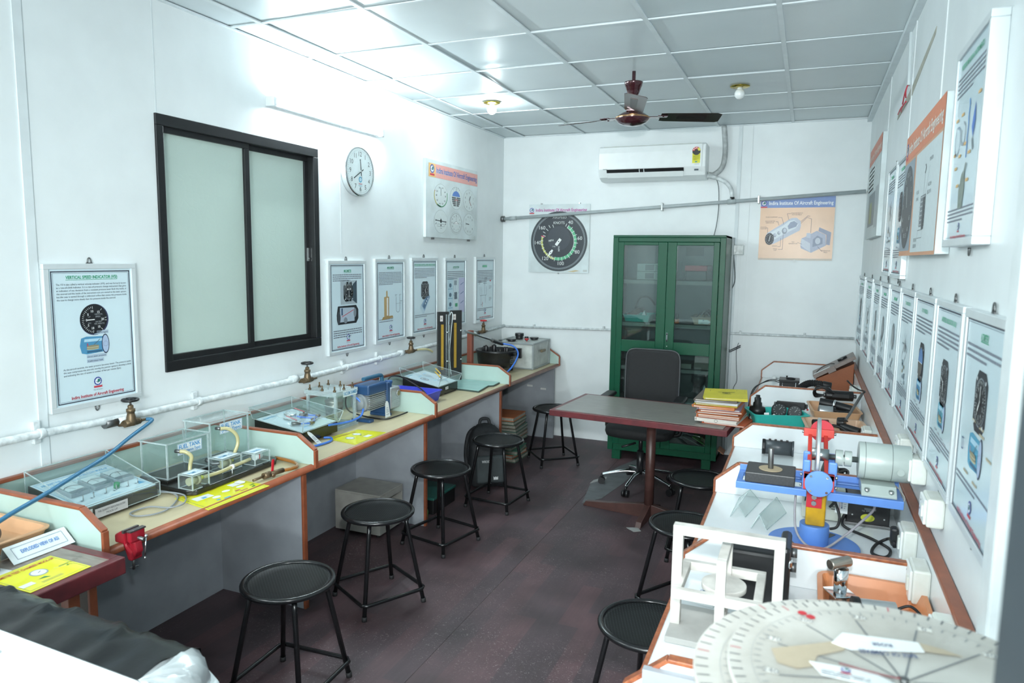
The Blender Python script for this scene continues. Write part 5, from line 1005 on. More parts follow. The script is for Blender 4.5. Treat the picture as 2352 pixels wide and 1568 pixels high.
t = thing('wall_panel', 'narrow grey backing board between cabinet side and wall', 'panel', (2.18, 6.44, 1.0)); G().box(2.183, 2.197, 6.405, 6.512, .03, 1.93).obj('board', M('backing_board', (178, 188, 190), .5), t)
# ================================================================ ON THE WHITE BENCH
WW = M('white_painted_wood', (206, 204, 198), .6, var=.10, ns=14, dark='a8a6a0', bump=.08, bs=50)
gm = thing('gimbal_model', 'white painted wooden gimbal frame model with a wooden rotor disc', 'model', (2.65, 1.90, RZ))
pbox('base', M('weathered_base', (176, 176, 172), .7, var=.15, ns=10), gm, 2.505, 2.80, 1.80, 2.0, RZ, .757, .002)
t_ = .026
g = G(); g.box(2.505, 2.531, 1.875, 1.90, .757, 1.012); g.box(2.762, 2.788, 1.875, 1.90, .757, 1.012); g.box(2.505, 2.788, 1.873, 1.902, 1.010, 1.036); g.obj('outer_frame', WW, gm, .0015)
g = G(); g.box(2.518, 2.742, 1.795, 1.817, .868, .893); g.box(2.518, 2.742, 1.985, 2.005, .868, .893); g.box(2.518, 2.541, 1.817, 1.985, .868, .893); g.box(2.720, 2.742, 1.817, 1.985, .868, .893); g.obj('middle_frame', WW, gm, .0015)
g = G(); g.box(2.628, 2.652, 1.803, 1.822, .800, .985); g.box(2.628, 2.652, 1.978, 1.996, .800, .985); g.box(2.628, 2.652, 1.822, 1.978, .965, .985); g.box(2.628, 2.652, 1.822, 1.978, .800, .818); g.obj('inner_frame', WW, gm, .0015)
g = G(); g.cyl((2.640, 1.90, .872), (2.640, 1.90, .886), .058, n=36); g.cyl((2.640, 1.90, .818), (2.640, 1.90, .965), .004, n=8); g.obj('rotor', WW, gm, .001)
p = P(lambda u, v, h: (u, v, RZ+.0006+h)); t = thing('paper_card', 'white paper card with institute emblem lying under the gimbal frame', 'paper', (2.56, 2.12, RZ)); G().prism([(2.50, 2.06), (2.60, 2.04), (2.62, 2.16), (2.52, 2.18)], RZ, RZ+.0006).obj('card', PAP, t); p.logo(2.56, 2.135, .010); p.para(2.525, 2.11, .07, 5, .010, '9aa2a8'); p.obj('print', t)
bi = thing('black_instrument', 'black rectangular instrument box with a chrome corner behind the gimbal frame', 'instrument', (2.72, 2.15, RZ))
g = G(); g.box(2.63, 2.775, 2.10, 2.23, RZ, .905); g.obj('case', BLP, bi, .010); g = G(); g.box(2.772, 2.802, 2.085, 2.245, RZ, .935); g.obj('front_flange', BLK, bi, .012); g = G(); g.box(2.786, 2.806, 2.088, 2.12, .875, .900); g.obj('chrome_catch', CHR, bi, .006)
for z in (.858, .902): G().cyl((2.80, 2.15, z), (2.818, 2.15, z), .014, n=12).obj('stud', STL, bi)
G().box(2.776, 2.779, 2.086, 2.10, .76, .87).obj('side_strip', MET, bi)
ot = thing('plastic_tray', 'orange plastic tray with metal parts at the near end of the white bench', 'tray', (3.02, 2.14, RZ)); ORG = M('orange_tray_plastic', (206, 134, 88), .38, var=.05)
G().tray(2.885, 3.155, 1.93, 2.275, RZ+.0005, .812, r=.035, flare=.025).obj('tray', ORG, ot)
cp = thing('pitot_head', 'chrome elbow pipe on a square flange standing in the orange tray', 'instrument', (2.935, 2.16, RZ+.007)); g = G(); g.cyl((2.937, 2.16, .748), (2.937, 2.16, .80), .027, n=24); g.obj('body', M('worn_chrome', (168, 160, 150), .25, .9, var=.2), cp, .002)
T = Matrix.Translation((2.937, 2.16, .80)) @ Matrix.Rotation(.5, 4, 'Z'); g = G(T); g.box(-.036, .036, -.036, .036, 0, .005); g.obj('flange', CHR, cp, .004)
g = G(); g.cyl((2.937, 2.16, .805), (2.937, 2.16, .875), .0175, r2=.0195, n=20); g.obj('neck', CHR, cp); g = G(); g.cyl((2.957, 2.18, .893), (2.905, 2.135, .889), .0155, n=20); g.obj('head', M('worn_chrome', (168, 160, 150)), cp, .003); p = P(lambda u, v, h: (2.937+.0275*math.sin(u), 2.16-.0275*math.cos(u), v), .0); p.rect(-.6, .755, .4, .785, 'cfc8b0'); p.obj('data_label', cp)
em = thing('small_motor', 'silver cylindrical motor with black lead in the orange tray', 'motor', (3.02, 2.10, RZ+.007))
g = G(); g.cyl((2.985, 2.10, .79), (3.075, 2.115, .79), .030, n=28); g.obj('housing', M('zinc_silver', (176, 182, 184), .35, .6), em, .002); g = G(); g.cyl((2.965, 2.097, .79), (2.985, 2.10, .79), .034, n=24); g.obj('end_plate', BLP, em, .003); G().cyl((2.975, 2.07, .752), (3.0, 2.075, .752), .010, n=10).obj('red_cap', RED, em)
G().tube([(3.075, 2.115, .80), (3.11, 2.12, .815), (3.135, 2.09, .80), (3.12, 2.06, .775), (3.085, 2.07, .765)], .004, 8, 6).obj('lead', WIR, em)
t = thing('paper_card', 'white paper card lying in the orange tray behind the chrome part', 'paper', (2.97, 2.29, RZ+.008)); G().prism([(2.93, 2.19), (3.03, 2.19), (3.03, 2.245), (2.93, 2.245)], RZ+.008, RZ+.0088).obj('card', PAP, t); p = P(lambda u, v, h: (u, v, RZ+.0089+h)); p.para(2.945, 2.235, .07, 3, .010, '9aa2a8'); p.obj('print', t)
# ---------------------------------------------------------------- compass rose
DSC = M('dial_white_board', (192, 192, 186), .55, var=.07, ns=7, dark='a8a69e')
cz = 1.20
cr_ = thing('compass_dial', 'pair of stacked white compass discs with radial lines on a stand by the door', 'compass model', (2.96, .99, 0))
g = G(); g.box(2.84, 3.08, .88, 1.10, 0, .02); g.cyl((2.96, .99, .02), (2.96, .99, cz-.029), .03, n=20); g.obj('stand', M('stand_grey', (150, 152, 150), .5), cr_, .002)
def dial(name, x, y, z, r, nt_, deg0):
    g = G(); g.cyl((x, y, z-.010), (x, y, z), r, n=72); o = g.obj(name, DSC, cr_, .0015)
    p = P(lambda u, v, h: (x+u, y+v, z+.0004+h), .0004); ink_ = '63676a'
    for i in range(nt_): p.tick(0, 0, r*.92, r*.985, i*360/nt_, .0022, ink_ if i % 9 else 'b86a70', 1)
    for i in range(nt_): p.tick(0, 0, r*.80, r*.84, i*360/nt_+2, .0018, '8c9092', 1)
    for i in range(12): p.tick(0, 0, .012, r*.72, i*30+deg0, .0022, '6e7478', 2)
    for i in range(12): a = math.radians(i*30+deg0+3); p.rect(r*.76*math.sin(a)-.008, r*.76*math.cos(a)-.005, r*.76*math.sin(a)+.010, r*.76*math.cos(a)+.006, 'd9d9d2', 2); p.text(str(i*30), r*.76*math.sin(a), r*.76*math.cos(a)-.004, .010, '74787c', l=3)
    p.arc(0, 0, r*.855, r*.858, 0, 360, 'a0a4a4', 1, 60)
    return o, p
lo, p = dial('lower_disc', 2.935, 1.01, cz-.018, .255, 72, 8); p.obj('dial_marks', lo)
up, p = dial('upper_disc', 2.948, 1.005, cz, .222, 72, 12); TAN = 'b0a48e'
p.poly([(-.155, -.02), (-.165, .015), (-.12, .045), (-.085, .07), (-.06, .085), (-.07, .05), (-.105, .02), (-.11, -.01), (-.13, -.025)], TAN, 3); p.poly([(.0, .105), (.03, .118), (.06, .112), (.085, .10), (.06, .096), (.02, .092)], TAN, 3)
for u, v in ((-.125, .142), (-.113, .134), (.17, .085), (.185, .092), (.176, .10)): p.disc(u, v, .007, 'b8323c', 4, n=10)
p.poly([(.155, .085), (.17, .075), (.2, .088), (.19, .108), (.165, .104)], 'd8ccb0', 3)
p.obj('dial_marks', up)
for nm, pts, z_, l1, l2 in (('paper_label', [(-.085, .065), (-.07, .10), (.03, .115), (.035, .09), (-.06, .055)], .001, 'BASE OF COMPASS', 'ROSE'), ('paper_label', [(-.115, .0), (-.1, -.028), (-.03, -.03), (-.012, -.012), (-.035, .005)], .001, '', '')):
    g = G(); g.prism([(2.948+u, 1.005+v) for u, v in pts], cz+.002, cz+.003); o = g.obj(nm, PAP, up)
    q = P(lambda u, v, h: (2.948+u, 1.005+v, cz+.0033+h))
    if l1: q.text(l1, -.015, .066, .010, '44567e', bold=True, width=.075, rot=PI+.22); q.text(l2, -.02, .088, .008, '44567e', bold=True, rot=PI+.22)
    else: q.logo(-.07, -.006, .006); q.para(-.1, -.018, .06, 3, .005, '8a929c')
    q.obj('label_print', o)
G().tube([(2.87, 1.01, cz+.006), (2.90, 1.005, cz+.006), (2.94, 1.0, cz+.007), (2.94, 1.005, cz+.006), (2.948, 1.005, cz+.004)], .0012, 5, 5).obj('thread', ink('7a4a4c'), up)
g = G(); g.cyl((2.948, 1.005, cz), (2.948, 1.005, cz+.006), .006, n=12); g.obj('hub_pin', STL, up)
# ---------------------------------------------------------------- gyroscope stand
BL = M('sky_blue_enamel', (92, 136, 206), .38, var=.06); RO = M('signal_red', (206, 64, 54), .4, var=.08); CRM = M('crimson_enamel', (190, 38, 54), .38); YL = M('amber_yellow', (206, 158, 20), .32, var=.12, dark='9a7a20'); MG = M('motor_grey_enamel', (172, 184, 180), .28, var=.04, bump=.12, bs=30)
gy = thing('gyroscope_rig', 'blue, red and yellow gyroscope wheel rig with a grey motor on its cross arm', 'gyroscope', (2.872, 2.67, RZ)); gx, yy = 2.872, 2.66
g = G(); g.cyl((gx, yy, RZ), (gx, yy, RZ+.010), .152, n=56); bs_ = g.obj('base_disc', BL, gy, .002)
for a in (200, 320, 60): T = Matrix.Translation((gx, yy, RZ+.0102)) @ Matrix.Rotation(math.radians(a), 4, 'Z'); g = G(T); g.box(.07, .135, -.010, .010, 0, .0012); g.obj('slot', STL, bs_)
for a in (185, 255, 345): q = (gx+.136*math.cos(math.radians(a)), yy+.136*math.sin(math.radians(a))); G().cyl((*q, RZ+.0095), (*q, RZ+.0112), .005, n=10).obj('bolt_hole', BLK, bs_)
g = G(); g.cyl((gx, yy, RZ+.010), (gx, yy, .822), .049, n=40); g.obj('collar', BL, gy, .002)
g = G(); g.box(gx-.032, gx+.032, yy-.032, yy+.032, .822, .945); g.obj('yellow_leg', YL, gy, .007, 3)
g = G(); g.box(gx-.032, gx+.018, yy-.0375, yy-.032, .890, .962); g.obj('red_plate', CRM, gy, .001)
for z in (.908, .930): G().cyl((gx-.008, yy-.037, z), (gx-.008, yy-.046, z), .009, n=6).obj('bolt', MET, gy)
g = G(); zr = .938
g.box(2.605, 2.838, yy-.072, yy-.045, zr+.020, zr+.024); g.box(2.905, 3.135, yy-.072, yy-.045, zr+.020, zr+.024); g.box(2.605, 3.135, yy+.058, yy+.085, zr+.020, zr+.024); g.box(3.112, 3.135, yy-.045, yy+.058, zr+.020, zr+.024); g.box(2.605, 2.625, yy-.045, yy+.058, zr+.020, zr+.024)
g.box(2.605, 2.838, yy-.075, yy-.071, zr, zr+.024); g.box(2.905, 3.135, yy-.075, yy-.071, zr-.004, zr+.024); g.box(2.605, 3.135, yy+.083, yy+.087, zr, zr+.045); g.obj('cross_arm', BL, gy, .002)
for x0, x1 in ((2.822, 2.846), (2.902, 2.93)):
    for y in (yy-.066, yy+.055): g = G(); g.box(x0, x1, y, y+.010, zr+.02, 1.065); g.obj('side_plate', BL, gy, .006)
for x0, x1 in ((2.836, 2.850), (2.890, 2.904)): g = G(); g.bar(((x0+x1)/2, yy-.10, 1.005), ((x0+x1)/2, yy+.22, 1.085), x1-x0, .022); g.obj('red_bar', RO, gy, .002)
g = G(); g.box(2.826, 2.856, yy-.100, yy-.082, .972, 1.030); g.box(2.886, 2.922, yy-.100, yy-.082, .972, 1.030); g.box(2.826, 2.922, yy-.100, yy-.086, 1.008, 1.030); g.obj('front_block', RO, gy, .002)
g = G(); g.box(2.82, 2.925, yy+.21, yy+.225, 1.085, 1.115); g.obj('rear_block', RO, gy, .002)
for x in (2.818, 2.928):
    for y, z in ((yy-.09, 1.02), (yy-.09, .985), (yy+.218, 1.10)): G().cyl((x-.004, y, z), (x+.004, y, z), .006, n=6).obj('bolt', MET, gy)
g = G(); g.cyl((gx+.002, yy-.112, .998), (gx+.002, yy-.100, .998), .044, n=40); ff = g.obj('front_cap', BL, gy, .001)
for a in (45, 135, 225, 315): q = (gx+.002+.036*math.cos(math.radians(a)), .998+.036*math.sin(math.radians(a))); G().cyl((q[0], yy-.112, q[1]), (q[0], yy-.117, q[1]), .0042, n=10).obj('screw', CHR, ff)
g = G(); g.cyl((gx+.012, yy+.226, 1.105), (gx+.012, yy+.236, 1.105), .042, n=32); g.obj('rear_cap', CRM, gy, .001)
g = G(); g.cyl((2.862, 2.70, 1.062), (2.874, 2.70, 1.062), .130, n=72); g.obj('wheel', M('machined_aluminium', (196, 202, 204), .3, .7), gy, .003); g = G(); g.cyl((2.85, 2.70, 1.062), (2.905, 2.70, 1.062), .022, n=20); g.obj('wheel_hub', MET, gy)
g = G(); g.cyl((2.926, 2.70, 1.058), (2.95, 2.70, 1.058), .028, n=24); g.cyl((2.955, 2.70, 1.058), (2.978, 2.70, 1.058), .027, n=24); g.box(2.949, 2.956, 2.68, 2.72, 1.05, 1.066); g.obj('coupling', MG, gy, .001); g = G(); g.cyl((2.90, 2.70, 1.058), (3.0, 2.70, 1.058), .010, n=12); g.obj('shaft', MET, gy)
g = G(); g.cyl((2.998, 2.70, 1.060), (3.158, 2.70, 1.060), .063, n=48); mo = g.obj('motor', MG, gy, .002)
for x in (3.018, 3.10): G().lathe([(.0632, -.0012), (.0637, 0), (.0632, .0012)], (x, 2.70, 1.06), (1, 0, 0), 48).obj('seam', M('seam_grey', (120, 130, 128), .4), mo)
g = G(); g.cyl((3.125, 2.639, 1.045), (3.125, 2.634, 1.045), .011, n=20); g.obj('inspection_plug', MG, mo); 
for z in (1.10, 1.02): G().cyl((3.158, 2.70+(.0 if z > 1.05 else -.03), z), (3.168, 2.70+(.0 if z > 1.05 else -.03), z), .004, n=8).obj('terminal_screw', MET, mo)
g = G(); g.prism([(yy-.065, .963), (yy-.068, .970), (yy-.03, .995), (yy+.09, .995), (yy+.09, .963)], 3.008, 3.115, 'yz'); pl_ = g.obj('motor_mount', MG, gy, .002)
for x in (3.025, 3.098): G().cyl((x, yy-.052, .972), (x, yy-.054, .988), .008, n=6).obj('bolt', MET, pl_)
gb = G(); gb.box(2.634, 2.80, yy-.070, yy+.075, .9625, 1.000); gb.obj('counterweight', M('granite_black', (52, 54, 56), .4, var=.3, ns=150), gy, .004); g = G(); g.cyl((2.716, yy+.002, 1.0), (2.716, yy+.002, 1.002), .040, n=32); g.obj('tan_washer', M('fibre_tan', (176, 160, 132), .6), gy); g = G(); g.cyl((2.716, yy+.002, 1.0), (2.714, yy+.002, 1.076), .0095, n=16); g.obj('spindle', STL, gy, .001)
G().tube([(3.02, yy-.03, .962), (3.06, yy+.03, .90), (3.02, yy-.02, .86), (2.95, yy-.07, .80), (2.90, yy-.11, .775), (2.85, yy-.10, .775), (2.815, yy-.05, .80), (2.805, yy-.03, .86), (2.805, yy-.02, .95)], .0042, 8, 6).obj('grey_lead', M('grey_lead', (150, 148, 154), .4), gy)
for k in range(3): hose('motor_wire', ('thin brown', 'thin grey', 'thin white')[k]+' wire end sprouting behind the grey motor mount', [(3.125, 2.74, .97), (3.135+.01*k, 2.73, .95-.01*k), (3.145-.012*k, 2.70, .93-.012*k)], .002, ink(('6a4a3a', '8a8a8a', 'c8c8c0')[k]), 5, 5, 'wire')
def tent(lb, a, b, c_, d, zt):     # a,b near feet; c,d far feet
    t = thing('acrylic_tent', lb, 'sign holder', (*((Vector((*a, 0))+Vector((*d, 0)))/2)[:2], RZ)); m1 = ((a[0]+b[0])/2, (a[1]+b[1])/2, zt); m2 = ((c_[0]+d[0])/2, (c_[1]+d[1])/2, zt); g = G()
    g.face([(*a, RZ+.0005), m1, m2, (*c_, RZ+.0005)]); g.face([(*b, RZ+.0005), (*d, RZ+.0005), m2, m1]); g.m = 1
    for p_, q in (((*a, RZ+.001), m1), ((*b, RZ+.001), m1), (m1, m2), ((*c_, RZ+.001), m2), ((*d, RZ+.001), m2), ((*a, RZ+.001), (*c_, RZ+.001)), ((*b, RZ+.001), (*d, RZ+.001))): g.bar(p_, q, .002, .002)
    g.obj('folded_sheet', [clear('milky_acrylic', (232, 238, 236), .06, .10), ACE], t)
tent('clear folded acrylic sign holder by the bench front edge', (2.571, 2.834), (2.627, 2.849), (2.585, 3.08), (2.668, 3.07), .785)
tent('clear folded acrylic sign holder beside the blue gyroscope base', (2.655, 2.738), (2.711, 2.74), (2.695, 2.985), (2.775, 2.97), .798)
pb = thing('power_box', 'black metal transformer box with a yellow oval label under the motor', 'power supply', (3.06, 3.0, RZ))
G().box(2.99, 3.138, 2.945, 3.105, RZ+.004, .848).obj('case', BLK, pb, .003); G().box(2.985, 3.143, 2.937, 2.95, RZ, RZ+.010).obj('base_flange', STL, pb, .001)
p = P(sheet((2.99, 2.9445, RZ), (1, 0, 0), (0, 0, 1)), .0006); p.disc(.073, .034, .026, '26282a', 1, .0165); p.disc(.073, .034, .024, 'c4c83c', 2, .0148); p.para(.056, .033, .034, 1, .006, '4a5a20', .9, 1); p.obj('oval_sticker', pb); p = P(sheet((2.99, 2.9445, RZ), (1, 0, 0), (0, 0, 1)), .0006); p.text('1/p, 230V ~', .072, .058, .006, 'b8c0c0'); p.rect(.06, .064, .10, .072, '6a6e70'); p.rect(.04, .104, .10, .1065, 'b09a50')
for u, v in ((.02, .09), (.02, .04), (.13, .085), (.13, .035)): p.disc(u, v, .003, 'aeb4b4')
p.obj('print', pb)
gb_ = thing('power_box', 'grey vented metal box with white paper tag behind the yellow post', 'power supply', (2.9, 3.0, RZ)); BGE = M('beige_grey_metal', (182, 188, 178), .45, var=.06)
G().box(2.83, 2.982, 2.94, 3.105, RZ+.004, .872).obj('case', BGE, gb_, .004); p = P(sheet((2.83, 2.9395, RZ), (1, 0, 0), (0, 0, 1)), .0006)
for k in range(5): p.rect(.105, .05+k*.010, .132, .0525+k*.010, '202224')
for k in range(4): p.poly([(.008+k*.007, .07), (.012+k*.007, .07), (.016+k*.007, .105), (.012+k*.007, .105)], '202224')
p.obj('vent_slots', gb_); g = G(); g.box(2.948, 2.992, 2.932, 2.9335, .782, .862); tg = g.obj('paper_tag', PAP, gb_); p = P(sheet((2.948, 2.9315, .782), (1, 0, 0), (0, 0, 1)), .0004); p.logo(.009, .07, .007); p.text('Indira Institute', .017, .008, .005, 'a8485a', rot=PI/2, align='l'); p.text('MOCK-UP', .026, .02, .006, '3a4a7a', rot=PI/2, align='l', bold=True); p.para(.03, .06, .01, 6, .008, 'a0a8b0'); p.obj('tag_print', tg)
hose('power_cable', 'black cable from the transformer box curling to the plug on the wall socket', [(2.99, 2.95, .79), (2.975, 2.925, .755), (2.99, 2.88, .745), (3.07, 2.80, .745), (3.12, 2.72, .745), (3.10, 2.64, .745), (3.06, 2.66, .745), (3.08, 2.75, .746), (3.12, 2.76, .77), (3.115, 2.62, .80), (3.116, 2.56, .835)], .0055, WIR, 8, cat='cable')
hose('power_cable', 'black lead looping behind the yellow post from the grey box', [(2.93, 2.937, .80), (2.95, 2.91, .84), (2.935, 2.89, .86), (2.96, 2.86, .80), (2.955, 2.84, .76), (2.93, 2.84, .746)], .005, WIR, 8, cat='cable')
t = thing('mains_plug', 'black mains plug pushed into the socket box by the transformer', 'plug', (3.115, 2.55, .86)); g = G(); g.box(3.098, 3.121, 2.535, 2.572, .838, .885); g.obj('body', BLP, t, .008); G().cyl((3.112, 2.555, .838), (3.114, 2.557, .815), .009, r2=.006, n=10).obj('strain_relief', BLM, t)
t = thing('cable_clump', 'dark bundled cables heaped on the bench behind the grey motor', 'cable', (2.98, 3.5, RZ)); 
for k in range(5): G().tube([(2.92+R.uniform(-.04, .14), 3.3+R.uniform(0, .3), RZ+.01+.012*k) for _ in range(6)], .008, 6, 5).obj('cable_loop', WIR, t)
bc = thing('cylinder_instrument', 'dark grey cylinder instrument lying on its side in the third white bay', 'instrument', (2.71, 3.85, RZ)); CYG = M('dark_slate_enamel', (66, 72, 76), .35, var=.12)
g = G(); g.cyl((2.645, 3.85, .782), (2.775, 3.86, .782), .037, n=28); g.obj('barrel', CYG, bc); g = G(); g.cyl((2.630, 3.849, .782), (2.645, 3.85, .782), .041, n=8); g.obj('square_flange', BLP, bc, .002); g = G(); g.cyl((2.775, 3.86, .782), (2.784, 3.86, .782), .040, n=28); g.obj('end_flange', CYG, bc, .001)
for k in range(4): G().box(2.66+k*.028, 2.672+k*.028, 3.845, 3.86, .815, .825).obj('lug', BLP, bc, .002)
# ---------------------------------------------------------------- trays further along
def rtray(lb, x, y, a, w_, d, h, m, r=.03):
    t = thing('plastic_tray', lb, 'tray', (x, y, RZ), math.radians(a)); G().tray(-w_/2, w_/2, -d/2, d/2, .0005, h, r=r).obj('tray', m, t, w=False); return t
gt = rtray('turquoise plastic tray crowded with black instruments beside the desk files', 2.665, 4.64, 20, .33, .24, .075, TUR)
rtray('peach plastic tray with dark motors in front of the far white divider', 3.00, 4.95, 6, .28, .34, .072, PEA); rtray('peach plastic tray holding black grips just behind the double divider', 2.995, 4.43, 6, .325, .34, .068, M('pale_peach_plastic', (208, 172, 142), .42, var=.05))
z0 = RZ+.007; x, y = 2.555, 4.62
g1 = thing('gyro_unit', 'black upright gyro unit with a turret top in the turquoise tray', 'instrument', (x, y, z0)); g = G(); g.box(x-.048, x+.048, y-.04, y+.045, z0, .80); g.obj('body', BLP, g1, .012); g = G(); g.lathe([(.046, .80), (.05, .81), (.046, .835), (.028, .84), (.026, .862), (.02, .868), (.02, .893), (.013, .897), (.013, .91), (.0, .912)], (x, y, 0), n=24); g.obj('turret', BLP, g1)
for dx in (-.03, .03): G().cyl((x+dx, y-.04, .775), (x+dx, y-.048, .775), .010, n=12).obj('port', STL, g1)
for (x, y, r, lb, tilt) in ((2.675, 4.655, .045, 'black dial instrument leaning in the turquoise tray', .5), (2.765, 4.69, .042, 'black round instrument lying beside the dial one in the turquoise tray', .35)):
    t = thing('dial_instrument', lb, 'instrument', (x, y, z0)); ax = Vector((.1, -math.cos(tilt), math.sin(tilt))).normalized(); c0 = Vector((x, y+.03, z0+r*1.05)); g = G(); g.cyl(c0, c0+ax*.07, r*.92, n=24); g.obj('case', BLP, t, .003); g = G(); g.cyl(c0+ax*.062, c0+ax*.074, r, n=28); g.obj('bezel', BLK, t, .003)
    u = ax.cross(Vector((0, 0, 1))).normalized()*-1; v = ax.cross(u)*-1; v = v if v.z > 0 else -v; p = P(sheet(c0+ax*.0745, u, v) if u.cross(v).dot(ax) > 0 else sheet(c0+ax*.0745, -u, v), .0005); p.disc(0, 0, r*.82, '2c3032')
    for i in range(12): p.tick(0, 0, r*.6, r*.75, i*30, .0022, 'a8b0ae')
    p.tick(0, 0, 0, r*.5, 40, .002, 'c8ccc8'); p.obj('dial_face', t)
t = thing('black_bar_unit', 'black flat bar unit with a red tip lying across the turquoise tray back', 'instrument', (2.74, 4.80, .80)); g = G(); g.box(2.66, 2.83, 4.785, 4.815, .806, .850); g.obj('bar', BLP, t, .004); g = G(); g.box(2.83, 2.845, 4.79, 4.81, .815, .842); g.obj('end_block', BLK, t, .002); G().cyl((2.84, 4.795, .81), (2.85, 4.795, .81), .006, n=8).obj('red_tip', RED, t); G().cyl((2.645, 4.80, .835), (2.66, 4.80, .835), .008, n=10).obj('stub', STL, t)
t = thing('paper_scrap', 'two small white paper scraps in the turquoise tray', 'paper', (2.62, 4.57, .79)); g = G(); g.face([(2.60, 4.565, .79), (2.628, 4.57, .792), (2.626, 4.575, .815), (2.598, 4.57, .812)]); g.face([(2.635, 4.56, .795), (2.68, 4.575, .795), (2.655, 4.575, .81)]); g.obj('scrap', PAP, t)
t = thing('coil_part', 'black motor with coiled leads lying over the back of the peach tray', 'motor', (3.03, 5.06, .83)); g = G(); g.cyl((2.95, 5.06, .868), (3.115, 5.08, .868), .032, n=24); g.obj('barrel', BLP, t, .003); g = G(); g.cyl((2.938, 5.058, .868), (2.95, 5.06, .868), .016, n=14); g.cyl((3.115, 5.08, .868), (3.135, 5.082, .868), .012, n=12); g.obj('shaft_end', STL, t); g = G(); g.box(2.99, 3.09, 5.03, 5.05, .862, .885); g.obj('label_plate', BLK, t)
for k in range(3): G().tube([(2.945, 5.05, .868), (2.89, 5.04, .855+.012*k), (2.88+.01*k, 5.02, .90+.015*k), (2.95, 5.02, .925-.006*k), (3.0, 5.03, .885)], .0055, 6, 6).obj('lead', WIR, t)
t = thing('small_motor', 'dull silver motor lying in the rear peach tray', 'motor', (2.95, 4.88, .76)); g = G(); g.cyl((2.91, 4.86, .80), (2.99, 4.87, .795), .036, n=24); g.obj('barrel', M('zinc_silver', (176, 182, 184)), t, .002); g = G(); g.cyl((2.99, 4.87, .795), (3.01, 4.872, .795), .030, n=20); g.obj('end_cap', BLP, t, .002)
t = thing('cylinder_instrument', 'pair of joined black cylinders in the rear peach tray', 'instrument', (3.0, 4.93, .80)); g = G(); g.cyl((2.915, 4.94, .838), (3.0, 4.93, .83), .030, n=22); g.cyl((3.0, 4.93, .83), (3.10, 4.90, .815), .026, n=22); g.obj('barrel', BLP, t, .003); g = G(); g.cyl((2.995, 4.931, .831), (3.008, 4.929, .829), .034, n=22); g.obj('clamp_ring', CHR, t)
t = thing('cable_clump', 'tangled black connectors in the rear peach tray corner', 'connector', (3.08, 4.86, .77)); 
for k in range(4): G().tube([(3.03+R.uniform(-.03, .07), 4.83+R.uniform(-.03, .07), .775+R.uniform(0, .04)) for _ in range(5)], .008, 6, 5).obj('lead', WIR, t)
t = thing('flexible_probe', 'grey rod probe with a bent black lead standing over the peach trays', 'probe', (3.10, 4.65, .80)); g = G(); g.tube([(3.03, 4.52, .78), (3.09, 4.64, .865), (3.145, 4.76, .945)], .0085, 8); g.obj('rod', M('rod_grey', (112, 114, 114), .4, .5), t); G().tube([(3.145, 4.76, .945), (3.16, 4.79, .955), (3.13, 4.84, .955), (3.10, 4.90, .965), (3.07, 4.98, .985)], .005, 6, 6).obj('lead', WIR, t)
t = thing('control_grip', 'black pistol grip lying in the front peach tray', 'grip', (3.07, 4.48, .75)); g = G(); g.cyl((3.03, 4.50, .785), (3.125, 4.44, .775), .024, n=16); g.cyl((3.01, 4.53, .80), (3.05, 4.52, .805), .033, n=16); g.obj('body', BLP, t, .004); G().tube([(3.01, 4.50, .82), (3.04, 4.47, .83), (3.06, 4.50, .82), (3.03, 4.54, .82)], .004, 6, 5).obj('coil', WIR, t)
t = thing('micro_unit', 'small black and maroon clamp unit in the front peach tray', 'part', (2.91, 4.52, .76)); g = G(); g.cyl((2.875, 4.52, .79), (2.90, 4.53, .79), .020, n=14); g.box(2.89, 2.93, 4.50, 4.54, .752, .79); g.obj('body', BLP, t, .003); g = G(); g.cyl((2.92, 4.53, .795), (2.96, 4.54, .795), .016, n=12); g.obj('maroon_knob', M('maroon_plastic', (110, 34, 46), .4), t)
hose('black_tube', 'thick black tube curving through the front peach tray', [(2.93, 4.44, .765), (2.97, 4.47, .79), (3.02, 4.47, .788), (3.06, 4.43, .772), (3.085, 4.38, .764)], .009, WIR, cat='hose')
t = thing('paper_file', 'orange paper file peeking out below the turquoise tray', 'file', (2.62, 4.25, RZ)); g = G(); g.prism([(2.53, 4.14), (2.70, 4.16), (2.69, 4.42), (2.52, 4.40)], RZ, RZ+.004); g.obj('cover', M('file_d2653c', 'd2653c'), t)
t = thing('scissors', 'pair of pliers with grey and red grips before the turquoise tray', 'pliers', (2.76, 4.40, RZ)); g = G(); g.tube([(2.66, 4.33, RZ+.008), (2.72, 4.36, RZ+.01), (2.78, 4.36, RZ+.009)], .005, 6, 4); g.tube([(2.66, 4.36, RZ+.008), (2.72, 4.345, RZ+.01), (2.78, 4.375, RZ+.009)], .005, 6, 4); g.obj('grips', M('grip_red_grey', (120, 70, 66), .5), t); G().prism([(2.775, 4.352), (2.82, 4.37), (2.775, 4.384)], RZ+.003, RZ+.013).obj('jaws', STL, t)
t = thing('plastic_folder', 'pale lilac plastic folder between desk files and turquoise tray', 'folder', (2.60, 4.86, RZ)); G().prism([(2.49, 4.80), (2.62, 4.80), (2.62, 5.0), (2.49, 5.0)], RZ, RZ+.012).obj('cover', M('lilac_plastic', (176, 166, 190), .4), t)
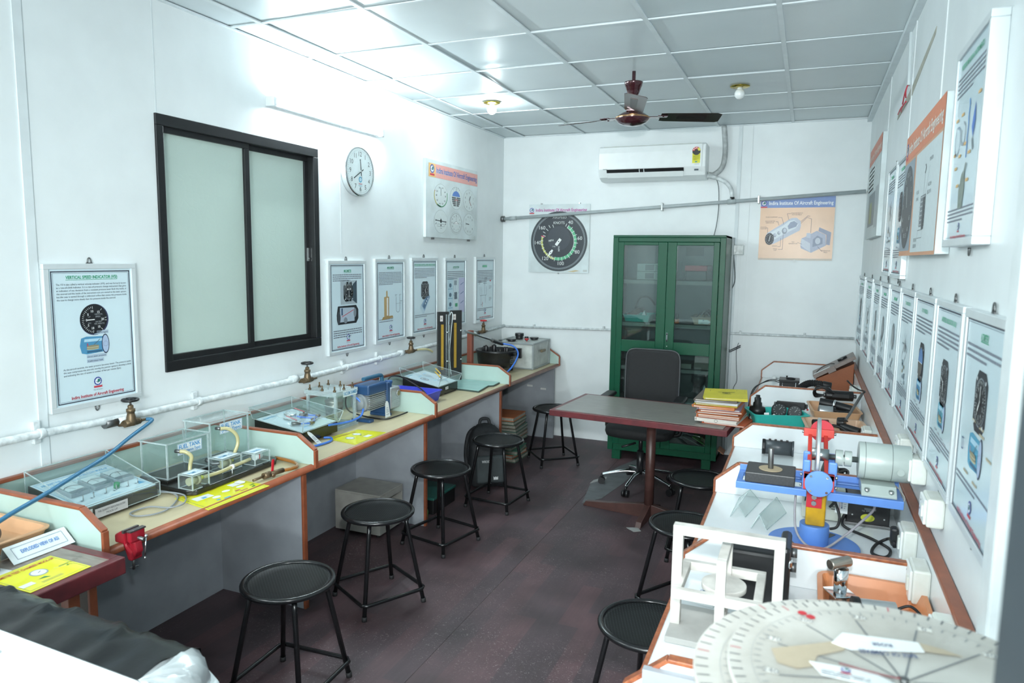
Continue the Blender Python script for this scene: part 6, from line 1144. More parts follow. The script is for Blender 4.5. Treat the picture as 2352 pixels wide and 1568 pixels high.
# far bay
WD = M('orange_brown_ply', (142, 78, 42), .5, var=.12, stretch=(3, 3, 20)); WV = M('walnut_veneer', (132, 118, 112), .4, var=.2, stretch=(3, 25, 25))
we = thing('wedge_stand', 'orange-brown wedge stand with sloping veneer panel in the far bench corner', 'stand', (3.03, 6.1, RZ)); G().prism([(2.90, RZ), (2.905, .83), (3.165, .965), (3.165, RZ)], 5.98, 6.22, 'xz').obj('wedge', WD, we, .002)
T = Matrix.Translation((2.90, 5.97, .835)) @ Matrix.Rotation(math.radians(-31.5), 4, 'Y'); g = G(T); g.box(-.01, .325, 0, .26, .0, .028); sl = g.obj('sloping_panel', WV, we, .002); g = G(T); g.box(.10, .16, -.012, .004, -.012, .03); g.obj('front_block', WV, sl, .001)
g = G(T); g.cyl((.235, .10, .028), (.235, .10, .046), .036, n=20); g.obj('knob_disc', BLK, sl, .003); G(T).tube([(.02, .06, .03), (.08, .05, .05), (.14, .06, .045), (.17, .05, .032)], .003, 6, 5).obj('wire', WIR, sl); g = G(T); g.box(.0, .13, .03, .05, .028, .031); g.obj('paper_strip', PAP, sl)
t = thing('relay_unit', 'black open relay unit with round top opening in the far bay', 'instrument', (2.71, 5.95, RZ)); g = G(); g.box(2.665, 2.755, 5.90, 6.0, RZ, .80); g.obj('body', BLP, t, .004); g = G(); g.box(2.635, 2.785, 5.88, 6.03, .80, .818); tp = g.obj('top_plate', BLK, t, .003); G().lathe([(.026, .818), (.034, .818), (.034, .825), (.026, .825)], (2.72, 5.955, 0), n=24).obj('collar', BLP, tp); g = G(); g.box(2.64, 2.66, 5.89, 5.91, .75, .80); g.box(2.76, 2.78, 5.89, 5.91, .76, .80); g.cyl((2.69, 6.0, .818), (2.69, 6.0, .835), .007, n=8); g.obj('lug', BLP, t, .002)
t = thing('corrugated_hose', 'black corrugated rubber hose arching behind the far divider', 'hose', (2.85, 5.7, RZ)); g = G(); pts = smooth([Vector(q) for q in ((2.76, 5.45, .78), (2.80, 5.52, .83), (2.86, 5.58, .855), (2.94, 5.60, .85))], 12); g.tube(pts, .021, 12)
for q in range(0, len(pts)-1, 2): d = (pts[q+1]-pts[q]).normalized(); g.cyl(pts[q]-d*.003, pts[q]+d*.003, .0255, n=12)
g.obj('hose', BLM, t); g = G(); g.cyl((2.94, 5.60, .85), (3.0, 5.605, .84), .027, n=16); g.obj('end_cuff', BLP, t, .004)
t = thing('grey_casting', 'bluish grey metal casting beside the corrugated hose', 'part', (3.02, 5.55, RZ)); g = G(); g.prism([(2.93, RZ), (2.95, .82), (2.99, .84), (3.06, RZ)], 5.50, 5.60, 'xz'); g.obj('body', M('casting_bluegrey', (116, 126, 132), .45), t, .006)
t = thing('mains_plug', 'white mains plug lying by the far end divider', 'plug', (2.58, 6.30, RZ)); g = G(); g.cyl((2.57, 6.30, RZ+.02), (2.60, 6.30, RZ+.02), .020, n=14); g.obj('body', PAP, t, .004); g = G(); g.cyl((2.60, 6.295, RZ+.02), (2.618, 6.295, RZ+.02), .003, n=6); g.cyl((2.60, 6.31, RZ+.02), (2.618, 6.31, RZ+.02), .003, n=6); g.obj('pin', MET, t)
for k in range(2): hose('black_wire', ('upper', 'lower')[k]+' of two black wires trailing from the relay unit over the bench edge', [(2.665, 5.94, .785-.012*k), (2.60, 5.98, .80-.012*k), (2.53, 5.90+.04*k, .79-.01*k), (2.462-.008*k, 5.70+.05*k, .745), (2.44-.008*k, 5.55+.05*k, .60), (2.43-.008*k, 5.5+.05*k, .45)], .0035, WIR, 6, 6, 'wire')
# ---------------------------------------------------------------- foreground test stand
ts_ = thing('test_stand', 'white topped stand with crinkled black vinyl edge at the doorway', 'stand', (1.1, .9, 0)); VIN = M('crinkled_black_vinyl', (17, 20, 22), .3, var=.2, bump=.4, bs=9, spec=.35)
tp_ = M('stand_white_top', (232, 240, 242), .35, var=.02, ns=4)
g = G(); g.prism([(.64, .55), (1.50, .55), (1.575, .58), (1.60, .66), (1.60, 1.10), (1.56, 1.21), (1.48, 1.245), (.64, 1.265)], .03, .735); g.obj('body', tp_, ts_, .01)
PRF_ = [(0, 0), (.06, .006), (.115, .004), (.150, -.006), (.172, -.024), (.182, -.055), (.184, -.10)]
def crk(x, k): return (.007*math.sin(31*x+3*k)*math.sin(13*x-k)+.004*math.sin(67*x+2.2*k))*(0 if k == 0 else 1)
g = G(); n = 60; vs_ = []
for i in range(n+1):
    x = .64+.84*i/n
    for k, (dy, dz) in enumerate(PRF_): vs_.append((x, 1.085-.03*(x-.64)/.84+dy+crk(x, k)*.5, .802+dz+crk(x, k)))
m_ = len(PRF_)
g.add(vs_, [(i*m_+k, i*m_+k+1, (i+1)*m_+k+1, (i+1)*m_+k) for i in range(n) for k in range(m_-1)], True); g.obj('vinyl_edge', VIN, ts_)
G().prism([(.64, .55), (1.50, .55), (1.58, .58), (1.595, .66), (1.595, 1.03), (1.48, 1.06), (.64, 1.09)], .735, .800).obj('white_top', tp_, ts_, .006)
g = G(); n = 18; vs_ = []
for i in range(n+1):
    b = PI*.62*i/n
    for k, (dy, dz) in enumerate(PRF_): r_ = dy*(1-.35*math.sin(b))+crk(b*.3, k)*.5; vs_.append((1.478+r_*math.sin(b), 1.055+r_*math.cos(b), .802+dz+crk(b*.3+.2, k)))
g.add(vs_, [(i*m_+k, i*m_+k+1, (i+1)*m_+k+1, (i+1)*m_+k) for i in range(n) for k in range(m_-1)], True); g.obj('taped_corner', M('silver_white_tape', (205, 212, 214), .25, .25, var=.12, bump=.5, bs=18), ts_)
for x in (.70, 1.52):
    for y in (.60, 1.18): G().cyl((x, y, 0), (x, y, .035), .02, n=12).obj('foot', BLM, ts_)
p = P(lambda u, v, h: (u, v, .8005+h)); p.disc(1.08, 1.0, .012, 'aab2b4'); p.disc(1.055, .985, .009, 'b4bcbe'); p.obj('smudge', ts_)
# ================================================================ POSTERS AND FRAMED CHARTS
SH = M('poster_sheet_paleblue', (204, 224, 231), .22, var=.02, ns=6)
SH2 = M('poster_sheet_white', (214, 226, 228), .35, var=.03, ns=6, dark='c2cccc')
INSTITUTE = 'Indira Institute of Aircraft Engineering'; INST2 = 'Indira Institute Of Aircraft Engineering'
def poster(name, label, plane, a, b, z0, z1, draw, t=.022, frame=.022, sheet_m=None, group=None, hang=True, side=None):
    """plane L/R: a<b along y; plane B: a<b along x. front print is laid on the sheet"""
    w_, h = b-a, z1-z0; mid = (a+b)/2
    loc, rz = {'L': ((0, mid, z0), PI/2), 'R': ((W, mid, z0), -PI/2), 'B': ((mid, YB, z0), 0)}[plane]
    po = thing(name, label, 'poster', loc, rz, group); k = dict(w=False); sm = sheet_m or SH
    G().box(-w_/2+frame*.6, w_/2-frame*.6, -t+.005, -.001, frame*.6, h-frame*.6).obj('sheet', sm, po, **k)
    if frame > .004:
        g = G()
        for q in ((-w_/2, w_/2, 0, frame), (-w_/2, w_/2, h-frame, h), (-w_/2, -w_/2+frame, frame, h-frame), (w_/2-frame, w_/2, frame, h-frame)): g.box(q[0], q[1], -t, 0, q[2], q[3])
        g.obj('frame', side or ALU, po, .002, **k)
    if hang:
        for z, s in ((h, 1), (0, -1)):
            g = G(); g.box(-.014, .014, -.008, -.004, z-(.004 if s > 0 else 0), z+(.004 if s < 0 else .004)); g.tube([(.009*math.cos(q), -.006, z+s*(.004+.020*math.sin(q))) for q in [PI*i/8 for i in range(9)]], .0028, 6); g.obj('hanger', STL, po, **k)
    p = P(lambda u, v, q: (u-w_/2, -t+.0045-q if frame > .004 else -t+.0045-q, v), .0005); p.w, p.h = w_, h; draw(p); p.obj('print', po, w=False); return po
def border(p, m=.03):
    p.rim(m, m, p.w-m, p.h-m, .0045, '3a4150', 1); p.rim(m+.008, m+.008, p.w-m-.008, p.h-m-.008, .0012, '6a7684', 1)
def foot(p, m=.03, big=True):
    p.logo(p.w/2, m+.075, .018); p.text('Way Of Success...', p.w/2, m+.037, .005, '4a4a5a', width=.045)
    p.text(INSTITUTE, p.w/2, m+.014, .013, 'b8283c', bold=True, width=p.w*.58)
def title(p, s, v, width, h=.013):
    p.text(s, p.w/2, v, h, '1f9a6c', bold=True, width=width); p.rect(p.w/2-width/2, v-.005, p.w/2+width/2, v-.0035, '1f9a6c', 2)
GK = '2b2f35'
def square_dial(p, u, v, r, nums=10, ry=None, hands=(30, 160)):
    """black flanged instrument face"""
    c = r*.42; ry = ry or r
    p.poly([(u-r, v-ry+c), (u-r+c, v-ry), (u+r-c, v-ry), (u+r, v-ry+c), (u+r, v+ry-c), (u+r-c, v+ry), (u-r+c, v+ry), (u-r, v+ry-c)], GK, 1)
    p.arc(u, v, r*.86, r*.92, 0, 360, '7d868c', 2, 40); p.disc(u, v, r*.86, '20242a', 2)
    for a in (45, 135, 225, 315): p.disc(u+r*1.05*math.cos(math.radians(a))*.95, v+ry*1.05*math.sin(math.radians(a))*.95, r*.08, 'c8d0d2', 3, n=10)
    for i in range(40): p.tick(u, v, r*(.68 if i % 4 == 0 else .74), r*.82, i*9, r*.022, 'd8dedc', 3)
    for i in range(nums): a = math.radians(90-i*360/nums); p.text(str(i), u+r*.55*math.cos(a), v+r*.55*math.sin(a)-r*.08, r*.17, 'd8dedc', l=4)
    for k, a in enumerate(hands): p.tick(u, v, -r*.12, r*(.62-.2*k), a, r*(.06+.05*k), 'e2e6e4', 5)
def cutaway(p, u, v, w_, h, c1='5f9cc0', face=True, flip=1):
    """barrel-shaped cutaway of an instrument: body, bellows, dial end"""
    s = flip; p.poly([(u-s*w_/2, v-h*.42), (u-s*w_*.56, v), (u-s*w_/2, v+h*.42), (u-s*w_*.3, v+h*.5), (u+s*w_*.35, v+h*.44), (u+s*w_*.35, v-h*.44), (u-s*w_*.3, v-h*.5)], c1, 1)
    p.poly([(u-s*w_*.4, v+h*.2), (u-s*w_*.38, v+h*.36), (u+s*w_*.3, v+h*.34), (u+s*w_*.3, v+h*.18)], 'a9cfe2', 2); p.rect(u-w_*.3, v-h*.42, u+w_*.28, v-h*.32, '35607f', 2)
    for k in range(4): p.disc(u-s*w_*.08, v-h*.22+k*h*.055, w_*.24, ('b7b294', '8f8b70')[k % 2], 2+k, h*.055)
    p.line((u-s*w_*.05, v), (u+s*w_*.2, v+h*.3), h*.03, '5d6a6a', 6); p.poly([(u-s*w_*.3, v-h*.05), (u-s*w_*.27, v-h*.05), (u-s*w_*.27, v+h*.12), (u-s*w_*.3, v+h*.12)], 'c23a4a', 6)
    if face: p.disc(u+s*w_*.42, v, w_*.15, '2a3450', 2, h*.56); p.disc(u+s*w_*.42, v, w_*.125, 'a9bcd6', 3, h*.5); [p.tick(u+s*w_*.42, v, w_*.07, w_*.11, a, h*.012, '4f6080', 4) for a in range(0, 360, 30)]
# ---- left wall, framed
def d_vsi(p):
    border(p); x = .05; title(p, 'VERTICAL SPEED INDICATOR (VSI)', p.h-.062, .235, .013)
    T = ['The VSI is also called a vertical velocity indicator (VVI), and was formerly known', 'as a rate-of-climb indicator. It is a rate-of-pressure change instrument that gives', 'an indication of any deviation from a constant pressure level. Both the inside of', 'this aneroid and the inside of the instrument case are vented to the static system,', 'but the case is vented through a calibrated orifice that causes the pressure inside', 'the case to change more slowly than the pressure inside the aneroid.']
    for i, s in enumerate(T): p.text(s, x, p.h-.088-i*.0125, .0075, '454b58', align='l', width=(p.w-.10)*(1 if i < 5 else .83))
    T = ['As the aircraft ascends, the static pressure becomes lower. The pressure inside', 'the case compresses the aneroid, moving the pointer upward, showing a climb', 'and indicating the rate of ascent in number of feet per minute (fpm).']
    for i, s in enumerate(T): p.text(s, x+.01, .168-i*.0125, .0075, '454b58', align='l', width=(p.w-.105)*(1 if i < 2 else .84))
    u, v, r = p.w*.5, p.h-.235, .066; p.disc(u, v, r, '3c4260', 1, n=40); p.disc(u-.003, v+.002, r*.95, '1c1e22', 2, n=40)
    for i in range(21): p.tick(u, v, r*(.70 if i % 5 == 0 else .76), r*.86, 180+(i-10)*8.2+90, .0018, 'd8dcdc')
    for s, a in (('0', 270), ('5', 308), ('10', 345), ('15', 32), ('20', 90), ('15', 148), ('10', 195), ('5', 232)): q = math.radians(90-a); p.text(s, u+r*.56*math.cos(q), v+r*.56*math.sin(q)-.005, .0095, 'e0e4e4', bold=True, l=4)
    for a in (38, 84, 96, 142): p.tick(u, v, r*.72, r*.86, a, .0018, 'd8dcdc')
    p.tick(u, v, 0, r*.52, 269, .0034, 'eef0f0', 5); p.text('UP', u-r*.35, v+r*.14, .006, '9aa0a4'); p.text('DN', u-r*.35, v-r*.26, .006, '9aa0a4'); p.text('VERTICAL', u+r*.3, v+r*.28, .006, 'a0a6aa'); p.text('SPEED', u+r*.25, v+r*.13, .006, 'a0a6aa'); p.text('100 FEET', u+r*.3, v-r*.2, .006, 'a0a6aa'); p.text('PER MINUTE', u+r*.33, v-r*.33, .006, 'a0a6aa')
    cutaway(p, u-.005, .262, .12, .075, '4f8fb5')
    for a, b, s in ((.205, .312, 'Diaphragm'), (.165, .213, 'Direct static pressure'), (.165, .194, 'Calibrated leak')): p.rect(a, b-.006, a+.048+.002*len(s), b+.009, 'a9bccd', 2); p.text(s, a+.004, b-.002, .006, '2a3446', align='l', width=.040+.002*len(s), l=3)
    foot(p)
poster('framed_chart', 'large framed chart of the vertical speed indicator over the first valve', 'L', 1.893, 2.312, 1.088, 1.692, d_vsi, group='framed charts on the window wall')
def d_mach(p):
    border(p); title(p, 'MACHMETER', p.h-.075, .08, .016); p.para(.05, p.h-.095, p.w-.10, 4, .0125, '7c8490', .5)
    u = p.w*.55; D = .205; p.rect(u-.10, p.h-D-.08, u+.08, p.h-D+.075, 'a3b1b8', 1); p.poly([(u+.0, p.h-D+.03), (u+.08, p.h-D+.075), (u+.08, p.h-D-.08), (u+.0, p.h-D-.04)], '3a4c58', 2); square_dial(p, u-.01, p.h-D, .056, 9, .066, (180, 180)); p.text('MACH', u-.01, p.h-D+.012, .012, 'e0e4e4', bold=True, l=6)
    v = .252; p.poly([(.10, v-.06), (.30, v-.06), (.325, v-.03), (.325, v+.03), (.30, v+.06), (.10, v+.06), (.085, v)], '1e2328', 1); p.poly([(.12, v-.045), (.28, v-.045), (.28, v+.045), (.12, v+.05)], 'a9b9c6', 2); p.line((.14, v-.01), (.27, v+.03), .004, 'c03a44', 4); p.rect(.135, v, .15, v+.045, '2f4a6a', 3); p.disc(.105, v-.015, .02, '3a4046', 3, .04); p.disc(.18, v-.035, .02, '7d8890', 3); p.disc(.285, v+.01, .016, '7d8890', 3, .03)
    p.para(.05, .15, p.w-.10, 4, .014, '6c7480', .45); foot(p)
poster('framed_chart', 'framed chart with a black machmeter photo just right of the window'.replace('right of', 'beyond'), 'L', 3.70, 4.118, 1.098, 1.704, d_mach, group='framed charts on the window wall')
def d_mano(p):
    border(p); title(p, 'MANOMETER', p.h-.07, .09, .014); p.para(.05, p.h-.10, p.w-.10, 9, .0105, '7c8490', .45)
    b = 'b3996a'; q = lambda *pts: [(u, .165+(v-.165)*.64) for u, v in pts]
    p.poly(q((.115, .20), (.18, .20), (.18, .42), (.16, .425), (.16, .48), (.152, .495), (.142, .48), (.142, .425), (.115, .42)), b, 1); p.poly(q((.148, .21), (.168, .21), (.168, .41), (.148, .41)), 'e2e2da', 2); p.line(*q((.172, .21), (.172, .42)), .003, '6a6048'); p.poly(q((.08, .165), (.235, .18), (.225, .205), (.10, .20)), 'a58c5c', 2)
    for u in (.275, .325): p.line((u, .235), (u, .325), .003, '50586a')
    p.arc(.30, .235, .0235, .0265, 90, 270, '50586a', 2); p.line((.275, .275), (.345, .275), .0015, '50586a'); p.para(.33, .29, .05, 1, .01, '6a7280'); p.para(.262, .338, .03, 2, .008, '6a7280'); p.para(.318, .338, .03, 2, .008, '6a7280')
    p.para(.05, .15, p.w-.10, 1, .0135, '7c8490', .45); foot(p)
    p.para(.05, .165, p.w-.10, 1, .013, '7c8490', .45)
poster('framed_chart', 'framed chart with a wooden U-tube manometer drawing, second beyond the window', 'L', 4.228, 4.633, 1.116, 1.716, d_mano, group='framed charts on the window wall')
def d_ivsi(p):
    border(p); title(p, 'INSTANTANEOUS VERTICAL SPEED INDICATOR (IVSI)', p.h-.062, p.w-.09, .013); p.para(.05, p.h-.088, p.w-.10, 7, .0115, '7c8490', .45); square_dial(p, p.w*.5, p.h-.255, .06, 9, .07)
    u, v = p.w*.53, .245; p.poly([(u-.08, v-.02), (u-.03, v-.07), (u+.07, v+.05), (u+.03, v+.085)], '8aa9c4', 1); p.poly([(u-.05, v-.02), (u-.02, v-.045), (u+.045, v+.04), (u+.02, v+.06)], '51708c', 2); p.poly([(u-.09, v-.03), (u-.075, v-.005), (u-.02, v-.06), (u-.04, v-.085)], 'b9d0dc', 2)
    for a in (0, .02, .04): p.disc(u-.01+a, v+a*.9, .008, 'c8d6de', 3)
    p.para(.05, .155, p.w-.10, 2, .0135, '7c8490', .45); foot(p)
poster('framed_chart', 'framed chart of the instantaneous vertical speed indicator behind the manometer boards', 'L', 4.724, 5.14, 1.122, 1.726, d_ivsi, group='framed charts on the window wall')
def d_att(p):
    border(p); title(p, 'AUTOPILOT SYSTEM', p.h-.085, .11, .014); p.para(.05, p.h-.12, p.w-.10, 5, .015, '7c8490', .45)
    p.rect(.06, .12, .15, .42, 'bcd8e4', 1); p.rect(.26, .12, .37, .42, 'bcbfdc', 1)
    for v in (.36, .28, .20): p.disc(.10, v, .022, '4a6a80', 2, .018); p.line((.06, v-.03), (.14, v-.03), .005, '5f9cb8'); p.line((.29, v), (.35, v+.02), .006, '4f6a98')
    p.rect(.175, .24, .225, .30, '5a6c78', 2); p.rect(.17, .36, .22, .40, '8a9aa4', 2); p.rect(.19, .175, .235, .205, '2f9a6c', 2)
    for a, b in (((.15, .36), (.17, .29)), ((.15, .28), (.175, .27)), ((.225, .28), (.26, .30)), ((.195, .36), (.195, .30)), ((.225, .26), (.26, .22))): p.line(a, b, .0025, '5a8aa0')
    foot(p)
poster('framed_chart', 'framed chart with coloured flow columns half hidden by the manometer boards', 'L', 5.262, 5.667, 1.135, 1.726, d_att, group='framed charts on the window wall')
def d_pit(p):
    border(p); p.rect(.15, p.h-.095, .25, p.h-.075, '6fbf9a', 2); p.para(.05, p.h-.13, p.w-.10, 8, .0145, '7a828e', .45)
    for a, b in (((.10, .33), (.10, .25)), ((.14, .33), (.14, .25)), ((.20, .40), (.20, .26)), ((.10, .25), (.24, .25)), ((.17, .36), (.25, .36)), ((.12, .25), (.12, .16)), ((.22, .25), (.22, .18)), ((.24, .33), (.24, .25)), ((.12, .16), (.17, .18))): p.line(a, b, .003, '6a7684')
    p.rect(.315, .375, .34, .39, 'c85a6a', 2); p.rect(.15, .145, .155, .19, 'c85a5a', 2)
    for u, v in ((.30, .33), (.30, .22), (.07, .38), (.2, .41)): p.para(u, v, .06, 3, .012, '8a929c', .4)
    p.para(.05, .125, p.w-.10, 2, .0145, '7a828e', .45); foot(p)
poster('framed_chart', 'pale framed line-diagram chart beside the far corner over the red-wheeled valve', 'L', 5.852, 6.285, 1.132, 1.736, d_pit, group='framed charts on the window wall')
# ---- coloured gauges poster on the left wall
def d_six(p):
    p.rect(.045, p.h-.135, p.w, p.h-.03, 'e2a49c', 1); p.rect(.045, p.h-.135, .155, p.h-.03, 'e2b878', 2); p.logo(.10, p.h-.072, .034, 3)
    p.text(INST2, .165, p.h-.098, .045, 'f2f2f6', align='l', bold=True, width=p.w-.18, l=3); p.text(INST2, .168, p.h-.096, .044, '4a62a8', align='l', bold=True, width=p.w-.185, l=4)
    X_ = (.245, .515, .765); Yt, Yb_ = p.h-.27, p.h-.475; r = .118
    for u, v in [(x, y) for y in (Yt, Yb_) for x in X_]: p.disc(u, v, r*.98, '9aa6a6', 1, n=40, ry=.093); p.disc(u, v, r*.96, 'd2dddd', 2, n=40, ry=.091)
    s = .093/.118
    def arc2(u, v, r0, r1, a0, a1, c, l):
        n = 12; p.mi(c)
        for i in range(n):
            A, B = [math.radians(90-(a0+(a1-a0)*(i+j)/n)) for j in (0, 1)]
            p.g.add([p.f(u+q*math.cos(w_), v+q*s*math.sin(w_), l*p.eps) for q, w_ in ((r0,A),(r1,A),(r1,B),(r0,B))], [(0,1,2,3)])
    u, v = X_[0], Yt; arc2(u, v, .105, .114, 70, 215, '4a9a6c', 3); arc2(u, v, .100, .114, 180, 215, '4a9a6c', 3); arc2(u, v, .105, .114, 215, 290, 'd2c878', 3); arc2(u, v, .105, .114, 290, 296, 'd08070', 3); p.line((u, v), (u, v+.065), .006, '50585a', 3)
    for t, a in (('40', 20), ('60', 60), ('80', 90), ('100', 125), ('120', 160), ('140', 195), ('160', 235), ('180', 270), ('200', 300), ('220', 340)): q = math.radians(90-a); p.text(t, u+.078*math.cos(q), v+.066*math.sin(q)-.006, .013, '50585a', l=4)
    u = X_[1]; p.poly([(u-.06, v+.015)]+[(u+.075*math.cos(a), v+.06*math.sin(a)) for a in [PI*(.9-.8*i/8) for i in range(9)]]+[(u+.06, v+.015)], '5a82c8', 3)
    for k in range(5): w_ = .078*math.sqrt(max(.05, 1-(k/5.2)**2)); p.rect(u-w_, v-.004-k*.0155, u-.006, v+.009-k*.0155, '5f6466', 3); p.rect(u+.006, v-.004-k*.0155, u+w_, v+.009-k*.0155, '5f6466', 3)
    p.poly([(u-.035, v-.02), (u, v-.003), (u+.035, v-.02), (u+.02, v-.022), (u, v-.012), (u-.02, v-.022)], 'b86a6a', 5); p.line((u, v+.06), (u, v+.09), .004, '50585a', 3)
    for a in (-40, -25, 25, 40): p.tick(u, v, .085, .10, a, .004, '6a7274')
    u = X_[2]
    for i in range(10): q = math.radians(90-i*36); p.text(str(i), u+.083*math.cos(q), v+.066*math.sin(q)-.009, .018, '5a6264', l=3)
    p.tick(u, v, 0, .045, 30, .011, '3a4042', 4); p.tick(u, v, 0, .055, 140, .007, '8a4a4a', 4)
    u, v = X_[0], Yb_; p.line((u-.085, v+.008), (u+.085, v), .007, '30363a', 3); p.disc(u, v+.004, .016, '30363a', 4); p.line((u, v), (u, v+.028), .005, '30363a', 3); p.rim(u-.06, v-.04, u+.06, v-.02, .002, '6a7274', 3); p.disc(u, v-.03, .008, '30363a', 4); p.text('2 MIN', u, v-.058, .009, '5a6264')
    for d in (-.085, .085): p.disc(u+d, v+(.008 if d < 0 else 0), .007, '30363a', 4); p.line((u+d*.95-.008, v-.024), (u+d*.95+.006, v-.012), .006, '30363a', 3)
    u = X_[1]; p.arc(u, v, .0, .0, 0, 1, '6a7274')
    for i in range(72): a = math.radians(i*5); p.line((u+.095*math.cos(a), v+.095*s*math.sin(a)), (u+.108*math.cos(a), v+.108*s*math.sin(a)), .0025, '70787a', 3)
    for i, t in enumerate(('N', '3', '6', 'E', '12', '15', 'S', '21', '24', 'W', '30', '33')): q = math.radians(90-i*30); p.text(t, u+.076*math.cos(q), v+.06*math.sin(q)-.006, .014, '6a7274', l=3)
    p.poly([(u-.05, v-.004), (u, v+.014), (u+.05, v-.004), (u+.03, v-.012), (u-.03, v-.012)], 'f2f4f4', 4); p.path([(u-.05, v-.004), (u, v+.014), (u+.05, v-.004), (u-.05, v-.006)], .003, '6a7274', 5); p.line((u, v+.014), (u, v+.07), .003, '6a7274', 3)
    u = X_[2]; p.arc(u, v, .0, .0, 0, 1, '6a7274')
    for t, a in (('5', 310), ('10', 345), ('15', 15), ('20', 50), ('20', 125), ('15', 165), ('10', 200), ('5', 235)): q = math.radians(90-a); p.text(t, u+.08*math.cos(q), v+.064*math.sin(q)-.008, .016, '6a7274', l=3)
    p.line((u-.06, v+.004), (u, v), .007, '3a4042', 4); p.rect(u-.065, v-.005, u-.06, v+.013, '3a4042', 4); p.rim(p.w-.06, .012, p.w-.03, .03, .002, 'a0a8a8')
g6 = poster('gauges_poster', 'white poster of six flight gauges under a pink banner near the corner', 'L', 4.932, 5.862, 1.885, 2.492, d_six, .03, .004, SH2, hang=False)
for x in (-.33, .32): G().box(x-.012, x+.012, -.02, -.004, -.014, .004).obj('fixing', STL, g6, w=False)
# ---- back wall
def d_asi(p):
    s = p.w/.606; u, v, r = .305*s, .295*s, .283*s; p.rect(0, 0, p.w, p.h, SH2, .5)
    p.disc(u, v, r, '3a4246', 1, n=64); p.arc(u, v, r*.885, r*.90, 0, 360, '8f989c', 2, 60); p.arc(u, v, r*.915, r*.93, 0, 360, '8f989c', 2, 60); p.disc(u, v, r*.885, '363c42', 1.5, n=64); p.disc(u, v+.03, r*.4, '41474e', 2, n=40)
    c = 'dfe6e4'; R0, R1 = r*.53, r*.63
    p.arc(u, v, R0, R1, 33, 195, '62b88a', 3, 24); p.arc(u, v, R0, R0+.004, 33, 130, c, 4, 16); p.arc(u, v, R0+.012, R1, 195, 285, 'c8cc78', 3, 14); p.arc(u, v, R0, R1+.006, 285, 288, 'c8384c', 4, 2)
    for i in range(16): p.tick(u, v, R0, R1+(.012 if i % 2 else .004), 33+i*12.3, .005, c, 5)
    for i in range(8): p.tick(u, v, R0+.006, R1+.004, 200+i*12, .005, c, 5)
    for t, a in (('40', 33), ('60', 82), ('80', 118), ('100', 173), ('120', 219), ('140', 266), ('160', 307)): q = math.radians(90-a); p.text(t, u+r*.745*math.cos(q), v+r*.745*math.sin(q)-.014, .034, c, l=5)
    for a, b0 in ((25, .55), (-22, .5), (-34, .55), (-47, .52), (-60, .55), (-70, .5)): p.tick(u, v, r*b0, r*(b0+.1), a, .005, c, 5)
    p.text('KNOTS', u, v+r*.58, .024, c, l=5); p.text('AIRSPEED', u+.005, v+r*.76, .024, 'd0d8d6', l=5, width=.14)
    d = Vector((math.sin(math.radians(217)), math.cos(math.radians(217)))); n = Vector((-d.y, d.x)); o = Vector((u, v))
    def qd(a, b, w0, w1, col, l): p.poly([tuple(o+d*a+n*w0), tuple(o+d*a-n*w0), tuple(o+d*b-n*w1), tuple(o+d*b+n*w1)], col, l)
    qd(-.03, .045, .014, .014, 'eef2f0', 6); qd(.10, .135, .008, .014, 'eef2f0', 6); qd(.135, .18, .014, .001, 'eef2f0', 6); p.disc(u, v, .006, '20262a', 7); p.disc(u+d.x*.13, v+d.y*.13, .005, '30363a', 7)
    p.text('MPH', u-.075, v+.0, .018, 'c8d0ce', bold=True, l=6, rot=.15); p.text('140', u-.045, v-.055, .016, 'b0b8b8', l=6); p.text('MPH', u+.012, v-.07, .017, 'c8d0ce', bold=True, l=6, rot=PI/2)
    p.logo(.028*s, p.h-.055, .022*s, 6); p.text(INST2, .068*s, p.h-.068, .028, 'b8589c', align='l', bold=True, width=p.w-.098*s, l=8); p.rect(p.w-.055, .012, p.w-.015, .032, 'c4ccca', 2); p.poly([(p.w-.21, .01), (p.w-.13, .028), (p.w-.09, .022), (p.w-.15, .008)], 'c8b890', 1.2)
pa = poster('airspeed_poster', 'square poster of a big black airspeed dial on the far wall', 'B', .28, .887, 1.596, 2.242, d_asi, .02, .003, SH2, hang=False)
for x, z in ((-.18, .65), (.2, .652), (0, -.006)): G().cyl((x, -.004, z), (x, -.02, z), .008, n=10).obj('fixing', MET, pa, w=False)
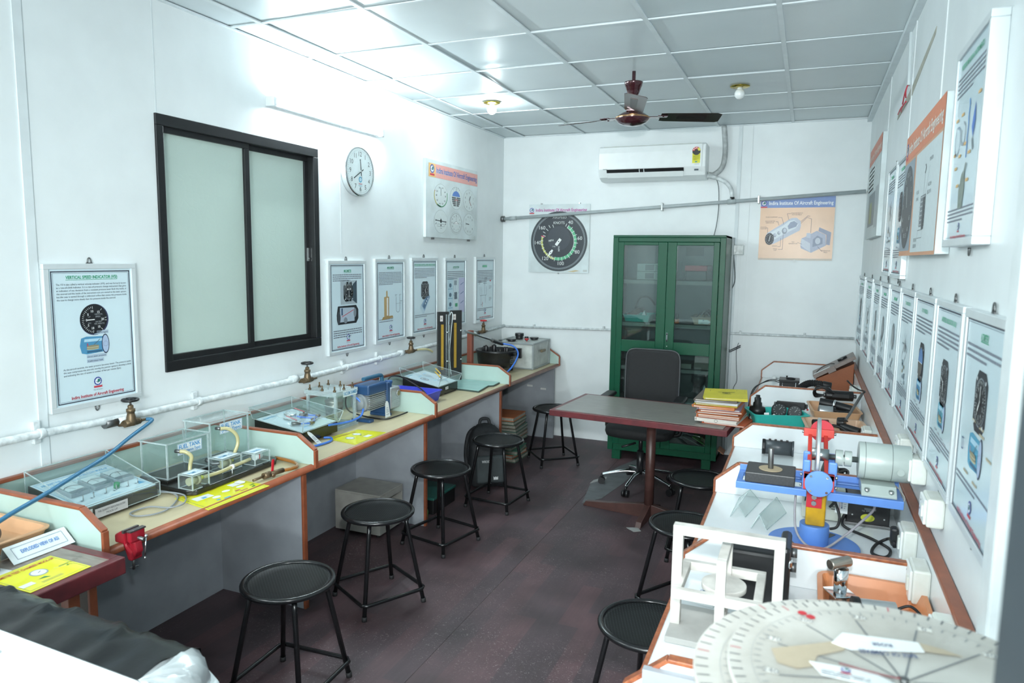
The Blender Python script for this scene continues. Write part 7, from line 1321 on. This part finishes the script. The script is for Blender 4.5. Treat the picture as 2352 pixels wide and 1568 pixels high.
def d_tac(p):
    W_, H_ = p.w, p.h; p.rect(0, .0, W_, H_, 'd2c6b8', .3); p.rect(0, .015, W_, H_*.83, M('poster_tan', (216, 176, 142), .3, var=.06, ns=5), 1); p.rect(0, H_*.83, W_, H_, '7c94c6', 1); p.logo(W_*.045, H_*.90, .024, 3); p.text(INST2, W_*.115, H_*.875, .030, 'eef2f4', align='l', bold=True, width=W_*.86, l=3)
    f = lambda a, b: (a*W_, b*H_)
    def pl(c, pts, l=2): p.poly([f(a, b) for a, b in pts], c, l)
    def ln(*pts, c='6a6470', t=.0025, l=5): p.path([f(a, b) for a, b in pts], t, c, l)
    pl('c4cbd8', [(.09, .38), (.10, .30), (.15, .245), (.21, .26), (.55, .47), (.565, .55), (.555, .62), (.50, .67), (.43, .665), (.11, .43)]); pl('dce4ea', [(.20, .32), (.50, .51), (.53, .57), (.47, .635), (.40, .62), (.33, .555), (.16, .44)], 3); pl('9aa4b8', [(.40, .49), (.50, .53), (.52, .58), (.47, .62), (.42, .60), (.385, .54)], 4)
    p.disc(.145*W_, .335*H_, .062*W_, '3c4046', 4, .095*H_); p.tick(.145*W_, .335*H_, -.02, .03, 10, .004, 'e0e4e4', 5)
    for i in range(12): a = i*PI/6; p.disc(.145*W_+.045*W_*math.cos(a), .335*H_+.07*H_*math.sin(a), .0025, 'c8ccd0', 5, n=6)
    for u, v, r in ((.215, .395, .022), (.27, .43, .02), (.345, .465, .036)): p.disc(u*W_, v*H_, r*W_, '9aa2b0', 4, r*1.25*W_); p.disc(u*W_+.003, v*H_+.004, r*.6*W_, 'c8d0dc', 5, r*.8*W_)
    pl('b9bfd0', [(.57, .24), (.58, .345), (.63, .37), (.78, .465), (.90, .40), (.91, .235), (.72, .12), (.58, .19)]); pl('d4dae4', [(.57, .24), (.58, .345), (.70, .27), (.71, .125)], 3); pl('98a0b4', [(.735, .21), (.735, .33), (.79, .39), (.86, .35), (.865, .26)], 3); p.disc(.80*W_, .305*H_, .035*W_, 'ccd2dc', 4, .05*H_); pl('c9cfdc', [(.645, .36), (.645, .43), (.70, .43), (.70, .35)], 4)
    pl('a2a8bc', [(.80, .46), (.81, .52), (.97, .44), (.96, .24), (.91, .25), (.91, .40)], 1.6); ln((.56, .58), (.64, .675), (.70, .65), (.70, .43)); ln((.56, .61), (.65, .70), (.68, .69))
    for s, u, v in (('SYNCHRONOUS', .50, .735), ('MOTOR FIELD', .50, .71), ('FLUX COUPLING', .16, .675), ('TACHOMETER', .14, .61), ('INDICATOR', .14, .585), ('HUNGER', .055, .515), ('POINTER', .055, .49), ('SPRING', .22, .215), ('DRAG', .23, .17), ('CUP', .23, .148), ('TAC', .47, .28), ('GENERATOR', .47, .255), ('GENERATOR', .91, .145), ('FIELD', .91, .12)): p.text(s, u*W_, v*H_, .0085, '5a5058', l=5)
    ln((.42, .735), (.37, .735), (.40, .63)); ln((.25, .675), (.30, .675), (.33, .57)); ln((.22, .61), (.25, .61), (.265, .555)); ln((.09, .51), (.115, .51), (.115, .43)); ln((.26, .215), (.30, .215), (.30, .35)); ln((.27, .17), (.33, .17), (.33, .42)); ln((.53, .28), (.59, .255)); ln((.86, .145), (.80, .22))
pt = poster('tachometer_poster', 'orange poster with blue banner and tachometer drawing on the far wall', 'B', 2.392, 2.972, 1.745, 2.272, d_tac, .016, .003, SH2, hang=False)
G().cyl((0, -.004, -.008), (0, -.018, -.008), .012, n=12).obj('fixing', PAP, pt, w=False)
# ---- right wall, lower row of framed charts
def d_alt(p):
    border(p, .022); p.text('ALTIMETER', p.w/2, p.h-.065, .017, '1f9a6c', bold=True, width=.075); p.rect(p.w/2-.04, p.h-.069, p.w/2+.04, p.h-.067, '1f9a6c'); p.para(.04, p.h-.088, p.w-.08, 3, .014, '7c8490', .45); square_dial(p, p.w*.52, p.h-.205, .062, 10, .072, (5, 215))
    cutaway(p, p.w*.5, .205, .13, .085, '4f9cba', True, 1); p.rim(.075, .185, .095, .215, .003, '3a5a8a', 3)
    for u, v in ((.17, .275), (.24, .27), (.25, .255), (.33, .22), (.12, .14), (.22, .135)): p.rect(u, v, u+.05, v+.006, 'b0a890', 2)
    p.para(.04, .118, p.w-.08, 2, .012, '7c8490', .45); p.logo(p.w/2, .075, .016); p.text(INSTITUTE, p.w/2, .030, .012, 'b8283c', bold=True, width=p.w*.6)
def d_gen(seed, kind, ttl=''):
    def d(p):
        r_ = random.Random(seed); border(p, .022)
        if ttl: p.text(ttl, p.w/2, p.h-.062, .014, '2fa078', bold=True, width=min(p.w*.55, .011*len(ttl)))
        else: p.rect(p.w*.36, p.h-.066, p.w*.64, p.h-.052, '5fb894', 2)
        p.para(.04, p.h-.085, p.w-.08, 5, .0125, '7c8490', .45, rnd=r_)
        v = p.h-.235
        if kind == 'dial': square_dial(p, p.w*.5, v, .058, 9, .068, (r_.uniform(0, 360), 180))
        elif kind == 'horizon':
            square_dial(p, p.w*.5, v, .058, 0, .068, ()); p.disc(p.w*.5, v, .05, '5a82b4', 4); p.poly([(p.w*.5+.05*math.cos(a), v+.05*math.sin(a)) for a in [PI+PI*i/12 for i in range(13)]], '5f5a54', 5); p.line((p.w*.5-.05, v), (p.w*.5+.05, v), .002, 'e0e0e0', 6)
        elif kind == 'grey': p.disc(p.w*.5, v, .055, '7d858a', 1, .062); p.disc(p.w*.5, v, .042, '9aa2a4', 2, .048)
        else:
            for k in range(9): a, b = (r_.uniform(.12, p.w-.12), v+r_.uniform(-.06, .06)), (r_.uniform(.12, p.w-.12), v+r_.uniform(-.06, .06)); p.line(a, b, .003, '5f6a74')
            p.disc(p.w*.5, v, .018, 'a8aeb0', 3)
        if kind in ('dial', 'horizon'): cutaway(p, p.w*.5, .20, .11, .075, ('4a90b8', '5aa0b4')[seed % 2])
        else:
            for k in range(8): u, w_ = p.w*.5+r_.uniform(-.07, .06), .19+r_.uniform(-.04, .05); p.rect(u, w_, u+r_.uniform(.01, .035), w_+r_.uniform(.008, .025), r_.choice(['7a8e9a', '9ab0ba', 'a8a084', '6f8088']), 2)
        for k in range(4): u = p.w*.3+k*.05; p.rect(u, .145-.004*k, u+.03, .15-.004*k, 'a8b0b8', 2)
        p.para(.04, .128, p.w-.08, 4, .0105, '7c8490', .45, rnd=r_); p.logo(p.w/2, .066, .014); p.text(INSTITUTE, p.w/2, .028, .010, 'b8283c', bold=True, width=p.w*.55)
    return d
lows = [(1.684, 2.126, d_alt, 'framed altimeter chart beside the white corner post'), (2.16, 2.573, d_gen(1, 'dial', 'AIRSPEED INDICATOR (ASI)'), 'framed airspeed indicator chart beside the altimeter chart'), (2.606, 3.052, d_gen(2, 'horizon', 'GYRO HORIZON'), 'framed chart with a blue and brown horizon dial over the grey motor'),
        (3.083, 3.496, d_gen(3, 'lines', 'TURN INDICATOR'), 'framed chart of thin line drawings beyond the horizon dial chart'), (3.545, 3.952, d_gen(4, 'grey'), 'framed chart with a grey oval photo, fifth from the white corner post'), (4.039, 4.462, d_gen(5, 'grey'), 'framed chart with a grey oval photo, sixth from the white corner post'),
        (4.50, 4.945, d_gen(6, 'grey'), 'framed chart with a grey oval photo, seventh from the white corner post'), (5.05, 5.58, d_gen(7, 'lines'), 'framed chart of line drawings, second from the far wall'), (5.74, 6.33, d_gen(8, 'dial'), 'framed chart nearest the far wall in the lower row')]
for i, (a, b, d, lb) in enumerate(lows): poster('framed_chart', lb, 'R', a, b, 1.100, 1.632, d, .022, .018 if i else .022, group='lower row of framed charts')
# ---- right wall, upper row
def d_press(p):
    border(p, .016); p.text('PRESSURE MEASURING INSTRUMENTS', p.w/2, p.h-.062, .014, '1f9a6c', bold=True, width=p.w*.66); p.para(.03, p.h-.085, p.w-.06, 5, .012, '7c8490', .45)
    u = p.w; p.path([(u*.54, .38), (u*.56, .36), (u*.54, .34), (u*.56, .31), (u*.54, .28), (u*.56, .25), (u*.54, .23)], .010, '3a86c8', 2); p.poly([(u*.66, .30), (u*.73, .36), (u*.76, .31), (u*.72, .27)], '4a76c0', 2); p.line((u*.7, .27), (u*.74, .24), .014, '7a8a8e'); p.arc(u*.22, .29, .035, .040, -20, 320, '8aa0b0'); p.arc(u*.40, .30, .025, .032, 0, 300, '9aa8b0')
    for a, b in ((.12, .345), (.3, .35), (.78, .37), (.12, .25), (.3, .24), (.45, .265), (.2, .21), (.6, .235), (.3, .16), (.6, .165)): p.rect(u*a, b, u*a+.035, b+.008, 'd8b070', 2)
    p.poly([(u*.42, .10), (u*.40, .15), (u*.46, .19), (u*.55, .2), (u*.58, .15), (u*.55, .10)], '7d8a80', 2); p.line((u*.52, .18), (u*.58, .215), .014, '8a9a94', 3); p.para(.03, .098, p.w-.06, 4, .010, '7c8490', .45); p.logo(u*.5, .052, .010); p.text(INSTITUTE, u*.5, .022, .008, 'b8283c', width=u*.5, bold=True)
poster('framed_chart', 'thick white framed chart of pressure measuring instruments high beside the wall post', 'R', 2.03, 2.45, 1.79, 2.335, d_press, .04, .02, group='upper row of charts')
def d_orange(p):
    w_, h = p.w, p.h; p.rect(0, 0, w_, h, 'd09a78', 1); p.rect(0, h-.105, w_, h, 'd8825c', 2); p.logo(.05, h-.055, .028, 3); p.text(INST2, .095, h-.078, .042, 'f2efe6', align='l', bold=True, width=w_-.12, l=4)
    p.rect(.0, .02, w_*.34, h-.115, '8f9ca6', 2); p.disc(w_*.17, (h-.1)/2, w_*.165, '4a4e52', 3, (h-.16)/2, n=40)
    for i in range(14): a = math.radians(i*25.7); p.text(str(i*5), w_*.17+w_*.125*math.cos(a), (h-.1)/2+(h-.16)*.38*math.sin(a), .018, 'cfd4d4', l=4)
    p.tick(w_*.17, (h-.1)/2, 0, .09, -20, .008, 'e0e4e4', 5); p.rect(w_*.38, .012, w_-.012, h-.115, 'ccd8da', 2); u = w_*.66; v = .15
    p.rect(u-.07, v-.05, u+.05, v+.06, '6f777b', 3)
    for k in range(7): p.rect(u-.08, v-.045+k*.016, u+.06, v-.040+k*.016, 'aab2b4', 4)
    p.rect(u+.0, v-.06, u+.045, v+.05, '3f4448', 5); p.line((u, v+.06), (u, v+.15), .003, '6a7276', 4); p.disc(u, v+.15, .016, '6a7276', 4); p.disc(u, v+.15, .012, 'ccd8da', 5); p.line((u+.03, v+.05), (u+.10, v+.15), .002, '6a7276', 4)
    for s, a, b in (('POINTER', .12, .165), ('HELICAL', -.16, .075), ('SPRING', -.16, .05), ('VACUUM', .12, .08), ('BELLOWS', .12, .055), ('PRESSURE', -.14, -.10), ('BELLOWS', -.14, -.122)): p.text(s, u+a, v+b, .013, '5a6266', l=4)
    p.rim(u-.09, v-.09, u+.02, v-.06, .002, '6a7276', 4)
poster('gauge_poster', 'orange-bannered canvas poster of a gauge cutaway on the posters wall', 'R', 2.573, 3.528, 1.77, 2.264, d_orange, .045, .003, SH2, group='upper row of charts', hang=False)
poster('framed_chart', 'framed chart with two dark dials between the orange posters, beside the larger one', 'R', 3.60, 4.04, 1.668, 2.235, d_gen(21, 'dial'), .024, .016, group='upper row of charts')
poster('framed_chart', 'slim framed chart with one dark photo, hung beside the two-dial chart', 'R', 4.08, 4.49, 1.672, 2.242, d_gen(22, 'lines'), .024, .016, group='upper row of charts')
def d_org2(p):
    w_, h = p.w, p.h; p.rect(0, 0, w_, h, 'c4d0d0', 1); p.rect(0, h-.115, w_, h, 'c8745a', 2); p.text(INST2, .05, h-.085, .040, 'e6d8cc', align='l', bold=True, width=w_-.08, l=4); p.para(.06, h-.16, w_-.12, 6, .028, '6a7276', .4); p.rect(w_*.18, .08, w_*.72, .30, '7f8a8e', 2); p.rect(w_*.3, .10, w_*.5, .24, '8f9a70', 3); p.rect(w_*.75, .06, w_*.95, .32, 'a8b2b4', 2)
poster('gauge_poster', 'far orange-topped canvas poster hung highest at the end of the posters wall', 'R', 4.95, 5.90, 1.90, 2.528, d_org2, .035, .003, SH2, group='upper row of charts', hang=False)
def d_edge(p):
    p.rect(0, 0, p.w, p.h, 'bcd4dc', 1); p.rim(0, 0, p.w, p.h, .012, 'c4808e', 2)
    for i, s in enumerate(('generator', 'With', 'at 1000', 'facing', 'Using', 'adjust')): p.text(s, .03, .05+.05*(5-i), .022, '3a5a9a', align='l', l=3)
    for i in range(4): p.text('Compass', .03, .37+.05*i, .022, '3a5a9a', align='l', l=3)
poster('notice_board', 'pale blue notice with red border at the picture edge above the altimeter chart', 'R', 1.10, 1.72, 1.632, 2.25, d_edge, .01, .003, hang=False)
# ---- loose wiring high on the right wall
PW = M('bare_plaster_strip', (170, 170, 158), .7, var=.15, ns=20)
t = thing('wire_trunking', 'white plastic trunking with bare red wires high on the posters wall', 'wiring', (W, 4.0, 2.7)); G().bar((W-.006, 4.08, 2.855), (W-.006, 4.02, 2.59), .022, .012, (1, 0, 0)).obj('trunk', TRM, t, .002)
for k, q in enumerate(([(W-.01, 4.02, 2.59), (W-.014, 4.07, 2.565), (W-.012, 4.16, 2.53)], [(W-.01, 4.015, 2.59), (W-.016, 4.01, 2.56), (W-.012, 4.03, 2.535)], [(W-.01, 4.02, 2.515), (W-.014, 4.2, 2.52), (W-.012, 4.35, 2.515)], [(W-.01, 4.04, 2.52), (W-.018, 4.12, 2.505), (W-.012, 4.2, 2.50)])): G().tube(q, .003, 6, 5).obj('red_wire', ink('c03848'), t)
t = thing('bare_strip', 'greyish bare strip where old trunking was torn off the posters wall', 'patch', (W, 3.9, 2.6)); G().prism([(3.24, 2.64), (3.26, 2.615), (3.9, 2.515), (4.48, 2.508), (4.46, 2.53), (3.9, 2.56)], W-.002, W, 'yz').obj('strip', PW, t)
